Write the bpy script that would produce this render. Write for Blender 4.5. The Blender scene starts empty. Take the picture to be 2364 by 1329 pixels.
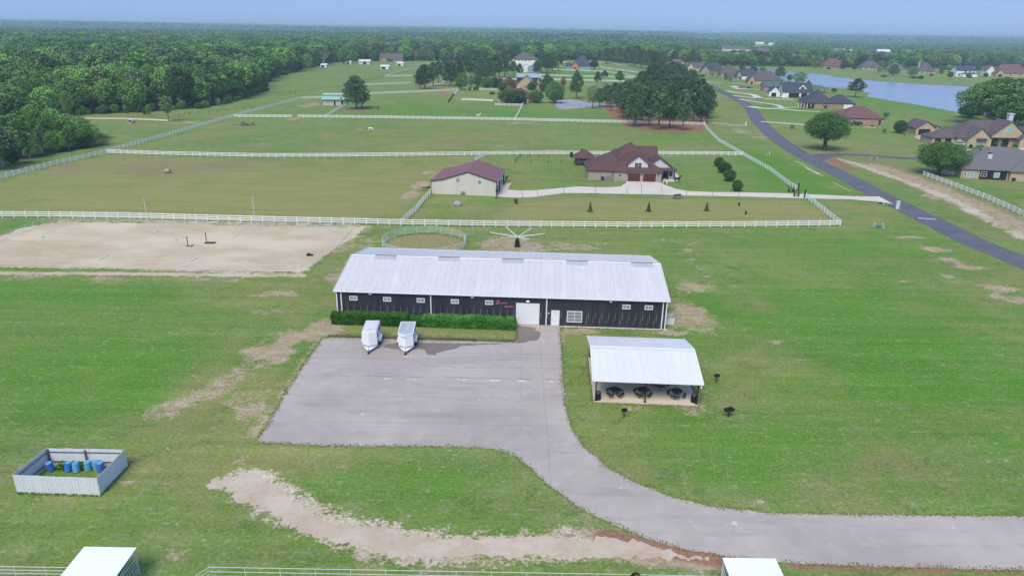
import bpy, math, random
import numpy as np
from mathutils import Vector, Matrix
S = bpy.context.scene
COL = S.collection
R = math.radians
random.seed(7)
rng = np.random.default_rng(7)

# ------------------------------------------------------------ camera
F_PX, CX, CY, HY, ROLL, CAM_H = 1620.0, 1182.0, 664.5, 68.5, .0165, 38.0
PITCH = math.atan((CY - HY) * math.cos(ROLL) / F_PX)
cam = bpy.data.cameras.new('camera')
cam_o = bpy.data.objects.new('camera', cam)
COL.objects.link(cam_o)
cam.sensor_width = 36
cam.lens = 36 * F_PX / 2364
cam.clip_start = 0.5
cam.clip_end = 60000
cam_o.matrix_world = (Matrix.Translation((0, 0, CAM_H)) @ Matrix.Rotation(math.pi / 2 - PITCH, 4, 'X')
                      @ Matrix.Rotation(ROLL, 4, 'Z'))
S.camera = cam_o

# ------------------------------------------------------------ world, sun, exposure
SUN_EL, SUN_AZ = R(52), R(200)          # azimuth measured from +Y clockwise
w = bpy.data.worlds.new('World')
S.world = w
w.use_nodes = True
nt = w.node_tree
for n in list(nt.nodes): nt.nodes.remove(n)
sky = nt.nodes.new('ShaderNodeTexSky')
sky.sky_type = 'NISHITA'
sky.sun_disc = False
sky.sun_elevation = SUN_EL
sky.sun_rotation = SUN_AZ
sky.altitude = 100
sky.air_density = 1.0
sky.dust_density = 0.3
sky.ozone_density = 3.0
tint = nt.nodes.new('ShaderNodeMix'); tint.data_type = 'RGBA'; tint.blend_type = 'MIX'
tint.inputs[0].default_value = 0.86
tint.inputs[7].default_value = (1.80, 2.98, 6.0, 1)     # even thin overcast veil
bg = nt.nodes.new('ShaderNodeBackground')
bg.inputs[1].default_value = 0.10
out = nt.nodes.new('ShaderNodeOutputWorld')
nt.links.new(sky.outputs[0], tint.inputs[6])
nt.links.new(tint.outputs[2], bg.inputs[0])
nt.links.new(bg.outputs[0], out.inputs[0])
sun = bpy.data.lights.new('sun', 'SUN')
sun.energy = 2.6
sun.angle = R(32)
sun.color = (1.0, .90, .75)
sun_o = bpy.data.objects.new('sun', sun)
COL.objects.link(sun_o)
sd = Vector((math.sin(SUN_AZ) * math.cos(SUN_EL), math.cos(SUN_AZ) * math.cos(SUN_EL), math.sin(SUN_EL)))
sun_o.rotation_euler = sd.to_track_quat('Z', 'Y').to_euler()
S.view_settings.view_transform = 'Standard'
S.view_settings.look = 'None'
S.view_settings.exposure = 0.54
S.view_settings.gamma = 1
S.view_settings.use_curve_mapping = False
S.render.engine = 'CYCLES'
S.cycles.use_denoising = True
S.cycles.max_bounces = 6
S.cycles.diffuse_bounces = 3
S.cycles.volume_bounces = 1
S.cycles.transmission_bounces = 4

# ------------------------------------------------------------ ground helper: surveyed photo position -> metres on level z
_cr, _sr, _cp, _sp = math.cos(ROLL), math.sin(ROLL), math.cos(PITCH), math.sin(PITCH)
def ray(px, py):
    u, v = px - CX, py - CY
    a, b = u * _cr + v * _sr, -u * _sr + v * _cr
    return a, F_PX * _cp - b * _sp, -(F_PX * _sp + b * _cp)
def G(px, py, z=0.0):
    a, b, c = ray(px, py)
    t = (CAM_H - z) / -c
    return Vector((a * t, b * t, z))
def HGT(px, py, top):
    """height of an upright thing standing at (px, py) whose top shows at row top"""
    p = G(px, py)
    a, b, c = ray(px, top)
    return CAM_H + c * p.y / b
def DIST(p): return math.hypot(p[0], p[1], CAM_H)
def PXM(p):
    """photo pixels per metre at point p"""
    return F_PX / (p[1] * _cp + (CAM_H - (p[2] if len(p) > 2 else 0)) * _sp)

# ------------------------------------------------------------ materials
class NT:
    def __init__(self, name):
        self.m = bpy.data.materials.new(name)
        self.m.use_nodes = True
        self.t = self.m.node_tree
        self.b = self.t.nodes['Principled BSDF']
        self._g = None
    def new(self, typ, **kw):
        n = self.t.nodes.new(typ)
        for k, v in kw.items(): setattr(n, k, v)
        return n
    def link(self, a, b): self.t.links.new(a, b)
    def put(self, sock, v):
        if isinstance(v, bpy.types.NodeSocket): self.link(v, sock)
        elif isinstance(v, (tuple, list)) and len(v) == 3 and len(sock.default_value) == 4: sock.default_value = (*v, 1)
        else: sock.default_value = v
    def pos(self):
        if self._g is None: self._g = self.new('ShaderNodeNewGeometry').outputs['Position']
        return self._g
    def obj(self): return self.new('ShaderNodeTexCoord').outputs['Object']
    def scale(self, vec, s):
        n = self.new('ShaderNodeVectorMath', operation='MULTIPLY'); self.link(vec, n.inputs[0]); n.inputs[1].default_value = s
        return n.outputs[0]
    def noise(self, scale, vec=None, detail=3, rough=.55, dist=0):
        n = self.new('ShaderNodeTexNoise')
        n.inputs['Scale'].default_value = scale; n.inputs['Detail'].default_value = detail
        n.inputs['Roughness'].default_value = rough; n.inputs['Distortion'].default_value = dist
        self.link(vec or self.pos(), n.inputs['Vector'])
        return n.outputs[0]
    def math(self, op, a, b=0.0, c=0.0, clamp=False):
        n = self.new('ShaderNodeMath', operation=op); n.use_clamp = clamp
        self.put(n.inputs[0], a); self.put(n.inputs[1], b); self.put(n.inputs[2], c)
        return n.outputs[0]
    def ss(self, v, lo, hi):
        n = self.new('ShaderNodeMapRange'); n.interpolation_type = 'SMOOTHSTEP'
        self.put(n.inputs[0], v); n.inputs[1].default_value = lo; n.inputs[2].default_value = hi
        return n.outputs[0]
    def mix(self, f, a, b, blend='MIX'):
        n = self.new('ShaderNodeMix'); n.data_type = 'RGBA'; n.blend_type = blend
        self.put(n.inputs[0], f); self.put(n.inputs[6], a); self.put(n.inputs[7], b)
        return n.outputs[2]
    def attr(self, name):
        n = self.new('ShaderNodeAttribute'); n.attribute_name = name
        return n.outputs['Fac']
    def bump(self, h, strength=.3, dist=.05):
        n = self.new('ShaderNodeBump'); n.inputs['Strength'].default_value = strength; n.inputs['Distance'].default_value = dist
        self.link(h, n.inputs['Height']); self.link(n.outputs[0], self.b.inputs['Normal'])
    def rand(self):
        return self.new('ShaderNodeObjectInfo').outputs['Random']
    def done(self, col=None, rough=.8, spec=.3, metal=0):
        if col is not None: self.put(self.b.inputs['Base Color'], col)
        self.put(self.b.inputs['Roughness'], rough)
        self.b.inputs['Specular IOR Level'].default_value = spec
        self.b.inputs['Metallic'].default_value = metal
        return self.m

def plain(name, c, rough=.7, spec=.3, metal=0, var=.12, scale=2.0, bump=0, rnd=0.0):
    t = NT(name)
    v = t.noise(scale, t.pos(), 4, .6)
    k = t.math('MULTIPLY_ADD', v, 2 * var, 1 - var)
    if rnd: k = t.math('MULTIPLY', k, t.math('MULTIPLY_ADD', t.rand(), 2 * rnd, 1 - rnd))
    col = t.mix(1.0, c, k, 'MULTIPLY')
    if bump: t.bump(v, bump)
    return t.done(col, rough, spec, metal)

def leaf_mat(name, a, b, c, rough=.75):
    """three foliage tones, varied from tree to tree and from leaf clump to leaf clump"""
    t = NT(name)
    r = t.rand()
    tone = t.attr('tone')
    base = t.mix(t.ss(r, .15, .85), a, b)
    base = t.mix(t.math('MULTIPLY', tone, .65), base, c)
    k = t.math('MULTIPLY_ADD', t.math('FRACT', t.math('MULTIPLY', r, 7.31)), .75, .70)
    col = t.mix(1.0, base, k, 'MULTIPLY')
    return t.done(col, rough, .12)

# ------------------------------------------------------------ mesh building
class MB:
    def __init__(self): self.v, self.f = [], []
    def add(self, vs, fs):
        k = len(self.v); self.v += [tuple(p) for p in vs]; self.f += [tuple(i + k for i in f) for f in fs]; return self
    def box(self, x0, y0, z0, x1, y1, z1):
        return self.add([(x0, y0, z0), (x1, y0, z0), (x1, y1, z0), (x0, y1, z0), (x0, y0, z1), (x1, y0, z1), (x1, y1, z1), (x0, y1, z1)],
                        [(3, 2, 1, 0), (4, 5, 6, 7), (0, 1, 5, 4), (1, 2, 6, 5), (2, 3, 7, 6), (3, 0, 4, 7)])
    def cbox(self, cx, cy, cz, sx, sy, sz): return self.box(cx - sx / 2, cy - sy / 2, cz - sz / 2, cx + sx / 2, cy + sy / 2, cz + sz / 2)
    def bar(self, p, q, w, h=None):
        """rectangular bar from p to q"""
        p, q = Vector(p), Vector(q); h = h or w
        d = (q - p).normalized(); up = Vector((0, 0, 1)) if abs(d.z) < .95 else Vector((0, 1, 0))
        s = d.cross(up).normalized() * w / 2; u = s.cross(d).normalized() * h / 2
        vs = [e + a * s + b * u for e in (p, q) for a, b in ((-1, -1), (1, -1), (1, 1), (-1, 1))]
        return self.add(vs, [(0, 1, 2, 3), (7, 6, 5, 4), (0, 4, 5, 1), (1, 5, 6, 2), (2, 6, 7, 3), (3, 7, 4, 0)])
    def tube(self, pts, r, n=8, r2=None):
        """tube through points, radius r (number or list)"""
        pts = [Vector(p) for p in pts]; m = len(pts)
        rr = r if isinstance(r, (list, tuple)) else [r + ((r2 if r2 is not None else r) - r) * i / (m - 1) for i in range(m)]
        vs = []
        for i, p in enumerate(pts):
            d = (pts[min(i + 1, m - 1)] - pts[max(i - 1, 0)]).normalized()
            up = Vector((0, 0, 1)) if abs(d.z) < .9 else Vector((1, 0, 0))
            s = d.cross(up).normalized(); u = s.cross(d)
            vs += [p + (s * math.cos(2 * math.pi * k / n) + u * math.sin(2 * math.pi * k / n)) * rr[i] for k in range(n)]
        fs = [(i * n + k, i * n + (k + 1) % n, (i + 1) * n + (k + 1) % n, (i + 1) * n + k) for i in range(m - 1) for k in range(n)]
        fs += [tuple(range(n))[::-1], tuple((m - 1) * n + k for k in range(n))]
        return self.add(vs, fs)
    def lathe(self, prof, cx=0, cy=0, n=16):
        """prof: list of (radius, z) bottom to top"""
        vs = [(cx + r * math.cos(2 * math.pi * k / n), cy + r * math.sin(2 * math.pi * k / n), z) for r, z in prof for k in range(n)]
        m = len(prof)
        fs = [(i * n + k, i * n + (k + 1) % n, (i + 1) * n + (k + 1) % n, (i + 1) * n + k) for i in range(m - 1) for k in range(n)]
        fs += [tuple(range(n))[::-1], tuple((m - 1) * n + k for k in range(n))]
        return self.add(vs, fs)
    def prism(self, poly, z0, z1):
        n = len(poly)
        vs = [(x, y, z0) for x, y in poly] + [(x, y, z1) for x, y in poly]
        return self.add(vs, [tuple(range(n))[::-1], tuple(range(n, 2 * n))] + [(i, (i + 1) % n, n + (i + 1) % n, n + i) for i in range(n)])
    def xprism(self, poly, x0, x1):
        """poly in (y, z), pushed along x"""
        n = len(poly)
        vs = [(x0, y, z) for y, z in poly] + [(x1, y, z) for y, z in poly]
        return self.add(vs, [tuple(range(n))[::-1], tuple(range(n, 2 * n))] + [(i, (i + 1) % n, n + (i + 1) % n, n + i) for i in range(n)])
    def yprism(self, poly, y0, y1):
        n = len(poly)
        vs = [(x, y0, z) for x, z in poly] + [(x, y1, z) for x, z in poly]
        return self.add(vs, [tuple(range(n)), tuple(range(n, 2 * n))[::-1]] + [(n + i, n + (i + 1) % n, (i + 1) % n, i) for i in range(n)])
    def mesh(self, name, mat, smooth=False):
        me = bpy.data.meshes.new(name); me.from_pydata(self.v, [], self.f); me.update()
        if mat: me.materials.append(mat)
        if smooth: me.polygons.foreach_set('use_smooth', [True] * len(me.polygons))
        return me
    def build(self, name, mat, parent=None, smooth=False, kind=None, loc=None):
        o = bpy.data.objects.new(name, self.mesh(name, mat, smooth)); COL.objects.link(o)
        if parent: o.parent = parent
        if loc is not None: o.location = loc
        if kind: o['kind'] = kind
        return o

def fixn(me):
    import bmesh
    b = bmesh.new(); b.from_mesh(me); bmesh.ops.recalc_face_normals(b, faces=b.faces); b.to_mesh(me); b.free()
    return me
def obj(name, me, parent=None, loc=(0, 0, 0), rz=0, scale=(1, 1, 1), kind=None, rot=None):
    o = bpy.data.objects.new(name, me); COL.objects.link(o)
    o.parent = parent; o.location = loc; o.rotation_euler = rot or (0, 0, rz); o.scale = scale
    if kind: o['kind'] = kind
    return o
def tag(o, label, cat, group=None, kind=None):
    o['label'] = label; o['category'] = cat
    if group: o['group'] = group
    if kind: o['kind'] = kind
    return o
def thing(name, label, cat, loc=(0, 0, 0), rz=0, group=None):
    o = bpy.data.objects.new(name, None); COL.objects.link(o)
    o.location = loc; o.rotation_euler = (0, 0, rz); o.empty_display_size = .3
    return tag(o, label, cat, group)
def struct(o): o['kind'] = 'structure'; return o
def dup(root, loc=None, rz=None, label=None, scale=None):
    kids = {}
    for ch in root.children: kids.setdefault(root, []).append(ch)
    def cp(o, par):
        c = o.copy(); COL.objects.link(c); c.parent = par
        for ch in o.children: cp(ch, c)
        return c
    c = cp(root, None)
    if loc is not None: c.location = loc
    if rz is not None: c.rotation_euler = (0, 0, rz)
    if scale is not None: c.scale = scale if isinstance(scale, (tuple, list)) else (scale,) * 3
    if label: c['label'] = label
    return c
def vnoise(x, y, seed=0):
    """smooth value noise, numpy"""
    xi, yi = np.floor(x).astype(np.int64), np.floor(y).astype(np.int64); fx, fy = x - xi, y - yi
    fx, fy = fx * fx * (3 - 2 * fx), fy * fy * (3 - 2 * fy)
    def h(a, b):
        n = (a * 374761393 + b * 668265263 + seed * 1442695041) & 0x7fffffff
        n = ((n ^ (n >> 13)) * 1274126177) & 0x7fffffff
        return ((n ^ (n >> 16)) & 0xffff) / 65535.0
    return (h(xi, yi) * (1 - fx) + h(xi + 1, yi) * fx) * (1 - fy) + (h(xi, yi + 1) * (1 - fx) + h(xi + 1, yi + 1) * fx) * fy
def fnoise(x, y, s, seed=0, o=4):
    t, a, n = 0, 1, 0
    for i in range(o):
        t = t + a * vnoise(x / s * 2 ** i + 17.3 * i, y / s * 2 ** i - 9.1 * i, seed + i); n += a; a *= .5
    return t / n
def inside(x, y, poly):
    """signed distance style mask: True inside polygon (numpy)"""
    c = np.zeros(x.shape, bool); n = len(poly)
    for i in range(n):
        x0, y0 = poly[i][0], poly[i][1]; x1, y1 = poly[(i + 1) % n][0], poly[(i + 1) % n][1]
        if y0 == y1: continue
        c ^= ((y0 > y) != (y1 > y)) & (x < (x1 - x0) * (y - y0) / (y1 - y0) + x0)
    return c
def edge_dist(x, y, poly, closed=True):
    d = np.full(x.shape, 1e9); n = len(poly)
    for i in range(n if closed else n - 1):
        ax, ay = poly[i][0], poly[i][1]; bx, by = poly[(i + 1) % n][0], poly[(i + 1) % n][1]
        dx, dy = bx - ax, by - ay; L = dx * dx + dy * dy + 1e-9
        t = np.clip(((x - ax) * dx + (y - ay) * dy) / L, 0, 1)
        d = np.minimum(d, np.hypot(x - ax - t * dx, y - ay - t * dy))
    return d
def terrain(x, y):
    """level by the farm, low hills far behind"""
    r = np.hypot(x, y)
    k = np.clip((r - 1000) / 2500, 0, 1)
    h = (fnoise(x, y, 1500, 3, 3) - .45) * 34 * k
    k2 = np.clip((r - 7000) / 6000, 0, 1)
    h = h + k2 * (18 + (fnoise(x, y, 4000, 9, 3) - .5) * 30)
    h = h + 14 * np.exp(-((y - 2500) / 450) ** 2 - ((x - 60) / 700) ** 2)
    return h * (k > 0)
# ------------------------------------------------------------ shared materials
M = {}
M['white'] = plain('white_vinyl', (.82, .83, .82), .5, .3, var=.04)
M['trim'] = plain('white_trim', (.74, .75, .75), .5, .3, var=.08)
M['steel'] = plain('galvanised_pipe', (.60, .62, .62), .45, .5, var=.12)
M['black'] = plain('black_metal', (.012, .012, .013), .45, .4, var=.2)
M['dark'] = plain('dark_opening', (.02, .02, .022), .6, .2, var=.2)
M['glass'] = plain('window_glass', (.05, .06, .07), .12, .8, var=.3, scale=1.2)
M['pale_glass'] = plain('curtained_glass', (.22, .26, .28), .2, .7, var=.25, scale=2)
M['teal_glass'] = plain('shuttered_glass', (.22, .42, .42), .25, .6, var=.15)
M['bark'] = plain('bark', (.13, .10, .08), .9, .1, var=.3, scale=3)
M['pale_bark'] = plain('pale_bark', (.34, .31, .27), .9, .1, var=.3, scale=3)
M['timber'] = plain('old_timber', (.13, .10, .075), .9, .1, var=.45, scale=2.5, rnd=.3)
M['dark_post'] = plain('dark_fence_post', (.05, .045, .04), .8, .1, var=.3)
M['concrete'] = plain('pale_concrete', (.58, .54, .48), .9, .2, var=.10, scale=.4)
M['tyre'] = plain('tyre_rubber', (.02, .02, .02), .8, .2)
M['red'] = plain('red_paint', (.62, .05, .08), .6, .3)
M['wood_door'] = plain('brown_door', (.085, .028, .022), .55, .3, var=.25, scale=1.5)
M['white_door'] = plain('white_door', (.75, .77, .80), .45, .4, var=.04)

def roofing(name, c, rib=0.0, var=.10, rough=.45, spec=.4, axis=0, met=0):
    t = NT(name)
    big = t.noise(.35, t.pos(), 3); fine = t.noise(2.5, t.scale(t.pos(), (1, .08, 1)), 5, .75)
    k = t.math('ADD', t.math('MULTIPLY_ADD', big, var, 1 - var * .8), t.math('MULTIPLY_ADD', fine, var * 2.2, -var * 1.1))
    if rib: k = t.math('MULTIPLY', k, t.math('MULTIPLY_ADD', t.rand(), rib, 1 - rib / 2))
    return t.done(t.mix(1.0, c, k, 'MULTIPLY'), rough, spec, met)
M['barn_roof'] = roofing('weathered_white_metal', (.62, .62, .625), .07, .14)
M['barn_roof_old'] = M['barn_roof']
M['pav_roof'] = roofing('bright_white_metal', (.66, .69, .68), .05, .08)
M['panel_white'] = roofing('white_wall_sheet', (.66, .69, .73), .08, .12)
M['shelter_roof'] = roofing('shelter_roof', (.80, .90, .88), .02, .04)
M['skylight'] = roofing('dull_skylight', (.43, .46, .50), .05, .2)
M['purple_metal'] = roofing('maroon_metal_roof', (.215, .105, .115), .04, .10, .6, .15)
M['green_metal'] = roofing('pale_green_metal_roof', (.30, .50, .42), .04, .10)
M['dkgreen_metal'] = roofing('dark_green_roof', (.07, .13, .12), .04, .15)
def shingles(name, c):
    t = NT(name)
    f = t.noise(5, t.pos(), 3, .7); b = t.noise(.5, t.pos(), 2)
    br = t.new('ShaderNodeTexWave', wave_type='BANDS', bands_direction='Z'); br.inputs['Scale'].default_value = 2.2
    br.inputs['Distortion'].default_value = 1.2; br.inputs['Detail'].default_value = 2
    t.link(t.pos(), br.inputs['Vector'])
    k = t.math('ADD', t.math('MULTIPLY_ADD', f, .5, .62), t.math('MULTIPLY', b, .25))
    k = t.math('MULTIPLY', k, t.math('MULTIPLY_ADD', br.outputs['Fac'], .18, .90))
    return t.done(t.mix(1.0, c, k, 'MULTIPLY'), .9, .2)
M['sh_brown'] = shingles('maroon_brown_shingles', (.108, .060, .060))
M['sh_gray'] = shingles('grey_shingles', (.145, .145, .155))
M['sh_taupe'] = shingles('taupe_shingles', (.115, .095, .105))
M['sh_slate'] = shingles('slate_blue_shingles', (.060, .068, .090))
M['sh_red'] = shingles('reddish_shingles', (.155, .085, .085))
def brick(name, a, b, mortar, sx=1.0):
    t = NT(name)
    n = t.new('ShaderNodeTexBrick'); n.inputs['Scale'].default_value = 1.0
    n.inputs['Brick Width'].default_value = .4; n.inputs['Row Height'].default_value = .16; n.inputs['Mortar Size'].default_value = .02
    for i, c in ((1, a), (2, b), (3, mortar)): n.inputs[i].default_value = (*c, 1)
    sep = t.new('ShaderNodeSeparateXYZ'); t.link(t.obj(), sep.inputs[0])
    cmb = t.new('ShaderNodeCombineXYZ'); t.link(t.math('ADD', sep.outputs[0], sep.outputs[1]), cmb.inputs[0]); t.link(sep.outputs[2], cmb.inputs[1])
    t.link(cmb.outputs[0], n.inputs[0])
    v = t.math('MULTIPLY_ADD', t.noise(.9, t.pos(), 3), .7, .65)
    return t.done(t.mix(1.0, n.outputs[0], v, 'MULTIPLY'), .9, .15)
M['brick_gray'] = brick('grey_brown_brick', (.26, .21, .18), (.36, .31, .27), (.42, .39, .36))
M['brick_red'] = brick('red_brick', (.30, .17, .13), (.38, .24, .19), (.40, .34, .30))
M['brick_tan'] = brick('tan_brick', (.38, .26, .17), (.48, .36, .26), (.48, .42, .36))
M['stone_tan'] = brick('tan_stone', (.42, .32, .20), (.52, .43, .30), (.40, .34, .26))
M['siding'] = plain('pale_siding', (.58, .58, .62), .7, .2, var=.05)
M['cream'] = plain('cream_wall', (.55, .52, .44), .7, .2, var=.08)
M['white_wall'] = plain('white_wall', (.74, .75, .74), .7, .2, var=.06)
M['blue_wall'] = plain('blue_grey_wall', (.26, .33, .42), .6, .3, var=.06)
M['orange_wall'] = plain('orange_brick_wall', (.55, .22, .13), .8, .2, var=.1)
M['mauve_brick'] = brick('mauve_brick', (.28, .22, .21), (.36, .29, .27), (.38, .33, .31))

# ------------------------------------------------------------ foliage materials
L = {}
L['wood'] = leaf_mat('woodland_leaves', (0.065, 0.169, 0.044), (0.130, 0.280, 0.062), (0.195, 0.370, 0.098))
L['dark'] = leaf_mat('dark_woodland_leaves', (0.038, 0.101, 0.043), (0.061, 0.142, 0.054), (0.101, 0.203, 0.074))
L['grey'] = leaf_mat('greyish_woodland_leaves', (0.098, 0.161, 0.075), (0.127, 0.196, 0.086), (0.172, 0.247, 0.115))
L['bright'] = leaf_mat('fresh_green_leaves', (0.100, 0.225, 0.045), (0.125, 0.265, 0.055), (0.190, 0.340, 0.090))
L['pine'] = leaf_mat('pine_needles', (0.027, 0.069, 0.033), (0.043, 0.098, 0.043), (0.119, 0.206, 0.088))
L['yard'] = leaf_mat('yard_tree_leaves', (0.039, 0.098, 0.029), (0.055, 0.124, 0.034), (0.098, 0.182, 0.052))
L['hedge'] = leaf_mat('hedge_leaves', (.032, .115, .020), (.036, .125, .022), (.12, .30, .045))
L['olive'] = leaf_mat('thin_olive_leaves', (.090, .130, .050), (.120, .160, .070), (.150, .190, .090))
L['red'] = leaf_mat('copper_leaves', (.10, .035, .028), (.12, .05, .035), (.15, .08, .05))

# ------------------------------------------------------------ the ground
ZONES = []           # (attribute, world polygon or ellipse, strength, feather metres)
def zpoly(name, pts, strength, feather, rag=1.0):
    ZONES.append((name, 'p', [G(*p)[:2] for p in pts], strength, feather, rag))
def zell(name, px, py, rx, ry, strength, feather=.35, ang=0):
    c = G(px, py); k = 1 / PXM(c); y2 = G(px, py - ry).y; y1 = G(px, py + ry).y
    ZONES.append((name, 'e', (c.x, c.y, rx * k, (y2 - y1) / 2, ang), strength, feather, 1.0))
def zline(name, pts, width, strength, feather=.5, world=False):
    ZONES.append((name, 'l', [(p if world else tuple(G(*p)[:2])) for p in pts], strength, feather, width))

# dry olive paddocks, greener meadows
zpoly('dry', [(-60, 430), (247, 356), (600, 367), (1120, 360), (1095, 385), (990, 450), (926, 520), (-60, 500)], .60, 8)
zell('dry', 230, 405, 170, 40, .2, .6)
zell('dry', 640, 440, 260, 45, .4, .6)
zell('brown', 400, 385, 200, 20, .85, .6)
zell('brown', 150, 392, 130, 16, .65, .6)
zell('dry', 500, 470, 420, 26, .5)
zell('brown', 760, 480, 170, 14, .45)
zell('brown', 1040, 330, 60, 16, .45)
zpoly('dry', [(250, 350), (560, 270), (1445, 288), (1625, 292), (1712, 356), (1120, 357)], .22, 8)
zell('dry', 1080, 325, 210, 24, .3, .6)
zpoly('dry', [(1180, 470), (1320, 456), (1850, 463), (1935, 518), (1100, 518)], .85, 4)
zpoly('dry', [(1000, 455), (1180, 470), (1110, 518), (940, 515)], .30, 4)
zell('dry', 1960, 480, 90, 16, .7)
zell('dry', 560, 235, 180, 16, .35)
zell('dry', 760, 215, 100, 10, .3)
zpoly('lush', [(-50, 660), (380, 640), (560, 720), (420, 1000), (-60, 1000)], .45, 8)
zell('lush', 130, 680, 260, 22, .5)
zell('lush', 330, 850, 260, 90, .3)
zell('lush', 2000, 760, 420, 190, .75, .8)
zell('lush', 1950, 560, 330, 40, .5)
zell('lush', 1820, 400, 80, 60, .9, .6)
zell('lush', 1000, 1110, 330, 60, .55)
zell('lush', 1600, 1050, 250, 80, .3)
zell('lush', 1200, 262, 200, 12, .7)
zell('lush', 900, 250, 150, 20, .5)
zell('lush', 1350, 170, 220, 12, .8)
zell('lush', 1560, 320, 160, 20, .4)
zell('lush', 1690, 420, 220, 40, .4)
zell('lush', 2250, 430, 80, 30, .5)
zell('lush', 40, 520, 60, 14, .8)
zell('lush', 2080, 240, 160, 22, .6)
zell('lush', 1850, 255, 160, 20, .6)
zell('dry', 470, 925, 160, 110, .45, .7)
zell('dry', 120, 1080, 380, 60, .2, .6)
zell('dry', 640, 1080, 120, 60, .4, .6)
zell('dry', 1700, 830, 130, 110, .35, .7)
zell('dry', 350, 1250, 250, 80, .2)
zell('dry', 1380, 990, 120, 80, .35)
zell('dry', 1680, 590, 200, 80, .35, .7)
zell('dry', 1360, 780, 70, 50, .5)
zell('dry', 620, 680, 200, 60, .5, .7)
zell('dry', 1640, 1170, 280, 50, .3)
zell('dry', 2300, 900, 150, 120, .2)
zell('dry', 1050, 800, 10, 4, .1)
zpoly('dry', [(775, 752), (1192, 757), (1190, 783), (757, 770)], .6, 1)
zpoly('dirt', [(755, 755), (1000, 765), (1190, 772), (1190, 784), (757, 772)], .34, 1)
# worn dirt
for a in [(640, 678, 75, 9, .75), (720, 668, 50, 12, .45), (600, 722, 60, 9, .62), (700, 720, 60, 6, .5), (690, 775, 75, 17, .9, .4, .3), (610, 812, 75, 26, .9, .4, .5),
          (560, 855, 45, 18, .6, .5, .4), (470, 915, 70, 20, .62, .5, .4), (405, 935, 40, 12, .6), (570, 930, 60, 45, .55), (690, 900, 40, 45, .55),
          (745, 760, 45, 11, .9), (575, 1010, 30, 16, .6), (560, 1060, 30, 16, .65), (640, 1065, 80, 14, .45), (300, 1111, 40, 5, .7), (780, 740, 30, 14, .5), (650, 1000, 60, 50, .3),
          (1600, 670, 60, 24, .7), (1580, 730, 70, 40, .78), (1560, 765, 110, 8, .75), (1620, 625, 70, 30, .45), (1560, 560, 70, 14, .5), (1470, 945, 120, 14, .62),
          (1590, 945, 60, 16, .65), (1640, 920, 50, 35, .5), (1680, 965, 50, 14, .6), (1340, 765, 60, 7, .7), (1790, 790, 30, 10, .6), (1590, 575, 40, 10, .5),
          (1280, 565, 180, 14, .5), (1190, 568, 90, 22, .78), (1380, 540, 60, 8, .45), (830, 600, 60, 20, .6), (850, 560, 50, 26, .55), (780, 640, 30, 30, .6),
          (830, 528, 50, 16, .8), (2150, 575, 45, 10, .8), (2190, 600, 40, 9, .75), (2230, 615, 45, 8, .7), (2300, 665, 60, 14, .75), (2340, 690, 40, 12, .8), (2185, 637, 14, 4, 1.0),
          (2100, 547, 40, 3, .8), (2090, 650, 25, 3, .7), (1780, 530, 120, 5, .35), (2310, 820, 30, 8, .5), (1740, 1160, 50, 12, .65), (1480, 1110, 40, 16, .5), (2330, 1000, 40, 60, .35),
          (970, 430, 25, 10, .95), (945, 450, 22, 12, .85), (985, 398, 18, 5, .85), (960, 450, 14, 16, .6), (700, 245, 40, 5, .7), (720, 240, 30, 3, .7), (680, 275, 16, 3, .8),
          (440, 283, 45, 4, .6), (370, 292, 30, 3, .5), (420, 300, 60, 3, .3), (90, 635, 90, 8, .68), (250, 645, 90, 14, .6), (420, 640, 120, 10, .55), (560, 648, 90, 10, .5), (40, 640, 60, 16, .6),
          (2285, 880, 40, 16, .4), (400, 1290, 40, 16, .6), (420, 1270, 30, 30, .5), (1700, 300, 60, 25, .5), (1650, 235, 40, 8, .5), (1690, 270, 45, 4, .5), (1640, 222, 30, 3, .7),
          (1210, 285, 40, 4, .5), (1365, 282, 30, 2, .6), (640, 272, 16, 2, .5), (2170, 640, 60, 14, .25), (1900, 590, 40, 5, .35), (1820, 610, 60, 4, .3)]:
    zell('dirt', *a)
zline('dirt', [(775, 748), (715, 765), (650, 795), (580, 845), (500, 900), (375, 952)], 2.6, .62, 1.2)
zell('dry', 1500, 700, 40, 30, .0)
zell('dry', 600, 960, 110, 110, .45)
zell('dry', 760, 1060, 200, 40, .35)
zell('dry', 250, 1130, 200, 70, .3)
zell('dry', 2100, 1080, 260, 60, .25)
zell('dry', 1900, 860, 200, 40, .2)
zell('lush', 1700, 1000, 260, 70, .4)
# pale straw bank beyond the road
zline('pale', [(1935, 368), (1990, 382), (2060, 408), (2120, 430), (2190, 458), (2260, 495), (2330, 530), (2420, 575)], 3.2, .62, 1.2)
zline('brown', [(2020, 375), (2100, 405), (2200, 450), (2300, 495), (2420, 545)], 9.0, .8, .9)
zline('dirt', [(2010, 384), (2080, 404), (2150, 434), (2240, 470), (2330, 512), (2400, 540)], 7.0, .72, 1.0)
zline('dirt', [(2200, 448), (2300, 482), (2400, 520)], 4.0, .5, 1.0)
zline('red', [(1900, 357), (1925, 372), (1960, 390)], 3.0, .9, 1.0)
zline('red', [(1880, 400), (1950, 440), (2010, 478), (2364, 655)], 1.3, .5, 1.0)
zline('pale', [(1838, 372), (1868, 390), (1900, 408)], .7, .75, 1)
zline('pale', [(1920, 418), (1945, 433), (1960, 440)], .6, .7, 1)
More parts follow.
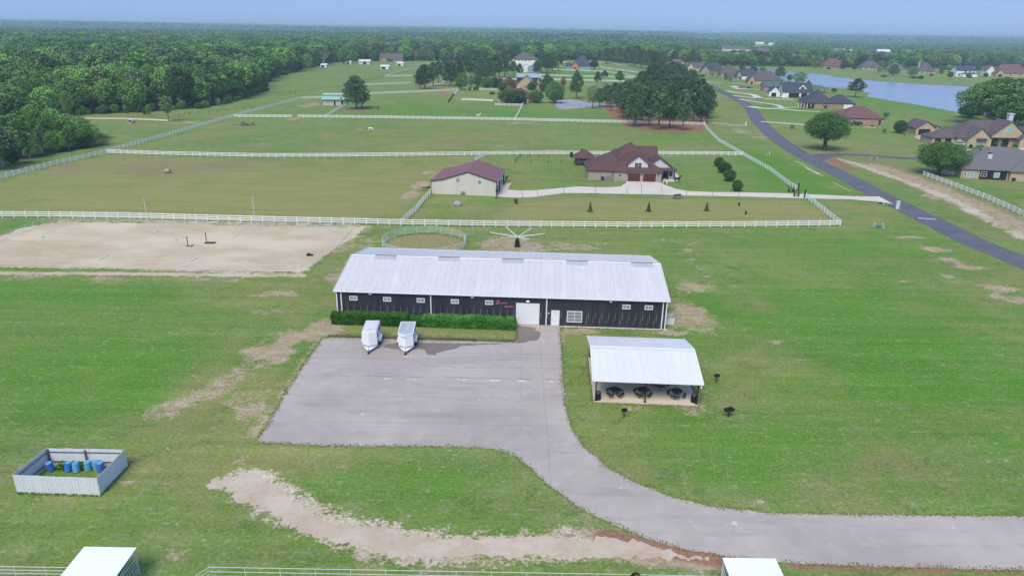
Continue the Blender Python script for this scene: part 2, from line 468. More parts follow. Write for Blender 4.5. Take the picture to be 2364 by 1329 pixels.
# pine straw
zpoly('red', [(1440, 291), (1480, 300), (1560, 307), (1625, 304), (1640, 285), (1610, 225), (1585, 180), (1500, 175), (1450, 215), (1380, 240)], .8, 3)
zell('red', 825, 252, 32, 6, .9)
zell('red', 1340, 228, 18, 4, .8)
zell('red', 1300, 200, 110, 10, .35)
zell('dry', 1110, 214, 100, 10, .6)
zell('dry', 1290, 245, 60, 9, .4)
zell('brown', 1000, 195, 60, 8, .6)
zell('dirt', 1040, 213, 20, 3, .8)
zell('dry', 1660, 250, 60, 40, .5)
zell('brown', 1940, 352, 90, 10, .7)
zell('dry', 1990, 340, 130, 16, .5)
zell('dry', 2340, 330, 30, 30, .1)
# verge by the farm track and driveway
TRACK = [(500, 1112), (560, 1108), (620, 1140), (700, 1190), (820, 1238), (960, 1262), (1120, 1265), (1290, 1258), (1420, 1262), (1560, 1280), (1700, 1300)]
zline('dirt', TRACK[1:8], 3.2, .45, 1.2)
zline('pale', TRACK[1:8], 3.4, .62, 1.6)
zpoly('lush', [(40, 1125), (230, 1135), (290, 1070), (110, 1060)], 1.0, .5)
zline('dirt', [(1280, 1250), (1400, 1258), (1520, 1275), (1660, 1290)], 2.2, .9, 1.0)
zline('red', [(1400, 1240), (1480, 1258), (1600, 1280), (1670, 1290)], 1.2, .9, .8)
zline('red', [(1830, 1306), (2000, 1310), (2364, 1316)], .8, .7, .8)
zline('dirt', [(1150, 1040), (1240, 1090), (1330, 1170), (1400, 1225)], .8, .5, 1)
zline('dirt', [(575, 1030), (780, 1038), (1150, 1036)], .5, .4, .8)
zline('dirt', [(580, 1000), (650, 920), (740, 775)], 1.2, .55, 1.4)
zline('dirt', [(1295, 765), (1297, 830), (1303, 930), (1345, 1030), (1460, 1112), (1640, 1168), (1900, 1187), (2364, 1191)], .55, .5, 1)
# roads' bare edges, arena surround
zpoly('pale', [(-40, 618), (705, 634), (760, 590), (862, 520), (800, 512), (125, 506), (-60, 560)], .55, 1.2)
zline('pale', [(-40, 630), (300, 632), (700, 636)], 1.2, .75, 1.0)
zpoly('dirt', [(800, 515), (870, 520), (830, 570), (740, 600), (700, 632), (690, 620)], .55, 3)
# woods floor
ZW = [(-300, 420), (0, 385), (38, 372), (179, 346), (240, 335), (262, 318), (215, 300), (120, 276), (135, 268), (238, 262), (332, 259), (473, 249), (517, 240), (600, 214), (608, 203), (611, 183), (662, 171),
      (699, 158), (735, 153), (750, 146), (800, 142), (870, 141), (1160, 141), (1280, 139), (1400, 140), (1440, 146), (1540, 143), (1590, 151), (1750, 153), (1900, 155),
      (1990, 157), (2060, 160), (2140, 158), (2200, 155), (2280, 153), (2364, 156), (2500, 160), (3200, 190), (4200, 1400), (-1500, 1400)]
OPEN = [G(*p)[:2] for p in ZW]
OPEN2 = [[G(*p)[:2] for p in q] for q in (
    [(1592, 117), (1622, 113), (1660, 114), (1668, 121), (1640, 124), (1600, 123)],
    [(1700, 122), (1740, 119), (1762, 122), (1790, 121), (1850, 122), (1800, 127), (1745, 128)],
    [(-60, 152), (52, 150), (60, 158), (30, 170), (-60, 172)],
    [(2010, 128), (2045, 126), (2040, 137), (2016, 140)],
    [(1920, 120), (1965, 120), (1965, 125), (1920, 125)],
    [(1728, 101), (1800, 100), (1800, 106), (1728, 107)], [(1620, 92), (1690, 92), (1690, 97), (1620, 97)],
    [(150, 199), (212, 199), (216, 224), (144, 224)], [(0, 174), (62, 174), (72, 200), (-10, 200)],
    [(1585, 141), (1720, 144), (1800, 143), (1806, 122), (1700, 118), (1590, 112)], [(1915, 139), (2110, 142), (2108, 128), (1915, 119)], [(1725, 118), (1800, 119), (1800, 101), (1728, 100)])]

def axis(lo, hi, near0, near1, s0, grow):
    a = list(np.arange(near0, near1, s0)); x = near1; s = s0
    while x < hi: a.append(x); s *= 1 + grow; x += s
    a.append(hi); x = near0 - s0; s = s0; b = []
    while x > lo: b.append(x); s *= 1 + grow; x -= s
    b.append(lo)
    return np.array(b[::-1] + a)
def grid_mesh(name, xs, ys, zf, mat):
    X, Y = np.meshgrid(xs, ys); Z = zf(X, Y); nx, ny = len(xs), len(ys)
    co = np.stack([X, Y, Z], -1).reshape(-1, 3).astype(np.float32)
    i = np.arange(nx * ny).reshape(ny, nx)
    q = np.stack([i[:-1, :-1], i[:-1, 1:], i[1:, 1:], i[1:, :-1]], -1).reshape(-1, 4).astype(np.int32)
    return raw_mesh(name, co, q, mat), X.ravel(), Y.ravel()
def raw_mesh(name, co, q, mat, smooth=False):
    me = bpy.data.meshes.new(name); k = q.shape[1]
    me.vertices.add(len(co)); me.vertices.foreach_set('co', np.ascontiguousarray(co, np.float32).ravel())
    me.loops.add(q.size); me.loops.foreach_set('vertex_index', np.ascontiguousarray(q, np.int32).ravel())
    me.polygons.add(len(q)); me.polygons.foreach_set('loop_start', np.arange(0, q.size, k, dtype=np.int32))
    me.polygons.foreach_set('loop_total', np.full(len(q), k, np.int32))
    me.update(calc_edges=True); me.materials.append(mat)
    if smooth: me.polygons.foreach_set('use_smooth', np.ones(len(q), bool))
    return me
def set_attr(me, name, arr, dom='POINT'):
    a = me.attributes.new(name, 'FLOAT', dom); a.data.foreach_set('value', np.asarray(arr, np.float32).ravel())

t = NT('grassland')
p = t.pos()
n_big = t.noise(.022, p, 4, .6); n_mid = t.noise(.12, p, 4, .62); n_sm = t.noise(.7, p, 4, .7); n_fine = t.noise(3.2, p, 3, .75)
streak = t.noise(1.0, t.scale(p, (.12, .9, 1)), 3, .6)
att = {k: t.attr(k) for k in ('dry', 'lush', 'brown', 'dirt', 'pale', 'red', 'wood')}
g = t.mix(t.ss(n_big, .35, .65), (.118, .205, .040), (.158, .232, .052))
g = t.mix(t.math('MULTIPLY', t.ss(n_mid, .45, .68), .55), g, (.185, .225, .095))
g = t.mix(t.math('MULTIPLY', t.ss(n_sm, .50, .72), .50), g, (.24, .25, .13))
n_pat = t.noise(.05, p, 6, .68, .6)
g = t.mix(t.math('MULTIPLY', t.ss(n_pat, .48, .62), .75), g, (.215, .225, .085))
g = t.mix(t.math('MULTIPLY', t.ss(t.noise(.035, t.scale(p, (1, 1.3, 1)), 4, .6, .8), .55, .68), .5), g, (.17, .24, .045))
g = t.mix(t.math('MULTIPLY', t.ss(t.noise(.34, t.scale(p, (.8, 1.2, 1)), 5, .72, .4), .54, .66), .45), g, (.27, .255, .145))
g = t.mix(t.math('MULTIPLY', t.ss(t.noise(.30, t.scale(p, (1.1, .9, 1)), 5, .7, .4), .54, .64), .50), g, (.070, .150, .030))
lu = t.math('ADD', att['lush'], t.math('MULTIPLY_ADD', n_mid, .8, -.4))
g = t.mix(t.math('MULTIPLY', t.ss(lu, .10, .85), .85), g, (.082, .215, .022))
dr = t.math('ADD', att['dry'], t.math('MULTIPLY_ADD', n_mid, .9, -.45))
g = t.mix(t.math('MULTIPLY', t.ss(dr, .1, 1.0), .85), g, (.255, .245, .088))
br = t.math('ADD', att['brown'], t.math('MULTIPLY_ADD', n_sm, .6, -.3))
g = t.mix(t.math('MULTIPLY', t.ss(br, .1, .95), .7), g, (.235, .185, .105))
# pale tufts scattered in the turf
g = t.mix(t.math('MULTIPLY', t.ss(t.noise(1.7, t.scale(p, (.6, 1, 1)), 4, .75), .54, .68), t.math('MULTIPLY_ADD', n_mid, 1.6, -.35, clamp=True)), g, (.36, .35, .23))
pick = t.math('ADD', t.math('MULTIPLY_ADD', n_sm, .85, -.43), t.math('MULTIPLY_ADD', n_fine, .50, -.25))
pick = t.math('ADD', pick, t.math('MULTIPLY_ADD', n_mid, .5, -.25))
wear = t.math('MULTIPLY', t.ss(t.noise(.085, t.scale(p, (.8, 1.1, 1)), 6, .66, .5), .53, .70), t.math('SUBTRACT', .46, t.math('MULTIPLY', att['lush'], .40), clamp=True))
d = t.ss(t.math('ADD', t.math('ADD', att['dirt'], wear), pick), .42, .74)
dcol = t.mix(t.ss(n_sm, .3, .7), (.33, .24, .155), (.43, .35, .25))
g = t.mix(t.math('MULTIPLY', d, .85), g, dcol)
pl = t.ss(t.math('ADD', att['pale'], pick), .44, .60)
g = t.mix(pl, g, t.mix(t.ss(n_mid, .35, .65), (.43, .35, .24), (.50, .43, .33)))
rd = t.ss(t.math('ADD', att['red'], t.math('MULTIPLY', pick, .8)), .40, .66)
g = t.mix(t.math('MULTIPLY', rd, .9), g, t.mix(n_sm, (.20, .095, .058), (.33, .18, .12)))
g = t.mix(att['wood'], g, t.mix(n_mid, (.030, .045, .018), (.055, .075, .028)))
mow = t.math('MULTIPLY_ADD', t.noise(1.0, t.scale(p, (.035, .55, 1)), 3, .6, .3), .55, .725)
sp = t.math('MULTIPLY', t.math('MULTIPLY', t.math('MULTIPLY_ADD', n_fine, 1.6, .21), mow), t.math('MULTIPLY_ADD', streak, .26, .87))
g = t.mix(1.0, g, sp, 'MULTIPLY')
t.bump(n_fine, .5, .12)
GRASS = t.done(g, .95, .08)

xs = axis(-22000, 22000, -62, 62, .8, .012)
ys = axis(20, 26000, 36, 140, .7, .010)
gm, GXv, GYv = grid_mesh('ground', xs, ys, lambda X, Y: terrain(X, Y), GRASS)
A = {k: np.zeros(len(GXv)) for k in ('dry', 'lush', 'brown', 'dirt', 'pale', 'red', 'wood')}
for name, typ, dat, st, fe, ex in ZONES:
    if typ == 'e':
        cx, cy, rx, ry, ang = dat
        m = (abs(GXv - cx) < 2.2 * max(rx, ry)) & (abs(GYv - cy) < 2.2 * max(rx, ry))
        x, y = GXv[m] - cx, GYv[m] - cy
        c, s = math.cos(ang), math.sin(ang)
        sc_ = max(.8, min(rx, 6.0)); wx = (fnoise(GXv[m], GYv[m], sc_, 71, 4) - .5) * 1.5; wy = (fnoise(GXv[m], GYv[m], sc_, 77, 4) - .5) * 1.5
        x = x + wx * rx; y = y + wy * max(ry, rx * .3)
        rr = np.hypot((x * c + y * s) / rx, (-x * s + y * c) / ry)
        v = st * np.clip((1.6 - rr) / 1.25, 0, 1)
    else:
        P = np.array(dat); mg = (fe if typ == 'p' else ex * 2.5) + 2
        m = (GXv > P[:, 0].min() - mg) & (GXv < P[:, 0].max() + mg) & (GYv > P[:, 1].min() - mg) & (GYv < P[:, 1].max() + mg)
        x, y = GXv[m], GYv[m]
        if typ == 'p':
            dd = edge_dist(x, y, dat); sg = np.where(inside(x, y, dat), dd, -dd)
            v = st * np.clip(.5 + sg / fe, 0, 1)
        else:
            dd = edge_dist(x, y, dat, False); v = st * np.clip(1.3 - dd / ex * .9 / 1, 0, 1)
    A[name][m] = np.maximum(A[name][m], v) if name not in ('dry', 'lush') else np.clip(A[name][m] + v * (1 - A[name][m] * .5), 0, 1)
wd = ~inside(GXv, GYv, OPEN)
for q in OPEN2: wd &= ~inside(GXv, GYv, q)
A['wood'] = np.where(wd & (GYv > 150), 1.0, 0.0)
for k, v in A.items(): set_attr(gm, k, v)
struct(obj('ground', gm))

# ------------------------------------------------------------ flat sheets
def rag(poly, step, amp, seed=1, closed=True):
    """resample outline and roughen it"""
    out = []; n = len(poly)
    for i in range(n if closed else n - 1):
        a, b = Vector(poly[i][:2]), Vector(poly[(i + 1) % n][:2]); L_ = (b - a).length; k = max(1, int(L_ / step))
        for j in range(k):
            q = a + (b - a) * (j / k); nr = Vector((-(b - a).y, (b - a).x)).normalized()
            f = (fnoise(np.array([q.x]), np.array([q.y]), 2.2, seed, 4)[0] - .5) * 2 * amp + (fnoise(np.array([q.x]), np.array([q.y]), .45, seed + 3, 2)[0] - .5) * 1.5 * amp
            out.append((q.x + nr.x * f, q.y + nr.y * f))
    return out
def smooth_line(pts, k=8):
    """Catmull-Rom through points"""
    P = [Vector(p[:2]) for p in pts]; P = [2 * P[0] - P[1]] + P + [2 * P[-1] - P[-2]]; out = []
    for i in range(1, len(P) - 2):
        for j in range(k):
            t_ = j / k; a, b, c, d = P[i - 1], P[i], P[i + 1], P[i + 2]
            out.append(.5 * ((2 * b) + (c - a) * t_ + (2 * a - 5 * b + 4 * c - d) * t_ ** 2 + (3 * b - a - 3 * c + d) * t_ ** 3))
    out.append(P[-2]); return out
def sheet(name, poly, z, mat, depth=0.0):
    import bmesh
    b = bmesh.new(); vs = [b.verts.new((x, y, z)) for x, y in poly]
    f = b.faces.new(vs)
    if f.normal.z < 0: f.normal_flip()
    b.normal_update()
    if f.normal.z < 0: bmesh.ops.reverse_faces(b, faces=[f])
    if depth:
        r_ = bmesh.ops.extrude_face_region(b, geom=[f]); bmesh.ops.translate(b, verts=[e for e in r_['geom'] if isinstance(e, bmesh.types.BMVert)], vec=(0, 0, -depth))
        bmesh.ops.recalc_face_normals(b, faces=b.faces)
    bmesh.ops.triangulate(b, faces=b.faces)
    me = bpy.data.meshes.new(name); b.to_mesh(me); b.free(); me.materials.append(mat)
    return struct(obj(name, me))
def ribbon(name, line, width, z, mat, amp=0.0, step=2.0, cap=0):
    """a strip following a line; width number or list"""
    l = smooth_line(line); n = len(l)
    ws = width if isinstance(width, (list, tuple)) else [width] * len(line)
    vs, fs = [], []
    for i, p_ in enumerate(l):
        d_ = (l[min(i + 1, n - 1)] - l[max(i - 1, 0)]).normalized(); s_ = Vector((-d_.y, d_.x))
        u = i / (n - 1) * (len(ws) - 1); k = min(int(u), len(ws) - 2); wd_ = ws[k] + (ws[k + 1] - ws[k]) * (u - k)
        f0 = (fnoise(np.array([p_.x]), np.array([p_.y]), 3, 5)[0] - .5) * 2 * amp; f1 = (fnoise(np.array([p_.x + 50]), np.array([p_.y]), 3, 6)[0] - .5) * 2 * amp
        vs += [(*(p_ + s_ * (wd_ / 2 + f0)), z), (*(p_ - s_ * (wd_ / 2 + f1)), z)]
    fs = [(2 * i + 1, 2 * i + 3, 2 * i + 2, 2 * i) for i in range(n - 1)]
    me = bpy.data.meshes.new(name); me.from_pydata(vs, [], fs); me.materials.append(mat); me.update()
    if me.polygons[0].normal.z < 0: me.flip_normals()
    return struct(obj(name, me))

# weathered grey asphalt, with seams, tyre scuffs and damp patches
t = NT('old_asphalt'); p = t.pos()
a1 = t.noise(.09, p, 4, .6); a2 = t.noise(.6, p, 5, .7); a3 = t.noise(9, p, 2, .7)
c = t.mix(t.ss(a1, .3, .7), (.345, .308, .280), (.445, .398, .358))
c = t.mix(t.math('MULTIPLY', t.ss(a2, .5, .75), .55), c, (.49, .46, .43))
c = t.mix(t.math('MULTIPLY', t.ss(t.noise(.35, t.scale(p, (.25, 1.4, 1)), 5, .65), .50, .68), .55), c, (.27, .25, .245))
sep = t.new('ShaderNodeSeparateXYZ'); t.link(p, sep.inputs[0])
wob = t.math('MULTIPLY_ADD', t.noise(.35, p, 3), .5, -.25)
for (ax, pos, wdt, st) in ((1, 62.6, .04, .35), (1, 68.2, .04, .4), (1, 72.8, .06, .7), (1, 75.6, .05, .5), (1, 77.6, .05, .6), (1, 79.4, .04, .5), (0, 1.25, .035, .35), (0, 3.75, .035, .35)):
    dd = t.math('ABSOLUTE', t.math('SUBTRACT', t.math('ADD', sep.outputs[ax], wob), pos))
    c = t.mix(t.math('MULTIPLY', t.math('SUBTRACT', 1.0, t.ss(dd, wdt, wdt * 2.6)), t.math('MULTIPLY', t.ss(a2, .35, .6), st)), c, (.19, .18, .19))
dl = t.math('ABSOLUTE', t.math('SUBTRACT', t.math('ADD', sep.outputs[1], wob), 72.3))
c = t.mix(t.math('MULTIPLY', t.math('SUBTRACT', 1.0, t.ss(dl, .08, .3)), t.math('MULTIPLY', t.ss(a2, .52, .6), .8)), c, (.62, .60, .58))
# turning scuffs
vv = t.new('ShaderNodeVectorMath', operation='DISTANCE'); t.link(p, vv.inputs[0]); vv.inputs[1].default_value = (-16, 47, 0)
wv_ = t.math('SINE', t.math('MULTIPLY', t.math('ADD', vv.outputs['Value'], t.math('MULTIPLY', t.noise(.12, p, 3), 6.0)), 5.0))
near = t.math('MULTIPLY', t.math('SUBTRACT', 1.0, t.ss(sep.outputs[0], 2.0, 8.0)), t.ss(sep.outputs[1], 55.0, 60.0))
scf = t.math('MULTIPLY', t.math('MULTIPLY', t.ss(wv_, .75, 1.0), near), t.math('MULTIPLY', t.ss(a1, .50, .66), .30))
c = t.mix(scf, c, (.22, .21, .22))
vn = t.new('ShaderNodeTexVoronoi'); vn.inputs['Scale'].default_value = .35; t.link(p, vn.inputs['Vector'])
c = t.mix(t.math('MULTIPLY', t.math('SUBTRACT', 1.0, t.ss(vn.outputs['Distance'], .05, .11)), t.ss(a2, .45, .6)), c, (.55, .54, .53))
vc = t.new('ShaderNodeTexVoronoi', feature='DISTANCE_TO_EDGE'); vc.inputs['Scale'].default_value = .11
wv3 = t.new('ShaderNodeVectorMath', operation='ADD'); nz3 = t.new('ShaderNodeTexNoise'); nz3.inputs['Scale'].default_value = .5; nz3.inputs['Detail'].default_value = 4; t.link(p, nz3.inputs['Vector'])
sc3 = t.new('ShaderNodeVectorMath', operation='SCALE'); sc3.inputs['Scale'].default_value = 2.4; t.link(nz3.outputs['Color'], sc3.inputs[0]); t.link(p, wv3.inputs[0]); t.link(sc3.outputs[0], wv3.inputs[1]); t.link(wv3.outputs[0], vc.inputs['Vector'])
c = t.mix(t.math('MULTIPLY', t.math('SUBTRACT', 1.0, t.ss(vc.outputs['Distance'], .006, .020)), t.math('MULTIPLY', t.ss(a1, .45, .60), .10)), c, (.22, .20, .19))
c = t.mix(1.0, c, t.math('MULTIPLY_ADD', a3, .22, .89), 'MULTIPLY')
ASPHALT = t.done(c, .9, .2)
LOT = [(592, 1021), (700, 1027), (850, 1030), (1000, 1030), (1100, 1033), (1150, 1038), (1190, 1052), (1225, 1080), (1262, 1115), (1330, 1165), (1410, 1208), (1500, 1245), (1600, 1272), (1700, 1286), (1830, 1300), (2000, 1306), (2200, 1311), (2500, 1318),
       (2500, 1196), (2364, 1191), (2100, 1189), (1900, 1187), (1760, 1182), (1640, 1168), (1540, 1143), (1460, 1112), (1400, 1075), (1345, 1030), (1318, 985), (1303, 930), (1300, 880), (1297, 830), (1293, 757.5)]
lot = rag([G(*q)[:2] for q in LOT], .3, .13, closed=False)
lot += [tuple(G(1293, 757.5)[:2]), tuple(G(1292, 750.5)[:2]), tuple(G(1194, 748.5)[:2])]
lot += [tuple(G(1192, 757)[:2]), tuple(G(1190, 790)[:2]), tuple(G(757, 779)[:2]), tuple(G(745, 781)[:2])]
lot += rag([G(745, 781)[:2], G(690, 860)[:2], G(592, 1021)[:2]], .8, .14, closed=False)[1:]
sheet('asphalt_driveway', lot, .012, ASPHALT)
t = NT('damp_stain'); p = t.pos()
c = t.mix(t.noise(.8, p, 4, .7), (.165, .135, .11), (.235, .20, .17))
DAMP = t.done(c, .55, .3)
sheet('damp_patch', rag([G(*q)[:2] for q in [(1195, 752), (1228, 753), (1240, 757), (1234, 762), (1246, 766), (1248, 772), (1240, 785), (1205, 792), (1130, 795), (1062, 797), (1050, 806), (1022, 811), (1006, 820), (985, 818), (980, 806), (950, 806), (905, 805), (884, 800), (905, 793), (925, 789), (1000, 791), (1090, 793), (1190, 792)]], .35, .30, 9), .017, DAMP)
zz = plain('faint_damp', (.365, .33, .31), .85, .2, var=.18, scale=.8)
sheet('dry_stain', rag([G(*q)[:2] for q in [(860, 833), (1000, 826), (1180, 818), (1190, 828), (1050, 842), (930, 850), (800, 862), (745, 880), (720, 872), (780, 850)]], .5, .45, 19), .0165, zz)

t = NT('road_asphalt'); p = t.pos()
a2 = t.noise(.25, p, 5, .7); a3 = t.noise(5, p, 2, .7)
c = t.mix(t.ss(a2, .3, .7), (.090, .096, .118), (.130, .134, .156))
c = t.mix(1.0, c, t.math('MULTIPLY_ADD', a3, .3, .85), 'MULTIPLY')
ROADM = t.done(c, .85, .25)
road_c = [G(*q) for q in [(2480, 655), (2330, 592), (2250, 560), (2175, 522), (2100, 485), (2010, 440), (1945, 405), (1890, 378), (1840, 351), (1790, 317), (1752, 280), (1732, 250), (1708, 232), (1672, 214), (1640, 200), (1617, 192), (1598, 186), (1578, 178), (1560, 166), (1545, 156)]]
ribbon('road', road_c, [6.6] * 20, .014, ROADM, .12)
ribbon('side_road', [G(*q) for q in [(1868, 366), (1905, 359), (1960, 357), (2040, 362), (2120, 367), (2200, 372)]], [10, 6.5, 5, 5, 5, 5], .010, ROADM, .1)
for a in [((2120, 503.5), (2161, 506.5))]:
    q0, q1 = G(*a[0]), G(*a[1]); s_ = Vector((0, .22, 0))
    me = bpy.data.meshes.new('painted_line'); me.from_pydata([(q0 - s_)[:2] + (.019,), (q1 - s_)[:2] + (.019,), (q1 + s_)[:2] + (.019,), (q0 + s_)[:2] + (.019,)], [], [(0, 1, 2, 3)]); me.materials.append(M['trim']); struct(obj('road_marking', me))

t = NT('driveway_concrete'); p = t.pos()
c = t.mix(t.noise(.15, p, 4, .6), (.50, .45, .38), (.66, .60, .54))
c = t.mix(1.0, c, t.math('MULTIPLY_ADD', t.noise(2.5, p, 3), .25, .87), 'MULTIPLY')
CONC = t.done(c, .9, .2)
def joint_sheet(name, pts, z=.02, mat=None): return sheet(name, [tuple(G(*q)[:2]) for q in pts], z, mat or CONC, .05)
drive = [(1148, 454), (1190, 456.5), (1230, 455), (1300, 446), (1360, 446), (1440, 448), (1520, 449), (1600, 452), (1720, 454), (1860, 458), (1960, 460), (2020, 465), (2062, 471), (2030, 453.5), (1985, 453.5), (1900, 450), (1800, 446), (1700, 444),
         (1640, 443.5), (1590, 441.5), (1560, 436), (1535, 427), (1522, 420.5), (1447, 418.5), (1443, 424), (1432, 430.5), (1400, 432.5), (1330, 430.5), (1305, 433), (1240, 439), (1200, 440), (1172, 438), (1181, 422), (1166, 423), (1150, 440)]
joint_sheet('concrete_driveway', drive)
for q0, q1 in (((1480, 420), (1482, 449)), ((1375, 432), (1375, 446.5)), ((1447, 431), (1448, 448)), ((1527, 430), (1529, 449)), ((1585, 441.5), (1584, 451.5)), ((1645, 444), (1646, 452.5)), ((1705, 445), (1707, 453.5)), ((1303, 433.5), (1301, 445.8)), ((1204, 440), (1207, 456)), ((1240, 439), (1242, 453))):
    m_ = MB(); a_, b_ = G(*q0), G(*q1); m_.bar((a_.x, a_.y, .024), (b_.x, b_.y, .024), .10, .006); struct(m_.build('concrete_joint', M['timber']))
joint_sheet('front_path', [(1553, 399), (1558, 397.5), (1566, 405), (1567, 412), (1541, 414), (1541, 424), (1531, 424.5), (1530, 411), (1556, 409)])
# neighbours' pale drives
def path(name, pts, wd, mat=None): return ribbon(name, [G(*q) for q in pts], wd, .02, mat or CONC)
path('concrete_path', [(1618, 187), (1650, 190), (1690, 192.5), (1728, 195)], 3)
path('concrete_path', [(1675, 210), (1705, 214.5), (1738, 219), (1755, 227), (1790, 229), (1835, 230)], [4, 3.5, 4.5, 5, 4, 4])
path('concrete_path', [(1692, 221), (1720, 224), (1765, 228.5)], 3)
path('concrete_path', [(1706, 229), (1750, 236), (1790, 242), (1805, 247)], 3)
path('concrete_path', [(1730, 246), (1760, 250), (1800, 251.5), (1850, 256), (1893, 258)], [6, 5, 4, 3, 3])
path('concrete_path', [(1795, 249), (1815, 248), (1850, 248)], [6, 3, 2])
path('concrete_path', [(1757, 281), (1800, 284), (1856, 288)], 3)
path('gravel_path', [(1640, 283), (1680, 287), (1726, 290)], 3, plain('gravel', (.38, .35, .33), .95, .1, var=.25, scale=1.5))
path('concrete_path', [(1791, 219), (1806, 225), (1820, 227)], 2)
path('concrete_path', [(1995, 293), (2010, 294), (2022, 295)], 2.2)
joint_sheet('parking_pad', [(1690, 203), (1745, 206), (1800, 211), (1770, 208.5), (1735, 206), (1700, 206)], .02)
joint_sheet('brick_apron', [(2110, 316), (2122, 324), (2140, 331), (2170, 331), (2178, 320), (2150, 313), (2118, 312)], .02, plain('pinkish_pavers', (.48, .36, .29), .9, .2, var=.15))
joint_sheet('entry_path', [(2218, 346), (2250, 345), (2300, 343), (2364, 342), (2364, 346), (2270, 348), (2235, 355), (2228, 352)], .02)
t = NT('pond_gravel_lot'); p = t.pos()
c = t.mix(t.noise(.25, t.scale(p, (1, .6, 1)), 5, .7, 1.5), (.22, .22, .27), (.40, .39, .46))
sheet('gravel_lot', rag([G(*q)[:2] for q in [(1283, 245), (1285, 233), (1300, 229), (1335, 232), (1360, 238), (1400, 241), (1440, 243), (1440, 247), (1390, 246), (1340, 249), (1310, 252), (1290, 251)]], 2, .5), .012, t.done(c, .9, .2))
path('gravel_path', [(1420, 243), (1500, 246), (1580, 240), (1640, 232)], 4, plain('dark_gravel', (.22, .21, .22), .95, .1, var=.25, scale=1.5))
DIRTM = plain('pale_dirt', (.62, .54, .40), .95, .1, var=.12, scale=.6)
path('dirt_lane', [(60, 268), (140, 271), (200, 273), (280, 274), (330, 275.5), (393, 278.5)], 3.2, DIRTM)
path('dirt_lane', [(1640, 166), (1700, 171), (1730, 177)], 1.5, DIRTM)
path('dirt_lane', [(990, 197), (1020, 192), (1040, 184), (1085, 176)], 5, plain('grey_track', (.38, .33, .32), .95, .1, var=.2))
path('dirt_lane', [(1310, 192), (1370, 195), (1420, 198), (1480, 200)], 2.2, DIRTM)

# farm track and arena
t = NT('gravel_track'); p = t.pos()
s1 = t.noise(.35, p, 5, .7); s2 = t.noise(6, p, 3, .8)
c = t.mix(t.ss(s1, .3, .7), (.45, .36, .26), (.53, .46, .37))
c = t.mix(t.math('MULTIPLY', t.ss(t.noise(.5, t.scale(p, (.4, 1.2, 1)), 4), .52, .7), .7), c, (.45, .34, .24))
c = t.mix(t.ss(s2, .68, .80), c, (.20, .17, .13))
c = t.mix(1.0, c, t.math('MULTIPLY_ADD', t.noise(2, p, 4, .8), .35, .82), 'MULTIPLY')
TRK = t.done(c, .95, .1)
trk = [(565, 1082), (600, 1095), (640, 1125), (700, 1168), (780, 1205), (880, 1228), (1000, 1240), (1120, 1243), (1260, 1240), (1390, 1238), (1470, 1250), (1560, 1272), (1640, 1290), (1560, 1292), (1400, 1282), (1200, 1280), (1010, 1284), (900, 1278), (770, 1250), (690, 1228), (640, 1200), (600, 1170), (535, 1145), (545, 1130), (490, 1120), (500, 1105), (545, 1108), (550, 1090)]
sheet('gravel_track', rag([G(*q)[:2] for q in trk], .12, .6, 4), .008, TRK)
t = NT('arena_sand'); p = t.pos()
s1 = t.noise(.09, t.scale(p, (.6, 1, 1)), 4, .6); s2 = t.noise(.9, t.scale(p, (.4, 1.3, 1)), 5, .75)
c = t.mix(t.ss(s1, .35, .65), (.44, .35, .23), (.56, .49, .36))
c = t.mix(t.math('MULTIPLY', t.ss(s2, .45, .75), .6), c, (.60, .53, .42))
c = t.mix(t.math('MULTIPLY', t.ss(t.noise(.06, p, 3), .55, .7), .5), c, (.42, .40, .28))
c = t.mix(1.0, c, t.math('MULTIPLY_ADD', t.noise(3, p, 3, .8), .35, .82), 'MULTIPLY')
SAND = t.done(c, .95, .1)
are = [(-60, 598), (-60, 566), (0, 545), (50, 527), (100, 517), (150, 513), (300, 515), (500, 519), (700, 522), (800, 524), (842, 524), (818, 545), (760, 585), (700, 628), (560, 626), (300, 621), (0, 616), (-60, 616)]
sheet('arena_sand', rag([G(*q)[:2] for q in are], .25, .7, 8), .008, SAND)
t = NT('straw_bed'); p = t.pos()
c = t.mix(t.ss(t.noise(1.6, p, 4, .8), .35, .65), (.34, .28, .13), (.17, .18, .075))
cpt = G(979, 548); RPC, RPR = Vector((-16.5, 125.6, 0)), 7.75
sheet('round_pen_floor', rag([(RPC.x + RPR * .93 * math.cos(a), RPC.y + RPR * .93 * math.sin(a)) for a in np.linspace(0, 6.28, 24, endpoint=False)], .4, .35, 3), .008, t.done(c, .95, .1))

# lake
t = NT('lake_water'); p = t.pos()
t.bump(t.noise(.8, t.scale(p, (.5, 1, 1)), 4, .6), .12, .3)
t.b.inputs['IOR'].default_value = 1.33
LAKEM = t.done(t.mix(t.noise(.02, p, 3), (.20, .26, .36), (.26, .31, .40)), .20, .9)
lk = [(1735, 160), (1750, 158.5), (1784, 163), (1813, 165), (1862, 168), (1905, 173), (1940, 179.5), (1992, 184.6), (2066, 191), (2139, 196), (2247, 201), (2330, 206), (2364, 222), (2364, 262), (2300, 268), (2225, 261), (2157, 249.5), (2110, 241), (2066, 234), (2020, 226), (2001, 222.5), (2006, 218.5), (2007, 215), (1985, 211), (1954, 203.5), (1887, 200), (1872, 194.5), (1840, 189), (1806, 184.6), (1770, 174)]
sheet('lake', rag([v[:2] for v in smooth_line([G(*q) for q in lk] + [G(*lk[0])], 4)[:-1]], 3, .5), .02, LAKEM)
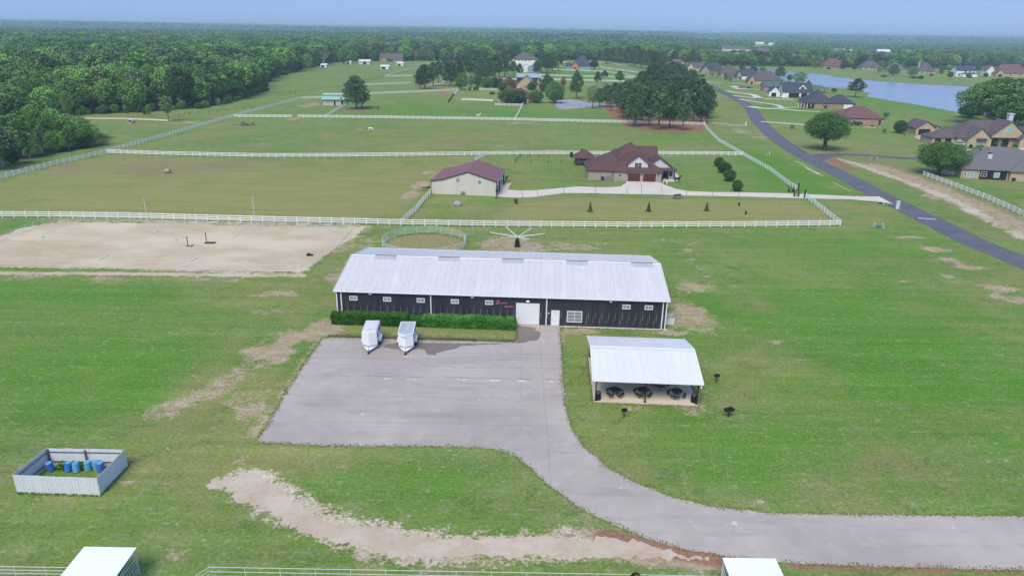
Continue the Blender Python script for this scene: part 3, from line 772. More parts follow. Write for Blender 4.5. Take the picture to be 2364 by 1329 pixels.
# ------------------------------------------------------------ the stable building
BO, BA, BL, BW, BE, BR_ = Vector((-24.1, 89.95, 0)), R(-2.4), 45.1, 19.6, 4.2, 6.1
barn = thing('stable_barn', 'long black metal stable with white ribbed roof behind the hedge and parking area', 'stable', BO, BA)
t = NT('worn_black_sheet'); p = t.obj()
s1 = t.noise(1.0, t.scale(p, (6, 6, .35)), 4, .7); s2 = t.noise(.5, p, 3)
c = t.mix(t.noise(1.3, t.scale(p, (3, 3, .3)), 3), (.024, .026, .034), (.044, .047, .062))
c = t.mix(t.math('MULTIPLY', t.ss(s1, .56, .70), t.ss(s2, .36, .58)), c, (.25, .27, .33))
c = t.mix(1.0, c, t.math('MULTIPLY_ADD', t.rand(), .35, .82), 'MULTIPLY')
BLACKSHEET = t.done(c, .55, .3)
def ribbed_wall(w, h, ribs=4, d=.03):
    """one sheet of wall: width w along x, outside towards -y"""
    m = MB(); m.box(0, 0, 0, w, .04, h)
    for i in range(ribs):
        x = w * (i + .5) / ribs; m.xprism([(0, 0)], 0, 0) if False else None
        m.prism([(x - .05, 0), (x - .02, -d), (x + .02, -d), (x + .05, 0)], 0, h)
    return m
N = 49; pw = BL / N
wp = ribbed_wall(pw - .012, BE - .12).mesh('wall_panel', BLACKSHEET)
fixn(wp)
for i in range(N): obj('wall_panel', wp, barn, (i * pw, 0, .02))
for i in range(N): obj('wall_panel', wp, barn, ((i + 1) * pw, BW, .02), R(180))
m = MB(); m.box(.06, .06, 0, BL - .06, BW - .06, BE - .15); m.xprism([(.1, BE - .15), (BW - .1, BE - .15), (BW / 2, BR_ - .12)], .07, BL - .07)
m.build('inner_shell', BLACKSHEET, barn)
ge = MB(); ge.xprism([(0, 0), (BW, 0), (BW, BE - .1), (BW / 2, BR_ - .08), (0, BE - .1)], 0, .05)
for i in range(40):
    y = BW * (i + .5) / 40; zt = BE - .14 + (BR_ - BE) * (1 - abs(y - BW / 2) / (BW / 2)) - .05
    ge.box(-.03, y - .03, 0, 0, y + .03, zt)
gm_ = ge.mesh('end_wall', BLACKSHEET); obj('end_wall', gm_, barn, (-.02, 0, 0)); obj('end_wall', gm_, barn, (BL + .02, BW, 0), R(180))
# roof sheets: each its own piece, ribs raised
def roof_sheet(w, run, rise, ribs, mat, name='roof_panel', over=.25, thick=.05):
    """sheet from eave (y=-over) up to ridge (y=run), local x width w"""
    s = rise / run; m = MB(); y0, z0 = -over, -over * s
    m.add([(0, y0, z0), (w, y0, z0), (w, run, rise), (0, run, rise), (0, y0, z0 - thick), (w, y0, z0 - thick), (w, run, rise - thick), (0, run, rise - thick)],
          [(0, 1, 2, 3), (7, 6, 5, 4), (4, 5, 1, 0), (5, 6, 2, 1), (6, 7, 3, 2), (7, 4, 0, 3)])
    for i in range(ribs):
        x = w * (i + .5) / ribs; hw, hh = (.030, .040)
        a = [(x - hw, y0 + .004, z0 + .001), (x + hw, y0 + .004, z0 + .001), (x, y0 + .004, z0 + hh), (x - hw, run, rise + .001), (x + hw, run, rise + .001), (x, run, rise + hh)]
        m.add(a, [(0, 1, 2), (0, 2, 5, 3), (2, 1, 4, 5), (4, 3, 5)])
    return fixn(m.mesh(name, mat))
ov = .30; NR = 50; rw = (BL + 2 * ov) / NR
rp = roof_sheet(rw - .010, BW / 2, BR_ - BE, 3, M['barn_roof'])
for i in range(NR): obj('roof_panel', rp, barn, (-ov + i * rw, 0, BE + .02))
for i in range(NR): obj('roof_panel', rp, barn, (BL + ov - i * rw, BW, BE + .02), R(180))
m = MB(); m.xprism([(BW / 2 - .25, BR_ + .02), (BW / 2, BR_ + .09), (BW / 2 + .25, BR_ + .02), (BW / 2, BR_ + .05)], -ov - .02, BL + ov + .02)
m.build('ridge_cap', M['trim'], barn)
m = MB(); m.box(-ov, -.42, BE - .12, BL + ov, -.27, BE - .02); m.build('gutter', M['trim'], barn)
m = MB(); m.box(-ov, BW + .27, BE - .12, BL + ov, BW + .42, BE - .02); m.build('gutter', M['trim'], barn)
for sx in (-ov - .06, BL + ov + .01):
    m = MB()
    for a, b in (((-.27, BE - .03), (BW / 2, BR_ + .05)), ((BW + .27, BE - .03), (BW / 2, BR_ + .05))): m.bar((sx + .025, a[0], a[1]), (sx + .025, b[0], b[1]), .05, .16)
    m.build('rake_trim', M['trim'], barn)
for x in (.06, .68, 13.05, 28.87, 44.55, 45.02):
    m = MB(); m.box(x - .07, -.16, .05, x + .07, -.045, BE - .12); m.build('downspout', M['trim'], barn)
# ridge lights/vents set just in front of the ridge
for i in range(5):
    x = 3.3 + 9.45 * i
    y0, y1 = BW / 2 + .15, BW / 2 - 1.05; zs = lambda y: BE + (BR_ - BE) * y / (BW / 2) + .06
    m = MB(); m.add([(x, y1, zs(y1)), (x + 3.15, y1, zs(y1)), (x + 3.15, BW / 2, BR_ + .10), (x, BW / 2, BR_ + .10), (x, y1, zs(y1) - .05), (x + 3.15, y1, zs(y1) - .05), (x + 3.15, BW / 2, BR_), (x, BW / 2, BR_)],
                    [(0, 1, 2, 3), (4, 5, 1, 0), (5, 6, 2, 1), (6, 7, 3, 2), (7, 4, 0, 3)])
    v = m.build('ridge_vent', M['skylight'], barn)
    m = MB(); m.box(x - .04, BW / 2 - .02, BR_ + .10, x + 3.19, BW / 2 + .08, BR_ + .16); m.build('vent_lip', M['timber'], v)
def window(par, x, z, w_, h_, y=-.07, fw=.09, mull=1, bars=0, glass=None, loc=None, rz=0, name='window', fmat=None):
    """frame ring with pane and bars; faces -y"""
    fr = MB(); fr.box(x, y, z, x + w_, y + .09, z + fw); fr.box(x, y, z + h_ - fw, x + w_, y + .09, z + h_)
    fr.box(x, y, z + fw, x + fw, y + .09, z + h_ - fw); fr.box(x + w_ - fw, y, z + fw, x + w_, y + .09, z + h_ - fw)
    f = fr.build(name, fmat or M['trim'], par, loc=loc); f.rotation_euler = (0, 0, rz)
    pb = MB(); pb.box(x + fw, y + .035, z + fw, x + w_ - fw, y + .05, z + h_ - fw); pb.build('pane', glass or M['glass'], f)
    if mull or bars:
        b = MB()
        for i in range(mull):
            xx = x + w_ * (i + 1) / (mull + 1); b.box(xx - .025, y + .015, z + fw, xx + .025, y + .034, z + h_ - fw)
        for i in range(bars):
            zz_ = z + h_ * (i + 1) / (bars + 1); b.box(x + fw, y + .018, zz_ - .02, x + w_ - fw, y + .033, zz_ + .02)
        b.build('glazing_bar', fmat or M['trim'], f)
    return f
for x in (1.82, 6.48, 11.12, 15.8, 20.49, 39.1, 42.1): window(barn, x, 2.78, 1.10, .62, -.11, .09, 1, 0, M['pale_glass'])
wf = window(barn, 31.68, .60, 2.08, 1.63, -.11, .10, 1, 2, M['pale_glass'])
# roller door of slats
fr = MB(); fr.box(24.72, -.12, 0, 24.86, -.03, 3.16); fr.box(27.78, -.12, 0, 27.92, -.03, 3.16); fr.box(24.86, -.12, 3.04, 27.78, -.03, 3.16)
dr_ = fr.build('garage_door', M['trim'], barn)
sl = MB(); sl.box(0, 0, 0, 2.90, .03, .275); sl = sl.mesh('slat', M['white_door'])
for i in range(10): obj('slat', sl, dr_, (24.87, -.085, .12 + i * .292))
m = MB(); m.box(24.87, -.08, .02, 27.77, -.04, .11); m.build('door_seal', M['concrete'], dr_)
m = MB(); m.box(25.0, -.115, 1.0, 25.18, -.086, 1.06); m.build('handle', M['black'], dr_)
fr = MB(); fr.box(29.52, -.12, 0, 29.60, -.03, 2.26); fr.box(30.60, -.12, 0, 30.68, -.03, 2.26); fr.box(29.60, -.12, 2.18, 30.60, -.03, 2.26)
pdoor = fr.build('entry_door', M['trim'], barn)
m = MB(); m.box(29.61, -.09, .06, 30.59, -.05, 2.17); m.build('door_leaf', M['white_door'], pdoor)
m = MB(); m.tube([(29.71, -.16, 1.0), (29.71, -.09, 1.0)], .04, 8); m.build('handle', M['black'], pdoor)
m = MB(); m.cbox(30.1, -.10, 1.98, .10, .02, .10); m.build('knocker', M['black'], pdoor)
m = MB(); m.tube([(30.1 + .30 * math.cos(a), -.1, 1.68 + .20 * math.sin(a)) for a in np.linspace(0, 2 * math.pi, 17)], .012, 5); m.build('wreath_ring', M['skylight'], pdoor)
for x, z in ((4.77, 3.86), (18.75, 3.86), (37.5, 3.86)):
    m = MB(); m.box(x - .22, -.26, z - .10, x + .22, -.05, z + .10); m.tube([(x, -.30, z - .12), (x, -.20, z - .02)], .09, 8); m.build('wall_light', M['skylight'], barn)
m = MB()
m.add(*[[(26.31 + .28 * math.cos(a) * math.cos(b), -.17 + .13 * math.sin(b), 3.47 + .16 * math.sin(a) * math.cos(b)) for b in np.linspace(-1.4, 1.4, 6) for a in np.linspace(0, 2 * math.pi, 12, endpoint=False)],
        [(i * 12 + k, i * 12 + (k + 1) % 12, (i + 1) * 12 + (k + 1) % 12, (i + 1) * 12 + k) for i in range(5) for k in range(12)]])
m.build('wall_light', M['white'], barn, smooth=True)
m = MB(); m.cbox(29.2, -.10, 1.84, .12, .10, .16); m.build('meter_box', M['white'], barn)
def text(par, s, x, z, size, mat, y=-.125, name='lettering', shear=.35, ext=.012, rot=None, loc=None):
    cu = bpy.data.curves.new(name, 'FONT'); cu.body = s; cu.size = size; cu.shear = shear; cu.extrude = ext; cu.resolution_u = 3
    tmp = bpy.data.objects.new('t', cu); COL.objects.link(tmp); dg = bpy.context.evaluated_depsgraph_get(); dg.update()
    me = bpy.data.meshes.new_from_object(tmp.evaluated_get(dg)); me.name = name; bpy.data.objects.remove(tmp); me.materials.clear(); me.materials.append(mat)
    o = obj(name, me, par, loc or (x, y, z), rot=rot or (R(90), 0, 0)); return o
SIGNM = plain('red_sign_letters', (.72, .22, .30), .5, .3, var=.05)
text(barn, 'S', 21.93, 2.92, .80, SIGNM); text(barn, 'immons', 22.33, 3.00, .36, SIGNM); text(barn, 'Gaulden', 23.10, 2.50, .38, SIGNM)

# narrow concrete apron along the stable foot and small step
m = MB(); m.box(30.8, -.45, 0, BL + .3, -.05, .03); a_ = struct(m.build('concrete_strip', M['concrete'])); a_.location = BO; a_.rotation_euler = (0, 0, BA)

# stock tank at the corner
tk = thing('stock_tank', 'small white ribbed metal bin at the right end of the black stable', 'bin', (21.95, 89.6, 0), BA)
m = MB(); W_, D_, H_ = 1.15, 1.5, 1.0
for a in ((0, 0, W_, .06), (0, D_ - .06, W_, D_), (0, .06, .06, D_ - .06), (W_ - .06, .06, W_, D_ - .06)): m.box(a[0] - W_ / 2, a[1], 0, a[2] - W_ / 2, a[3], H_)
for i in range(6): m.box(-W_ / 2 + .12 + i * .18, -.03, .02, -W_ / 2 + .18 + i * .18, 0, H_)
m.build('side', M['panel_white'], tk)
m = MB(); m.box(-W_ / 2 + .06, .06, .05, W_ / 2 - .06, D_ - .06, .4); m.build('floor', M['dark'], tk)
m = MB()
for a in ((-.03, -.04, W_ + .03, .03), (-.03, D_ - .03, W_ + .03, D_ + .04)): m.box(a[0] - W_ / 2, a[1], H_, a[2] - W_ / 2, a[3], H_ + .04)
m.build('rim', M['steel'], tk)

# ------------------------------------------------------------ foliage generators
def leaf_cloud(name, C, Nn, size, mat, tone, r, out_w=.55, extra=None):
    """one small quad per centre; normals lean outward"""
    n = len(C); nr = Nn * out_w + r.normal(size=(n, 3)) * .6; nr /= np.linalg.norm(nr, axis=1)[:, None] + 1e-9
    ref = r.normal(size=(n, 3)); u = np.cross(nr, ref); u /= np.linalg.norm(u, axis=1)[:, None] + 1e-9; v = np.cross(nr, u)
    s = (size * r.uniform(.6, 1.35, n))[:, None] if np.ndim(size) == 0 else size[:, None]
    asp = r.uniform(.45, .9, n)[:, None]
    co = np.stack([C - u * s, C - v * s * asp, C + u * s, C + v * s * asp], 1).reshape(-1, 3)
    q = np.arange(4 * n).reshape(n, 4); tn = np.repeat(tone, 4)
    if extra is not None:
        ev, ef = extra; q = np.vstack([q, np.array(ef) + 4 * n]); co = np.vstack([co, ev]); tn = np.concatenate([tn, np.zeros(len(ev))])
    me = raw_mesh(name, co, q, mat); set_attr(me, 'tone', tn); return me
def crown_pts(r, lobes, per):
    """lobes: list of (cx, cy, cz, rx, ry, rz, tone)"""
    Cs, Ns, Ts = [], [], []
    for cx, cy, cz, rx, ry, rz, tn in lobes:
        d = r.normal(size=(per, 3)); d[:, 2] = d[:, 2] + .35; d /= np.linalg.norm(d, axis=1)[:, None]
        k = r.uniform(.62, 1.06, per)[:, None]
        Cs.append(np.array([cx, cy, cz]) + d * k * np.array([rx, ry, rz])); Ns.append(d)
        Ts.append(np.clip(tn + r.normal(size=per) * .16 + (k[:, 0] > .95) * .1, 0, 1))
    return np.concatenate(Cs), np.concatenate(Ns), np.concatenate(Ts)
def broad_lobes(r, H, Rr, z0, n, lr=(.24, .40), flat=1.0):
    """lobes over an egg of height H-z0 and radius Rr"""
    cz = (H + z0) / 2; hz_ = (H - z0) / 2; out = []
    for i in range(n):
        ph = i * 2.399963 + r.uniform(-.4, .4); zz_ = 1 - 2 * (i + .5) / n; rr = math.sqrt(max(0, 1 - zz_ * zz_)) * r.uniform(.66, 1.10)
        k = r.uniform(*lr) * Rr
        out.append((rr * (Rr - k) * math.cos(ph), rr * (Rr - k) * math.sin(ph), cz + zz_ * (hz_ - k * .8), k, k, k * .8 * flat, r.uniform(.0, .8)))
    for i in range(max(3, n // 5)): out.append((r.uniform(-.3, .3) * Rr, r.uniform(-.3, .3) * Rr, cz + r.uniform(-.4, .5) * hz_, .45 * Rr, .45 * Rr, .4 * hz_, .1))  # inner lobes toned dark: shade inside the crown put into leaf colour
    return out
def trunk_mesh(r, H, r0, limbs, zc, spread, mat, name='trunk', lean=0):
    m = MB(); tx, ty = r.uniform(-lean, lean), r.uniform(-lean, lean)
    m.tube([(0, 0, -.1), (tx * .3, ty * .3, H * .35), (tx * .7, ty * .7, H * .65), (tx, ty, H * .95)], [r0 * 1.25, r0, r0 * .65, r0 * .15], 7)
    for i in range(limbs):
        a = i * 2.4 + r.uniform(0, .8); z = zc * (.55 + .5 * i / max(1, limbs)); k = r.uniform(.6, 1)
        m.tube([(tx * .5, ty * .5, z), (spread * .4 * k * math.cos(a), spread * .4 * k * math.sin(a), z + spread * .22), (spread * .85 * k * math.cos(a), spread * .85 * k * math.sin(a), z + spread * .5)], [r0 * .45, r0 * .28, r0 * .08], 5)
    return m.mesh(name, mat)
class Proto:
    """a kind of tree: crown mesh and trunk mesh, height 10 and radius rad"""
    def __init__(self, crown, trunk, H, rad): self.c, self.t, self.H, self.r = crown, trunk, H, rad
P = {}
def mkproto(key, seed, mat, H, rad, z0, n, per, size, lr=(.24, .40), bark='bark', r0=.28, limbs=5, flat=1.0, lean=.2):
    r = np.random.default_rng(seed)
    lob = broad_lobes(r, H, rad, z0, n, lr, flat); C_, N_, T_ = crown_pts(r, lob, per)
    P[key] = Proto(leaf_cloud('crown', C_, N_, size, mat, T_, r), trunk_mesh(r, H * .8, r0, limbs, z0 + .25 * (H - z0), rad, M[bark], lean=lean), H, rad)
for k, (sd, mt) in enumerate(((11, 'wood'), (12, 'dark'), (13, 'bright'), (14, 'grey'), (15, 'wood'))):
    mkproto('wood%d' % k, sd, L[mt], 10, 3.9 + .3 * (k % 3), 1.6 + .4 * (k % 2), 26 + 3 * k, 95, .27, (.20, .36), ['bark', 'pale_bark'][k % 2])
mkproto('yard', 21, L['yard'], 10, 7.2, 2.3, 80, 230, .17, (.18, .30), r0=.55, limbs=9)
mkproto('yard2', 22, L['yard'], 10, 7.6, 1.4, 80, 230, .17, (.18, .30), r0=.5, limbs=9)
mkproto('big', 23, L['wood'], 10, 7.0, .6, 110, 230, .16, (.13, .26), r0=.5, limbs=9)
mkproto('light', 24, L['bright'], 10, 4.0, 1.0, 30, 120, .17, (.16, .40), 'pale_bark', r0=.16, limbs=8)
mkproto('slim', 25, L['olive'], 10, 2.5, 2.6, 22, 60, .17, (.22, .38), 'bark', r0=.14)
mkproto('olive', 26, L['olive'], 10, 3.6, 2.0, 22, 45, .17, (.22, .38), 'bark', r0=.16, limbs=8)
mkproto('red', 27, L['red'], 10, 3.4, 1.0, 24, 70, .24, (.22, .38), 'bark')
mkproto('shrub', 28, L['yard'], 10, 4.3, .2, 26, 220, .30, (.26, .48), r0=.4)
mkproto('darkbush', 29, L['yard'], 10, 7.0, .1, 34, 190, .32, (.24, .44), r0=.4)
def mkpine(key, seed, H, rad, z0, n, per):
    r = np.random.default_rng(seed); lob = []
    for i in range(n):
        f = (i + .5) / n; z = z0 + (H - z0 - .7) * f; prof = rad * math.sin(math.pi * min(1, .16 + .84 * f) ** .9) ** .55 * (1.05 - .25 * f)
        a = i * 2.4 + r.uniform(-.5, .5); d_ = prof * r.uniform(.35, .85); k = r.uniform(.22, .37) * rad * (1.05 - .25 * f)
        lob.append((d_ * math.cos(a), d_ * math.sin(a), z, k, k, k * .55, r.uniform(0, .9)))
    C_, N_, T_ = crown_pts(r, lob, per)
    m = MB(); m.tube([(0, 0, -.1), (.08, .05, H * .5), (0, .1, H * .96)], [.24, .17, .05], 7)
    for i in range(0, n, 2):
        lb = lob[i]; m.tube([(0, 0, lb[2] - .5), (lb[0] * .9, lb[1] * .9, lb[2])], [.06, .03], 4)
    P[key] = Proto(leaf_cloud('crown', C_, N_, .18, L['pine'], T_, r, .35), m.mesh('trunk', M['bark']), H, rad)
mkpine('pine0', 31, 10, 3.7, 2.6, 44, 115); mkpine('pine1', 32, 10, 3.3, 3.4, 34, 120); mkpine('pine2', 33, 10, 4.4, 2.0, 52, 115)
def mkbare(key, seed, mat, H=10):
    r = np.random.default_rng(seed); m = MB()
    def br(p_, d_, l_, rr, lv):
        q_ = p_ + d_ * l_; m.tube([p_, (p_ + q_) / 2 + Vector(r.normal(size=3)) * .04 * l_, q_], [rr, rr * .8, rr * .6], 5 if lv < 2 else 4)
        if lv < 4:
            for i in range(3 if lv else 4):
                nd = (d_ + Vector(r.normal(size=3)) * .55 + Vector((0, 0, .15))).normalized(); br(q_ - d_ * l_ * .25 * i * .6, nd, l_ * r.uniform(.58, .8), rr * .55, lv + 1)
    br(Vector((0, 0, -.1)), Vector((0, 0, 1)), H * .33, .16, 0)
    me = m.mesh('trunk', mat); z = max(v.co.z for v in me.vertices); s_ = H / z
    for v in me.vertices: v.co = v.co * s_
    P[key] = Proto(None, me, H, 3.5)
mkbare('bare', 41, M['pale_bark'])
# cone shrub
r = np.random.default_rng(51); n = 2200; z = r.uniform(0, 1, n) ** 1.2; a = r.uniform(0, 6.283, n); rr = (1 - z) ** .8 * 2.6 * (1 + .15 * np.sin(5 * a + 9 * z)) * r.uniform(.8, 1.05, n)
C_ = np.stack([rr * np.cos(a), rr * np.sin(a), .3 + z * 9.7], 1); N_ = np.stack([np.cos(a), np.sin(a), np.full(n, .4)], 1)
m = MB(); m.tube([(0, 0, 0), (0, 0, 8)], [.3, .1], 6)
P['cone'] = Proto(leaf_cloud('crown', C_, N_, .42, L['yard'], r.uniform(0, .8, n), r), m.mesh('trunk', M['bark']), 10, 2.8)

def tree(kind, px, py, top, wid, name, label, cat='tree', group=None, base=None, h=None, rz=None):
    """plant a tree at photo place (px, py) whose top shows at row top and whose crown is wid pixels wide"""
    p_ = base or G(px, py); pr = P[kind]; H_ = h if h is not None else HGT(px, py, top)
    rad = wid / PXM(p_) / 2 if wid else pr.r * H_ / pr.H
    o = thing(name, label, cat, p_, random.uniform(0, 6.28) if rz is None else rz, group)
    sc = (rad / pr.r * .97, rad / pr.r * .97, H_ / pr.H)
    if pr.c: obj('crown' if cat != 'hedge' else 'foliage', pr.c, o, scale=sc)
    ts = min(sc[0], sc[2]) * 1.0
    obj('trunk', pr.t, o, scale=(ts, ts, sc[2]))
    return o

# ------------------------------------------------------------ hedges in front of the stable
def hedge(x0, x1, y0, y1, h, n, seed, label, thin=0):
    """local to the stable front: clipped box of leaves over a box core in the darkest leaf tone, as inner shade"""
    r = np.random.default_rng(seed); o = thing('hedge', label, 'hedge', BO + Vector((0, 0, 0)), BA, 'hedges along the stable front')
    k = n // 10; Cs, Ns = [], []
    def face(m_, fn, nn):
        a, b = r.uniform(0, 1, m_), r.uniform(0, 1, m_); c_ = fn(a, b); Cs.append(c_); Ns.append(np.tile(nn, (m_, 1)))
    Lx = x1 - x0; bump_ = lambda x: (fnoise(x, x * 0 + seed, 2.0, seed, 3) - .5)
    def top(a, b): x = x0 + a * Lx; return np.stack([x, y0 + b * (y1 - y0), h + bump_(x) * .45 - ((b - .5) * 2) ** 4 * .22], 1)
    def front(a, b): x = x0 + a * Lx; return np.stack([x, y0 + bump_(x + 40) * .3 + (b > .85) * (b - .85) * 1.2, b * (h + bump_(x) * .45)], 1)
    def back(a, b): x = x0 + a * Lx; return np.stack([x, y1 + 0 * a, b * h], 1)
    face(int(n * .42), top, (0, -.2, 1)); face(int(n * .42), front, (0, -1, .2)); face(int(n * .08), back, (0, 1, .2))
    for e, s in ((x0, -1), (x1, 1)): face(int(n * .04), lambda a, b: np.stack([e + s * (.15 * np.sin(b * 3.1)), y0 + a * (y1 - y0), b * h], 1), (s, 0, .2))
    C_ = np.concatenate(Cs) + r.normal(size=(sum(map(len, Cs)), 3)) * .085; N_ = np.concatenate(Ns)
    q = .14; bx = MB(); bx.box(x0 + q, y0 + q + .05, 0, x1 - q, y1 - q, h - q - .15)
    tn = np.clip((fnoise(C_[:, 0], C_[:, 2] * 2, .8, 5, 2) - .3) * 1.4 + r.normal(size=len(C_)) * .12 + (N_[:, 2] > .9) * .35, 0, 1)  # top leaves toned lighter: light from above put into leaf colour
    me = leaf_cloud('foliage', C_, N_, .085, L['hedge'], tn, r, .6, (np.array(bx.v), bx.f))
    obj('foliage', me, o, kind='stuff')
    m = MB()
    for i in range(int(Lx / .9)): xx = x0 + .4 + i * .9; m.tube([(xx, (y0 + y1) / 2, 0), (xx + .05, (y0 + y1) / 2, h * .6)], .03, 5)
    obj('stem', m.mesh('stem', M['bark']), o); return o
hedge(-.15, 10.1, -2.2, -.8, 1.52, 15000, 61, 'left clipped green hedge in front of the black stable, behind the first trailer')
hedge(9.9, 12.5, -2.0, -.85, 1.05, 3500, 62, 'low thin dark stretch of hedge between the two taller hedges')
hedge(12.3, 24.55, -2.15, -.8, 1.48, 17000, 63, 'right clipped green hedge ending beside the white roller door')

# railway-sleeper kerb
kb = thing('timber_kerb', 'old timber kerb along the top of the parking area behind the trailers', 'kerb', (0, 0, 0))
a_, b_ = G(757, 776), G(1190, 788); nT = 10
tm = MB(); tm.box(0, -.11, 0, 1, .11, .20); tm = tm.mesh('timber', M['timber'])
for i in range(nT):
    p0, p1 = a_.lerp(b_, i / nT), a_.lerp(b_, (i + 1) / nT); d_ = p1 - p0
    obj('timber', tm, kb, (p0.x, p0.y + random.uniform(-.04, .04), random.uniform(-.02, .02)), math.atan2(d_.y, d_.x) + random.uniform(-.008, .008), (d_.length - .05, 1, 1))
kc = thing('timber_kerb', 'short timber kerb running up to the roller door beside the damp asphalt', 'kerb', (0, 0, 0))
a_, b_ = G(1191, 786), G(1193, 757)
for i in range(2):
    p0, p1 = a_.lerp(b_, i / 2), a_.lerp(b_, (i + 1) / 2); d_ = p1 - p0; obj('timber', tm, kc, (p0.x, p0.y + .15, 0), math.atan2(d_.y, d_.x), (d_.length - .05, .8, .9))

# ------------------------------------------------------------ horse trailers
def trailer(x, y, rz, label, round_top, roof_mat):
    T = thing('horse_trailer', label, 'trailer', (x, y, 0), rz, 'horse trailers parked by the kerb')
    W2, Lr, z0, z1 = .93, 3.9, .42, 2.28      # nose tip at y=-.35, tail at y=Lr
    plan = [(-W2, Lr), (-W2, .22), (0, -.22), (W2, .22), (W2, Lr)]
    m = MB(); m.prism(plan[::-1], z0 + .32, z1); m.build('body', M['white_door'], T)
    m = MB(); m.prism([(x_ * 1.012, y_ - (.012 if y_ < 1 else -.01)) for x_, y_ in plan][::-1], z0, z0 + .32); m.build('stone_guard', M['skylight'], T)
    if round_top:
        m = MB(); lv = [(1.0, z1, 0), (.99, z1 + .10, .03), (.90, z1 + .19, .12), (.72, z1 + .23, .22)]
        n_ = len(plan); vs = [(px_ * s_, max(py_, -9) + (sh if py_ < 1 else -sh), zz_) for s_, zz_, sh in lv for px_, py_ in plan]
        fs = [(i * n_ + k, i * n_ + (k + 1) % n_, (i + 1) * n_ + (k + 1) % n_, (i + 1) * n_ + k) for i in range(3) for k in range(n_)] + [tuple(3 * n_ + k for k in range(n_))]
        m.add(vs, fs); fixn(m.mesh('x', None)); o = m.build('roof', roof_mat, T, smooth=False); fixn(o.data)
        zr = z1 + .235
    else:
        m = MB(); m.prism([(x_ * .95, y_ + (.04 if y_ < 1 else -.04)) for x_, y_ in plan][::-1], z1 + .03, z1 + .06); m.build('roof', roof_mat, T); zr = z1 + .06
        m = MB(); pp = plan + [plan[0]]
        for a, b in zip(pp[:-1], pp[1:]): m.bar((a[0], a[1], z1 + .02), (b[0], b[1], z1 + .02), .09, .12)
        m.build('roof_rim', M['white'], T)
    for vx, vy in ((-.38, 1.35), (.38, 1.35), (0, 2.5)) if round_top else ((.1, 1.7), (.15, 2.7)):
        m = MB(); m.box(vx - .14, vy - .06, zr - .02, vx + .14, vy + .06, zr + .05); m.build('roof_vent', M['steel'], T)
    if round_top: m = MB(); m.lathe([(.16, zr - .02), (.14, zr + .05)], 0, .85, 12); m.build('roof_hatch', M['skylight'], T)
    for sx in (-1, 1):
        m = MB(); x_ = sx * (W2 + .005)
        m.box(min(x_, x_ + sx * .02), .65, 1.45, max(x_, x_ + sx * .02), 1.05, 2.0); m.build('window', M['dark'], T)
        m = MB(); m.box(min(x_, x_ + sx * .02), 2.0, 1.62, max(x_, x_ + sx * .02), 3.4, 2.05); m.build('window', M['dark'], T)
        m = MB(); m.box(min(x_, x_ + sx * .03), 1.25, .80, max(x_, x_ + sx * .03), 1.32, 2.1); m.build('side_rib', M['trim'], T)
        m = MB(); m.yprism([(x_, .55), (x_ + sx * .30, .55), (x_ + sx * .30, .86), (x_, .93)], 1.55, 3.15); m.build('fender', M['white'], T)
        for wy in (1.95, 2.75):
            m = MB(); m.tube([(x_ + sx * .04, wy, .33), (x_ + sx * .25, wy, .33)], .33, 18); wh = m.build('wheel', M['tyre'], T)
            m = MB(); m.tube([(x_ + sx * .245, wy, .33), (x_ + sx * .265, wy, .33)], .17, 12); m.build('rim', M['steel'], wh)
    m = MB(); m.bar((-.70, .1, .42), (0, -1.15, .42), .08); m.bar((.70, .1, .42), (0, -1.15, .42), .08)
    m.add([(-.55, -.10, .47), (.55, -.10, .47), (0, -1.0, .47), (-.55, -.10, .44), (.55, -.10, .44), (0, -1.0, .44)], [(0, 2, 1), (3, 4, 5), (0, 1, 4, 3), (1, 2, 5, 4), (2, 0, 3, 5)])
    m.build('drawbar', M['white'], T)
    m = MB(); m.tube([(0, -1.02, .06), (0, -1.02, .85)], .035, 8); m.tube([(0, -1.02, .85), (.12, -1.06, .85)], .02, 6); m.box(-.14, -1.16, 0, .14, -.90, .06); m.build('jack', M['black'], T)
    m = MB(); m.box(-.07, -1.42, .38, .07, -1.10, .47); m.build('coupler', M['black'], T)
    for sx in (-1, 1): m = MB(); m.box(sx * .78 - .06, Lr, .7, sx * .78 + .06, Lr + .03, .9); m.build('tail_light', M['red'], T)
    m = MB(); m.box(-.82, Lr + .004, .5, -.02, Lr + .03, 1.5); m.build('rear_door', M['white_door'], T); m = MB(); m.box(.02, Lr + .004, .5, .82, Lr + .03, 1.5); m.build('rear_door', M['white_door'], T)
    return T
def nose_text(T, s, size=.2):
    ang = math.atan2(-.44, .93)
    o = text(T, s, 0, 0, size, M['black'], name='lettering', shear=.2, ext=.004, loc=(-.50, .005, 1.88), rot=(R(90), 0, ang)); return o
trailer(-17.72, 79.85, R(3), 'white horse trailer with rounded roof and hatch, the left one of two', True, M['barn_roof'])
T2 = trailer(-13.15, 79.75, R(3), 'white horse trailer with flat grey roof and lettering on its nose, the right one', False, M['skylight'])
nose_text(T2, 'Sundowner', .17)

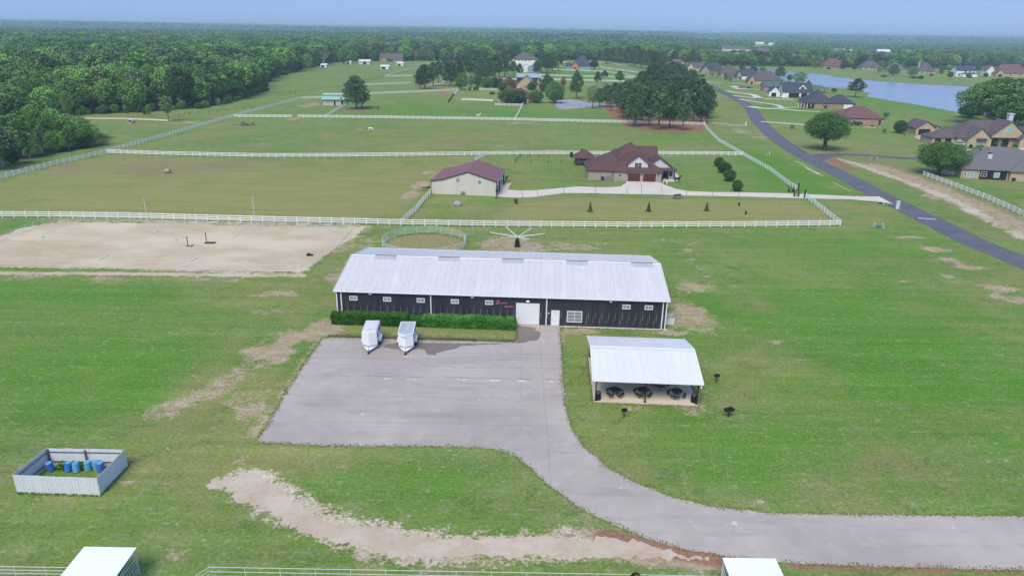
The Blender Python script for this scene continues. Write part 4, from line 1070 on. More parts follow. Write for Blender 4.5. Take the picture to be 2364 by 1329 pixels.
# ------------------------------------------------------------ picnic shelter
PO, PA = Vector((9.12, 67.62, 0)), R(-2.4)
PLn, PW, PE, PR_ = 11.3, 11.2, 2.85, 4.15
pav = thing('picnic_shelter', 'open picnic shelter with white ribbed roof on black posts right of the driveway', 'shelter', PO, PA)
t = NT('stained_slab'); p = t.pos()
c = t.mix(t.noise(.25, p, 4, .7), (.52, .44, .34), (.68, .60, .50)); c = t.mix(t.math('MULTIPLY', t.ss(t.noise(.3, t.scale(p, (1, 1.6, 1)), 3), .55, .72), .6), c, (.40, .27, .15))
m = MB(); m.box(0, 0, -.1, PLn, PW, .16); m.build('slab', t.done(c, .8, .2), pav)
for x, y in ((.18, .2), (PLn / 2 - .1, .2), (PLn - .18, .2), (.18, PW - .2), (PLn / 2, PW - .2), (PLn - .18, PW - .2)):
    m = MB(); m.box(x - .06, y - .06, .16, x + .06, y + .06, PE - .12); m.box(x - .14, y - .14, .16, x + .14, y + .14, .18)
    if x < 1: m.bar((x, y, PE - .6), (x + .5, y, PE - .15), .06)
    if x > PLn - 1: m.bar((x, y, PE - .6), (x - .5, y, PE - .15), .06)
    m.build('post', M['black'], pav)
for y in (.2, PW - .2): m = MB(); m.box(0, y - .06, PE - .16, PLn, y + .06, PE - .04); m.build('beam', M['black'], pav)
for x in (.18, PLn / 2, PLn - .18):
    m = MB(); m.bar((x, .2, PE - .08), (x, PW / 2, PR_ - .12), .08, .12); m.bar((x, PW - .2, PE - .08), (x, PW / 2, PR_ - .12), .08, .12); m.bar((x, .2, PE - .15), (x, PW - .2, PE - .15), .06); m.build('rafter', M['black'], pav)
pn = 13; w_ = (PLn + .5) / pn; rp = roof_sheet(w_ - .008, PW / 2 + .1, PR_ - PE, 3, M['pav_roof'], over=.15)
for i in range(pn): obj('roof_panel', rp, pav, (-.25 + i * w_, -.1, PE)); obj('roof_panel', rp, pav, (PLn + .25 - i * w_, PW + .1, PE), R(180))
m = MB(); m.xprism([(PW / 2 - .30, PR_ - .02), (PW / 2, PR_ + .07), (PW / 2 + .30, PR_ - .02), (PW / 2, PR_ + .03)], -.28, PLn + .28); m.build('ridge_cap', M['pav_roof'], pav)
m = MB(); m.box(-.27, -.33, PE - .13, PLn + .27, -.26, PE - .01); m.build('fascia', M['white'], pav)
for x in (-.29, PLn + .25):
    m = MB(); m.bar((x, -.28, PE - .05), (x, PW / 2, PR_ + .01), .05, .16); m.bar((x, PW + .28, PE - .05), (x, PW / 2, PR_ + .01), .05, .16); m.build('rake_trim', M['white'], pav)
m = MB(); m.box(PLn - .02, -.26, PE - .55, PLn + .08, -.18, PE - .13); m.build('downspout', M['white'], pav)
def pl(x, y, z=.16): return Matrix.Rotation(PA, 3, 'Z') @ Vector((x, y, z)) + PO
# round picnic tables with curved benches on a tube frame
def arc(r0, r1, a0, a1, z0, z1, n=10):
    m = MB(); vs = []
    for i in range(n + 1):
        a = a0 + (a1 - a0) * i / n; vs += [(rr * math.cos(a), rr * math.sin(a), zz_) for rr, zz_ in ((r0, z0), (r1, z0), (r1, z1), (r0, z1))]
    fs = [(4 * i + k, 4 * i + 4 + k, 4 * i + 4 + (k + 1) % 4, 4 * i + (k + 1) % 4) for i in range(n) for k in range(4)] + [(0, 1, 2, 3), (4 * n + 3, 4 * n + 2, 4 * n + 1, 4 * n)]
    m.add(vs, fs); return m
meshes = {'top': MB().lathe([(.60, .74), (.62, .75), (.62, .78), (.60, .79)], 0, 0, 28).mesh('tabletop', M['black'])}
seat = fixn(arc(.80, 1.06, R(12), R(78), .43, .47).mesh('seat', M['black']))
fr = MB()
for i in range(4):
    a = R(45 + 90 * i); fr.tube([(.18 * math.cos(a), .18 * math.sin(a), .73), (.25 * math.cos(a), .25 * math.sin(a), .12), (.5 * math.cos(a), .5 * math.sin(a), .05), (.93 * math.cos(a), .93 * math.sin(a), .05), (.98 * math.cos(a), .98 * math.sin(a), .42)], .028, 6)
fm = fr.mesh('frame', M['black'])
for i, (px_, py_, lb) in enumerate([(1419, 912, 'round black picnic table nearest the left post of the shelter'), (1483, 912, 'round black picnic table behind the middle post of the shelter'),
                                    (1561, 915, 'round black picnic table nearest the right trash can'), (1523, 891, 'round black picnic table further back under the shelter roof')]):
    q = G(px_, py_, .16); o = thing('picnic_table', lb, 'picnic table', q, .2 * i, 'round picnic tables under the shelter')
    obj('tabletop', meshes['top'], o)
    for k in range(4): obj('seat', seat, o, rz=R(90 * k))
    obj('frame', fm, o)
for px_, py_, lb in ((1380, 922, 'black domed trash can beside the left front post'), (1601, 928, 'black domed trash can beside the right front post')):
    q = G(px_, py_, .16); o = thing('trash_can', lb, 'trash can', q, 0, 'trash cans in the picnic shelter')
    m = MB(); m.lathe([(.26, .05), (.28, .08), (.30, .80), (.31, .82)], n=18); m.build('barrel', M['black'], o)
    m = MB()
    for k in range(16): a = k * math.pi / 8; m.bar((.31 * math.cos(a), .31 * math.sin(a), .06), (.33 * math.cos(a), .33 * math.sin(a), .80), .03, .015)
    m.build('slat', M['black'], o, kind='stuff')
    m = MB(); m.lathe([(.32, .83), (.33, .86), (.28, .98), (.18, 1.07), (.10, 1.09)], n=18); m.build('lid', plain('lid_grey', (.04, .04, .042), .4, .4), o)
def grill(px, py, lb, big=False):
    o = thing('park_grill', lb, 'grill', G(px, py), .5, 'charcoal grills around the shelter')
    m = MB(); m.tube([(0, 0, -.1), (0, 0, .80)], .045, 8); m.build('post', M['black'], o)
    w2, d2 = (.50, .30) if big else (.26, .20); RUST = plain('sooty_rust', (.045, .026, .018), .8, .2, var=.4, scale=5)
    m = MB(); m.box(-w2, -d2, .80, w2, d2, .83); m.box(-w2, -d2, .83, -w2 + .02, d2, 1.05); m.box(w2 - .02, -d2, .83, w2, d2, 1.05); m.box(-w2 + .02, d2 - .02, .83, w2 - .02, d2, 1.05); m.build('firebox', RUST, o)
    m = MB()
    for i in range(9): x = -w2 + .06 + i * (2 * w2 - .12) / 8; m.box(x - .012, -d2, .97, x + .012, d2 - .03, .99)
    m.build('grate', M['black'], o, kind='stuff')
    m = MB(); m.tube([(-w2 * .6, -d2, .98), (-w2 * .6, -d2 - .14, .98)], .012, 5); m.tube([(w2 * .6, -d2, .98), (w2 * .6, -d2 - .14, .98)], .012, 5); m.build('handle', M['black'], o)
grill(1440, 964, 'small rusty charcoal grill on a post in front of the picnic shelter')
grill(1653, 883, 'small black charcoal grill on a post right of the picnic shelter')
grill(1681, 963, 'wide rusty charcoal grill on a post, farthest right of the grills', True)

# ------------------------------------------------------------ sheet-metal pen with blue barrels
pen = thing('metal_pen', 'square pen of white metal sheets with grass and blue barrels inside', 'pen', (0, 0, 0))
c4 = [Vector((-42.28, 50.35, 0)), Vector((-34.98, 50.12, 0)), Vector((-34.85, 54.42, 0)), Vector((-41.95, 54.42, 0))]
PH = 1.8
def sheets(p0, p1, inset, n_):
    d_ = p1 - p0; w_ = d_.length / n_; a = math.atan2(d_.y, d_.x)
    me = MB(); me.box(0, 0, 0, w_ - .01, .02, PH); 
    for i in range(3): x = w_ * (i + .5) / 3; me.box(x - .02, -.022, 0, x + .02, 0, PH)
    me = me.mesh('wall_panel', M['panel_white'])
    for i in range(n_): q = p0 + d_ * (i / n_); obj('wall_panel', me, pen, (q.x, q.y, random.uniform(-.03, .02)), a)
sheets(c4[0], c4[1], 0, 9); sheets(c4[1], c4[2], 0, 5); sheets(c4[2], c4[3], 0, 9); sheets(c4[3], c4[0], 0, 5)
m = MB()
for a, b in zip(c4, c4[1:] + c4[:1]):
    ctr = sum(c4, Vector()) / 4; a2_, b2_ = a + (ctr - a).normalized() * .13, b + (ctr - b).normalized() * .13
    for z_ in (PH - .35, .45): 
        mm = MB(); mm.bar((a2_.x, a2_.y, z_), (b2_.x, b2_.y, z_), .06, .08); mm.build('rail', M['timber'], pen)
for a in c4 + [(c4[2] + c4[3]) / 2, (c4[0] + c4[1]) / 2]:
    ctr = sum(c4, Vector()) / 4; q = a + (ctr - a).normalized() * .17; mm = MB(); mm.box(q.x - .05, q.y - .05, 0, q.x + .05, q.y + .05, PH - .05); mm.build('post', M['timber'], pen)
BL1 = plain('blue_plastic', (.035, .16, .55), .45, .4, var=.15, rnd=.1); BL2 = plain('faded_blue_plastic', (.10, .36, .58), .5, .4, var=.15)
for x, y, mt, lb, tl in ((-41.25, 53.55, BL1, 'dark blue plastic barrel alone at the left of the pen', (.1, -.12)), (-39.75, 53.5, BL1, 'tilted blue barrel, second from the left in the pen', (-.12, .1)),
                         (-38.95, 53.45, BL2, 'short pale blue barrel, third from the left in the pen', (-.1, -.05)), (-38.05, 53.75, BL2, 'tallest light blue barrel in front of the rear pen post', (.02, .02)),
                         (-37.40, 53.9, BL2, 'light blue barrel behind the rightmost barrel of the pen', (.03, .05)), (-36.80, 53.55, BL1, 'bright blue barrel at the right end of the row in the pen', (-.03, -.03))):
    o = thing('barrel', lb, 'barrel', (x, y, .02), 0, 'blue barrels in the metal pen'); o.rotation_euler = (tl[0], tl[1], 0)
    m = MB(); m.lathe([(.26, 0), (.29, .03), (.29, .28), (.305, .30), (.29, .32), (.29, .56), (.305, .58), (.29, .60), (.29, .85), (.27, .88)], n=20); m.build('body', mt, o, smooth=False)
    m = MB(); m.lathe([(.25, .885), (.25, .90)], n=18); m.build('lid', BL2, o)
# weeds along the pen foot
r = np.random.default_rng(5); C_, N_ = [], []
for a, b in ((c4[0], c4[1]), (c4[1], c4[2]), (c4[3] + Vector((.3, -.4, 0)), c4[2] + Vector((-.3, -.4, 0)))):
    k = 420; u = r.uniform(0, 1, k)[:, None]; C_.append(np.array(a) * (1 - u) + np.array(b) * u + r.normal(size=(k, 3)) * [.12, .12, .02] + [0, -.1, .07]); N_.append(r.normal(size=(k, 3)))
for cx_, cy_, n_, s_ in ((-39.3, 53.9, 350, .3), (-40.6, 53.9, 250, .25), (-38.5, 54.0, 250, .25)):
    C_.append(np.array([cx_, cy_, .25]) + r.normal(size=(n_, 3)) * [s_, s_, .18]); N_.append(r.normal(size=(n_, 3)))
C_ = np.concatenate(C_); C_[:, 2] = np.abs(C_[:, 2])
tag(obj('weeds', leaf_cloud('weeds', C_, np.concatenate(N_), .07, L['hedge'], r.uniform(0, 1, len(C_)), r)), 'green weeds growing along the foot of the metal pen', 'weeds', kind='stuff')

# ------------------------------------------------------------ pipe fences, run-in shelters at the bottom edge
def pipe_fence(pts, label, h=1.5, rails=5, sp=2.6, r_=.03, name='pipe_fence', group=None, mat=None, up=0, rr=.022, cat='fence', loc=None):
    """welded pipe fence: posts and rails, each its own piece"""
    mat = mat or M['steel']; o = thing(name, label, cat, pts[0], 0, group); o0 = Vector(pts[0])
    pm = MB(); pm.tube([(0, 0, -.1), (0, 0, h + .02)], r_, 8); pm = pm.mesh('post', mat)
    rm = MB(); rm.tube([(0, 0, 0), (1, 0, 0)], rr, 6); rm = rm.mesh('rail', mat)
    for a, b in zip(pts[:-1], pts[1:]):
        a, b = Vector(a), Vector(b); d_ = b - a; n_ = max(1, round(d_.length / sp)); an = math.atan2(d_.y, d_.x)
        for i in range(n_ + 1):
            if i == 0 and a is not Vector(pts[0]) and (a - o0).length > .01: continue
            obj('post', pm, o, a + d_ * i / n_ - o0)
        for i in range(n_):
            for k in range(rails): obj('rail', rm, o, a + d_ * i / n_ - o0 + Vector((0, 0, h - (h - .3) * k / max(1, rails - 1) if rails > 1 else h)), an, (d_.length / n_, 1, 1))
    return o
pipe_fence([(-21.4, 40.24, 0), (9.0, 40.2, 0), (16.6, 40.15, 0)], 'white pipe corral fence along the bottom edge of the picture', 1.5, 4, 2.45)
pipe_fence([(-21.4, 40.24, 0), (-22.6, 38.6, 0), (-23.6, 37.2, 0)], 'end of the white pipe corral running towards the viewer', 1.5, 5, 1.6)
pipe_fence([(-37.5, 39.97, 0), (-28.6, 39.97, 0)], 'white pipe fence at the lower left beside the shelter', 1.5, 5, 2.35)
def runin(x0, x1, yb, yf, z, label, slope, right):
    o = thing('run_in_shelter', label, 'shelter', (x0, yf, 0)); W_, D_ = x1 - x0, yb - yf
    n_ = 4; rm = MB(); 
    for i in range(n_):
        m = MB(); a, b = D_ * i / n_, D_ * (i + 1) / n_ - .01; zz_ = lambda y: z - slope * (D_ - y)
        m.add([(0, a, zz_(a)), (W_, a, zz_(a)), (W_, b, zz_(b)), (0, b, zz_(b)), (0, a, zz_(a) - .04), (W_, a, zz_(a) - .04), (W_, b, zz_(b) - .04), (0, b, zz_(b) - .04)], [(0, 1, 2, 3), (7, 6, 5, 4), (4, 5, 1, 0), (5, 6, 2, 1), (6, 7, 3, 2), (7, 4, 0, 3)])
        m.build('roof_panel', M['shelter_roof'], o)
    for x, y in ((.1, .1), (W_ - .1, .1), (.1, D_ - .1), (W_ - .1, D_ - .1)):
        m = MB(); m.tube([(x, y, -.1), (x, y, z - slope * (D_ - y) - .04)], .04, 8); m.build('post', M['steel'], o)
    m = MB()
    for k in range(5): m.tube([(W_ - .1, .1, .4 + .3 * k), (W_ - .1, D_ - .1, .4 + .3 * k)], .025, 6)
    m.tube([(W_ - .1, .1, 1.7), (W_ - .1, D_ - .1, z - .3)], .03, 6); m.tube([(W_ - .1, D_ - .1, 1.5), (W_ - .1, .8, z - .5)], .03, 6)
    m.build('side_rail', M['steel'], o)
    m = MB()
    for k in range(5): m.tube([(.1, .1, .4 + .3 * k), (.1, D_ - .1, .4 + .3 * k)], .025, 6)
    m.build('side_rail', M['steel'], o); return o
runin(-30.7, -26.9, 41.1, 37.3, 2.4, 'white metal roofed shelter at the lower left corner with pipe sides', .02, True)
runin(15.55, 19.4, 41.05, 37.3, 2.4, 'white metal roofed shelter at the bottom edge below the driveway', .02, False)

# ------------------------------------------------------------ riding arena fence, poles, gear
f_ = [G(-60, 611), G(0, 612.5), G(697, 630)]
pipe_fence([tuple(f_[0]), tuple(f_[2])], 'low white pipe rail along the near side of the sand arena', 1.25, 2, 3.3, .028, group=None)
pipe_fence([tuple(f_[2]), tuple(G(766, 580)), tuple(G(812, 530))], 'white pipe rail down the right end of the sand arena', 1.4, 3, 3.6, .028)
pipe_fence([tuple(G(812, 529)), tuple(G(500, 519)), tuple(G(126, 510))], 'white pipe rail along the far side of the sand arena', 1.35, 4, 2.75, .028)
pipe_fence([tuple(G(126, 511)), tuple(G(0, 556)), tuple(G(-50, 574))], 'white pipe rail slanting at the left end of the sand arena', 1.35, 4, 2.6, .028)
for (a, b), lb in ((((350, 543), (368, 532)), 'white ground pole lying far left in the sand arena'), (((227, 601), (253, 588)), 'white ground pole lying near the near-left rail of the arena'),
                   (((437, 605), (457, 594)), 'white ground pole lying behind the front light pole of the arena'), (((535, 549), (553, 540)), 'white ground pole lying right of the two dark posts in the arena')):
    a, b = G(*a), G(*b); o = thing('ground_pole', lb, 'ground pole', a, 0, 'ground poles in the sand arena'); m = MB(); d_ = b - a
    for i in range(5): m = MB(); m.tube([d_ * (i / 5) + Vector((0, 0, .07)), d_ * ((i + 1) / 5) + Vector((0, 0, .07))], .06, 8); m.build('band', M['white'] if i % 2 == 0 else M['concrete'], o)
def lamp(px, py, h, lb, lx=-.6):
    o = thing('light_pole', lb, 'light pole', G(px, py), 0, 'light poles round the arena')
    m = MB(); m.tube([(0, 0, -.1), (lx * .4, 0, h * .5), (lx * .7, 0, h)], [.075, .065, .05], 8); m.build('pole', M['steel'], o)
    m = MB(); m.box(lx * .7 - .22, -.1, h, lx * .7 + .22, .1, h + .12); m.build('lamp_head', M['skylight'], o)
lamp(423, 620, 5.0, 'thin grey light pole at the middle of the arena front rail'); lamp(122, 615, 5.0, 'thin grey light pole at the left of the arena front rail', -.9)
lamp(589, 512, 5.0, 'thin grey light pole behind the arena, right of centre', 0); lamp(340, 509, 4.6, 'thin grey light pole behind the arena at the far left', 0)
for px_, py_, h_, lb in ((434, 568, 1.9, 'left dark upright post standing in the sand arena'), (477, 560, 2.0, 'right dark upright post standing in the sand arena')):
    o = thing('upright_post', lb, 'post', G(px_, py_), 0, 'dark posts in the arena'); m = MB(); m.box(-.06, -.06, -.1, .06, .06, h_); m.build('post', M['timber'], o); m = MB(); m.box(-.3, -.3, 0, .3, .3, .06); m.build('foot', M['timber'], o)
o = thing('drag_harrow', 'black chain harrow lying on the arena beside the right dark post', 'harrow', G(484, 561), .1)
for i in range(6): m = MB(); m.bar((-.9 + .02 * i, -.5 + .2 * i, .06), (1.1, -.5 + .2 * i + .05, .05), .04); m.build('bar', M['black'], o)
for i in range(4): m = MB(); m.bar((-.8 + .55 * i, -.5, .08), (-.7 + .55 * i, .5, .08), .03); m.build('cross_bar', M['black'], o)
o = thing('drag_harrow', 'small bundle of black chain lying beside the left dark post', 'harrow', G(443, 568), .4)
for i in range(4): m = MB(); m.bar((-.3 + .1 * i, -.5, .05), (.3 - .1 * i, .5, .09), .04); m.build('bar', M['black'], o)
o = thing('tire_stack', 'small pile of black rubber tires in the near-right corner of the arena', 'tires', G(712, 590))
for i, (x, y, z_) in enumerate(((0, 0, .1), (.05, .03, .3), (.5, .1, .1))):
    m = MB(); m.tube([(x + .26 * math.cos(a), y + .26 * math.sin(a), z_) for a in np.linspace(0, 2 * math.pi, 15)], .1, 6); m.build('tire', M['tyre'], o)

# ------------------------------------------------------------ round pen
rpn = thing('round_pen', 'round pen of white pipe panels with straw floor behind the stable', 'round pen', RPC)
NP = 20; pm = MB(); pm.tube([(0, 0, 0), (0, 0, 1.65)], .035, 8); pm = pm.mesh('post', M['steel']); rm = MB(); rm.tube([(0, 0, 0), (1, 0, 0)], .024, 6); rm = rm.mesh('rail', M['steel'])
for i in range(NP):
    a0, a1 = 2 * math.pi * i / NP, 2 * math.pi * (i + 1) / NP; p0, p1 = Vector((RPR * math.cos(a0), RPR * math.sin(a0), 0)), Vector((RPR * math.cos(a1), RPR * math.sin(a1), 0)); d_ = p1 - p0
    obj('post', pm, rpn, p0)
    for k in range(6): obj('rail', rm, rpn, p0 + Vector((0, 0, 1.62 - k * .24)), math.atan2(d_.y, d_.x), (d_.length, 1, 1))
# ------------------------------------------------------------ horse walker
hw = thing('horse_walker', 'six armed horse walker with a black motor box behind the stable', 'horse walker', (.85, 125.6, 0))
m = MB(); m.add([(-.52, -.5, 0), (.52, -.5, 0), (.52, .5, 0), (-.52, .5, 0), (-.36, -.36, 1.45), (.36, -.36, 1.45), (.36, .36, 1.45), (-.36, .36, 1.45)], [(0, 1, 5, 4), (1, 2, 6, 5), (2, 3, 7, 6), (3, 0, 4, 7), (4, 5, 6, 7)]); m.build('motor_box', M['black'], hw)
m = MB(); m.tube([(0, 0, 1.45), (0, 0, 2.15)], .09, 10); m.build('mast', M['black'], hw)
m = MB(); m.lathe([(.22, 1.85), (.22, 1.95)], n=12); m.build('hub', M['white'], hw)
tips = [(-5.1, .4, 2.6), (-2.3, 4.6, 2.6), (2.75, 3.95, 2.6), (5.1, .15, 2.6), (2.3, -3.75, 2.6), (-3.1, -3.5, 2.6)]
for tx_, ty_, tz_ in tips:
    d_ = Vector((tx_, ty_, 0)).normalized()
    m = MB(); m.tube([(d_.x * .2, d_.y * .2, 1.9), (tx_, ty_, tz_)], .05, 6); m.tube([(0, 0, 2.15), (tx_ * .62, ty_ * .62, 2.36)], .018, 4); a_ = m.build('arm', M['white'], hw)
    m = MB(); m.tube([(tx_, ty_, tz_), (tx_ * .99, ty_ * .99, tz_ - .7)], .02, 4); m.build('lead_rope', M['black'], a_)
# ------------------------------------------------------------ white three-rail fences
FH = 1.36
post_me = MB().box(-.065, -.065, -.1, .065, .065, FH).add([(-.08, -.08, FH), (.08, -.08, FH), (.08, .08, FH), (-.08, .08, FH), (0, 0, FH + .07)], [(0, 1, 4), (1, 2, 4), (2, 3, 4), (3, 0, 4), (3, 2, 1, 0)]).mesh('post', M['white'])
rail_me = MB().box(0, -.025, -.085, 1, .025, .085).mesh('rail', M['white'])
def white_fence(pts, label, sp=2.36, split=True, name='rail_fence', group='white three-rail fences', lim=300, z=None):
    P_ = [G(*q) for q in pts]; o0 = P_[0].copy(); o = thing(name, label, 'fence', o0, 0, group); posts, rails = [], []
    for a, b in zip(P_[:-1], P_[1:]):
        d_ = b - a; n_ = max(1, round(d_.length / sp)); an = math.atan2(d_.y, d_.x)
        for i in range(n_):
            posts.append(a + d_ * i / n_ - o0)
            for h_ in (.42, .82, 1.22): rails.append((a + d_ * i / n_ - o0 + Vector((0, 0, h_)), an, d_.length / n_))
    posts.append(P_[-1] - o0)
    rails.sort(key=lambda q: (q[0] + o0).length)
    if split:
        for q in posts[:lim]: obj('post', post_me, o, q + Vector((0, 0, random.uniform(-.02, .02))))
        for q, an, l_ in rails[:lim]: obj('rail', rail_me, o, q, an + random.uniform(-.003, .003), (l_, 1, 1), rot=(0, random.uniform(-.004, .004), an))
        rest = rails[lim:]
    else:
        m = MB()
        for q in posts: m.box(q.x - .065, q.y - .065, 0, q.x + .065, q.y + .065, FH + .03)
        m.build('posts_far', M['white'], o, kind='stuff').name = 'post_row'; rest = rails
    if rest:
        m = MB()
        for q, an, l_ in rest: d_ = Vector((math.cos(an), math.sin(an), 0)) * l_; m.bar(q, q + d_, .05, .17)
        m.build('rail_run', M['white'], o, kind='stuff')
    return o
white_fence([(-60, 500), (6, 502), (115, 502.5), (300, 505), (607, 513), (926, 520.5), (1172, 524.3), (1450, 526), (1718, 525), (1939, 522)], 'long white rail fence running the full width behind the arena and stable')
white_fence([(1939, 522), (1902, 492), (1860, 458.5)], 'short white fence from the front corner up to the black driveway gate')
white_fence([(1842, 441.5), (1822, 430), (1777, 396), (1714.4, 359.8), (1660, 328.7), (1643.5, 312), (1629, 296), (1624, 283)], 'curving white rail fence left of the road, from gate to pine grove')
white_fence([(247, 354.8), (394, 359.5), (600, 364), (770, 363.5), (951.5, 361.5), (1123, 359), (1265, 358), (1354, 358.3), (1531, 358.5), (1648.5, 359), (1714, 359.8)], 'white rail fence crossing behind the brown-roofed house, between the two pastures')
white_fence([(-50, 428), (0, 415), (117.7, 384), (247, 354.8), (400, 311), (540, 270), (600, 254.5), (694, 229)], 'long white rail fence climbing diagonally along the left side of the pastures')
white_fence([(540, 271.5), (673, 272)], 'far white rail fence piece left of the gateway gap')
white_fence([(688, 272), (867, 273.9), (1160, 278.3), (1188, 279), (1444, 285), (1625, 289.5)], 'white rail fence between the horse pasture and the far meadows')
white_fence([(1123.6, 359), (1098.5, 372)], 'short white fence stub behind the maroon-roofed metal garage')
white_fence([(996, 447), (978, 466), (960, 489), (926, 520)], 'white fence running from the metal garage down to the long fence')
white_fence([(2131, 405.5), (2195, 429.5), (2281.7, 463), (2364, 500.6), (2440, 535)], 'white rail fence right of the road, below the grey-roofed house')
white_fence([(2173, 404), (2222, 408)], 'short white fence half hidden behind the round tree on the right')
white_fence([(694, 229), (744, 227)], 'white fence from the far corner to the green-roofed horse shed', split=False)
white_fence([(750.6, 271.5), (800, 243)], 'white fence slanting up to the green-roofed horse shed', split=True)
white_fence([(850, 219), (1056, 209.7)], 'white fence crossing behind the lone pine beside the shed', split=False)
white_fence([(1059, 209), (1048, 220)], 'short white fence corner by the garden rows', split=False)
white_fence([(838, 198.3), (949, 193.2)], 'white fence left of the far pine group', split=False)
white_fence([(889, 178), (951, 176.6)], 'white fence under the V of the far paddock', split=False)
white_fence([(889, 177.8), (905, 172), (946, 161), (970, 159.7)], 'white fence of the far paddock slanting to the back', split=False)
white_fence([(1070, 208.5), (1147, 209)], 'white fence behind the garden shrubs', split=False)
white_fence([(1143, 244.5), (1206, 245.5)], 'white fence in front of the dark round bushes', split=False)
white_fence([(1209.7, 238), (1189, 278.5)], 'white fence running down from the brown house to the pasture fence', split=False)
white_fence([(1277, 162.5), (1340, 165), (1400, 167), (1472, 179)], 'second white fence of the far paddocks', split=False)
white_fence([(1220, 180), (1282.6, 186), (1400, 188.5), (1480, 191.5)], 'nearest white fence of the far paddocks', split=False)
white_fence([(1289, 145.5), (1318, 146.7)], 'far white fence left of the slate-roofed house', split=False)
white_fence([(1378, 146.8), (1410, 148), (1450, 153)], 'far white fence right of the slate-roofed house', split=False)
white_fence([(1386, 156), (1395, 158.5), (1431, 163), (1480, 170)], 'curving white fence below the slate-roofed house', split=False)
white_fence([(1250, 175), (1330, 177.5), (1472, 181)], 'middle white fence of the far paddocks', split=False)
white_fence([(1148, 184.5), (1193, 185.5)], 'white fence left of the blue-grey barn', split=False)
white_fence([(960, 151), (1020, 146), (1130, 147)], 'farthest white fence beside the long barns', split=False)
def wire_fence(pts, label, sp=5.0, h=1.25, cat='fence', name='wire_fence', wires=3):
    P_ = [G(*q) for q in pts]; o0 = P_[0].copy(); o = thing(name, label, cat, o0, 0, 'dark wire fences'); m = MB(); w = MB()
    for a, b in zip(P_[:-1], P_[1:]):
        d_ = b - a; n_ = max(1, round(d_.length / sp))
        for i in range(n_ + 1): q = a + d_ * i / n_ - o0; m.box(q.x - .07, q.y - .07, -.1, q.x + .07, q.y + .07, h)
        for k in range(wires): q, e = a - o0 + Vector((0, 0, h - .1 - k * .38)), b - o0 + Vector((0, 0, h - .1 - k * .38)); w.bar(q, e, .02)
    m.build('post_row', M['dark_post'], o, kind='stuff'); w.build('wire', M['dark_post'], o)
wire_fence([(414, 268), (583, 250)], 'dark wire fence by the lone young tree left of the white fence')
wire_fence([(560, 222), (670, 216), (780, 203.5), (887, 178.5), (960, 160)], 'dark wire fence across the far left meadow')
wire_fence([(621, 183), (700, 177)], 'farthest dark wire fence at the edge of the left wood')
wire_fence([(1188.5, 377), (1265, 377), (1357, 377)], 'dark mesh yard fence left of the brown-roofed house', 4.6, 1.2)
wire_fence([(1188.5, 377), (1201, 364), (1266, 364)], 'back run of the dark mesh yard fence', 3, 1.2)
wire_fence([(1290, 247), (1370, 247), (1432, 250)], 'low dark fence in front of the gravel lot', 4, 1.1)
wire_fence([(1035, 238), (1048, 220)], 'short black fence at the edge of the garden', 1.0, 1.3)

# ------------------------------------------------------------ black driveway gate
gt = thing('driveway_gate', 'ornate black two-leaf driveway gate standing open on the concrete drive', 'gate', G(1857, 457))
g0 = G(1857, 457); 
def gp(px, py): return G(px, py) - g0
for q in ((1857, 456.5), (1842.5, 441.5)):
    v = gp(*q); m = MB(); m.box(v.x - .13, v.y - .13, -.1, v.x + .13, v.y + .13, 2.0); m.box(v.x - .17, v.y - .17, 2.0, v.x + .17, v.y + .17, 2.08); m.build('gate_post', M['black'], gt)
for a, b in (((1819, 443.5), (1832, 444)), ((1832, 454), (1844, 454.5))):
    a, b = gp(*a), gp(*b); d_ = (b - a); L_ = d_.length; d_.normalize(); m = MB()
    f = lambda s, z: a + d_ * (s * L_) + Vector((0, 0, z))
    m.bar(f(0, .1), f(0, 1.6), .12); m.bar(f(1, .1), f(1, 1.25), .12); m.bar(f(0, .15), f(1, .15), .10)
    for k, (hh, wd_) in enumerate(((1.55, .09), (1.25, .07), (.95, .07))):
        m.tube([f(s, hh - .32 * s * s - (.08 * k)) for s in np.linspace(0, 1, 7)], .045, 5)
    m.tube([f(.5 + .30 * math.cos(t_), .2 + .48 * math.sin(t_)) for t_ in np.linspace(0, math.pi, 9)], .05, 5)
    for s in (.15, .85): m.add([f(s - .12, .15), f(s + .12, .15), f(s + .10, .75), f(s - .10, .75), f(s - .12, .15) + Vector((0, .05, 0)), f(s + .12, .15) + Vector((0, .05, 0)), f(s + .10, .75) + Vector((0, .05, 0)), f(s - .10, .75) + Vector((0, .05, 0))], [(0, 1, 2, 3), (7, 6, 5, 4), (0, 4, 5, 1), (1, 5, 6, 2), (2, 6, 7, 3), (3, 7, 4, 0)])
    m.build('gate_leaf', M['black'], gt)

# ------------------------------------------------------------ houses
def hip(m, x0, y0, x1, y1, z, rise, ov=.45, th=.16):
    x0, y0, x1, y1 = x0 - ov, y0 - ov, x1 + ov, y1 + ov; w_, d_ = x1 - x0, y1 - y0
    m.box(x0, y0, z - th, x1, y1, z)
    if w_ >= d_: r0, r1 = (x0 + d_ / 2, (y0 + y1) / 2), (x1 - d_ / 2, (y0 + y1) / 2)
    else: r0, r1 = ((x0 + x1) / 2, y0 + w_ / 2), ((x0 + x1) / 2, y1 - w_ / 2)
    v = [(x0, y0, z + .002), (x1, y0, z + .002), (x1, y1, z + .002), (x0, y1, z + .002), (*r0, z + rise), (*r1, z + rise)]
    m.add(v, [(0, 1, 5, 4), (1, 2, 5), (2, 3, 4, 5), (3, 0, 4)] if w_ >= d_ else [(0, 1, 4), (1, 2, 5, 4), (2, 3, 5), (3, 0, 4, 5)])
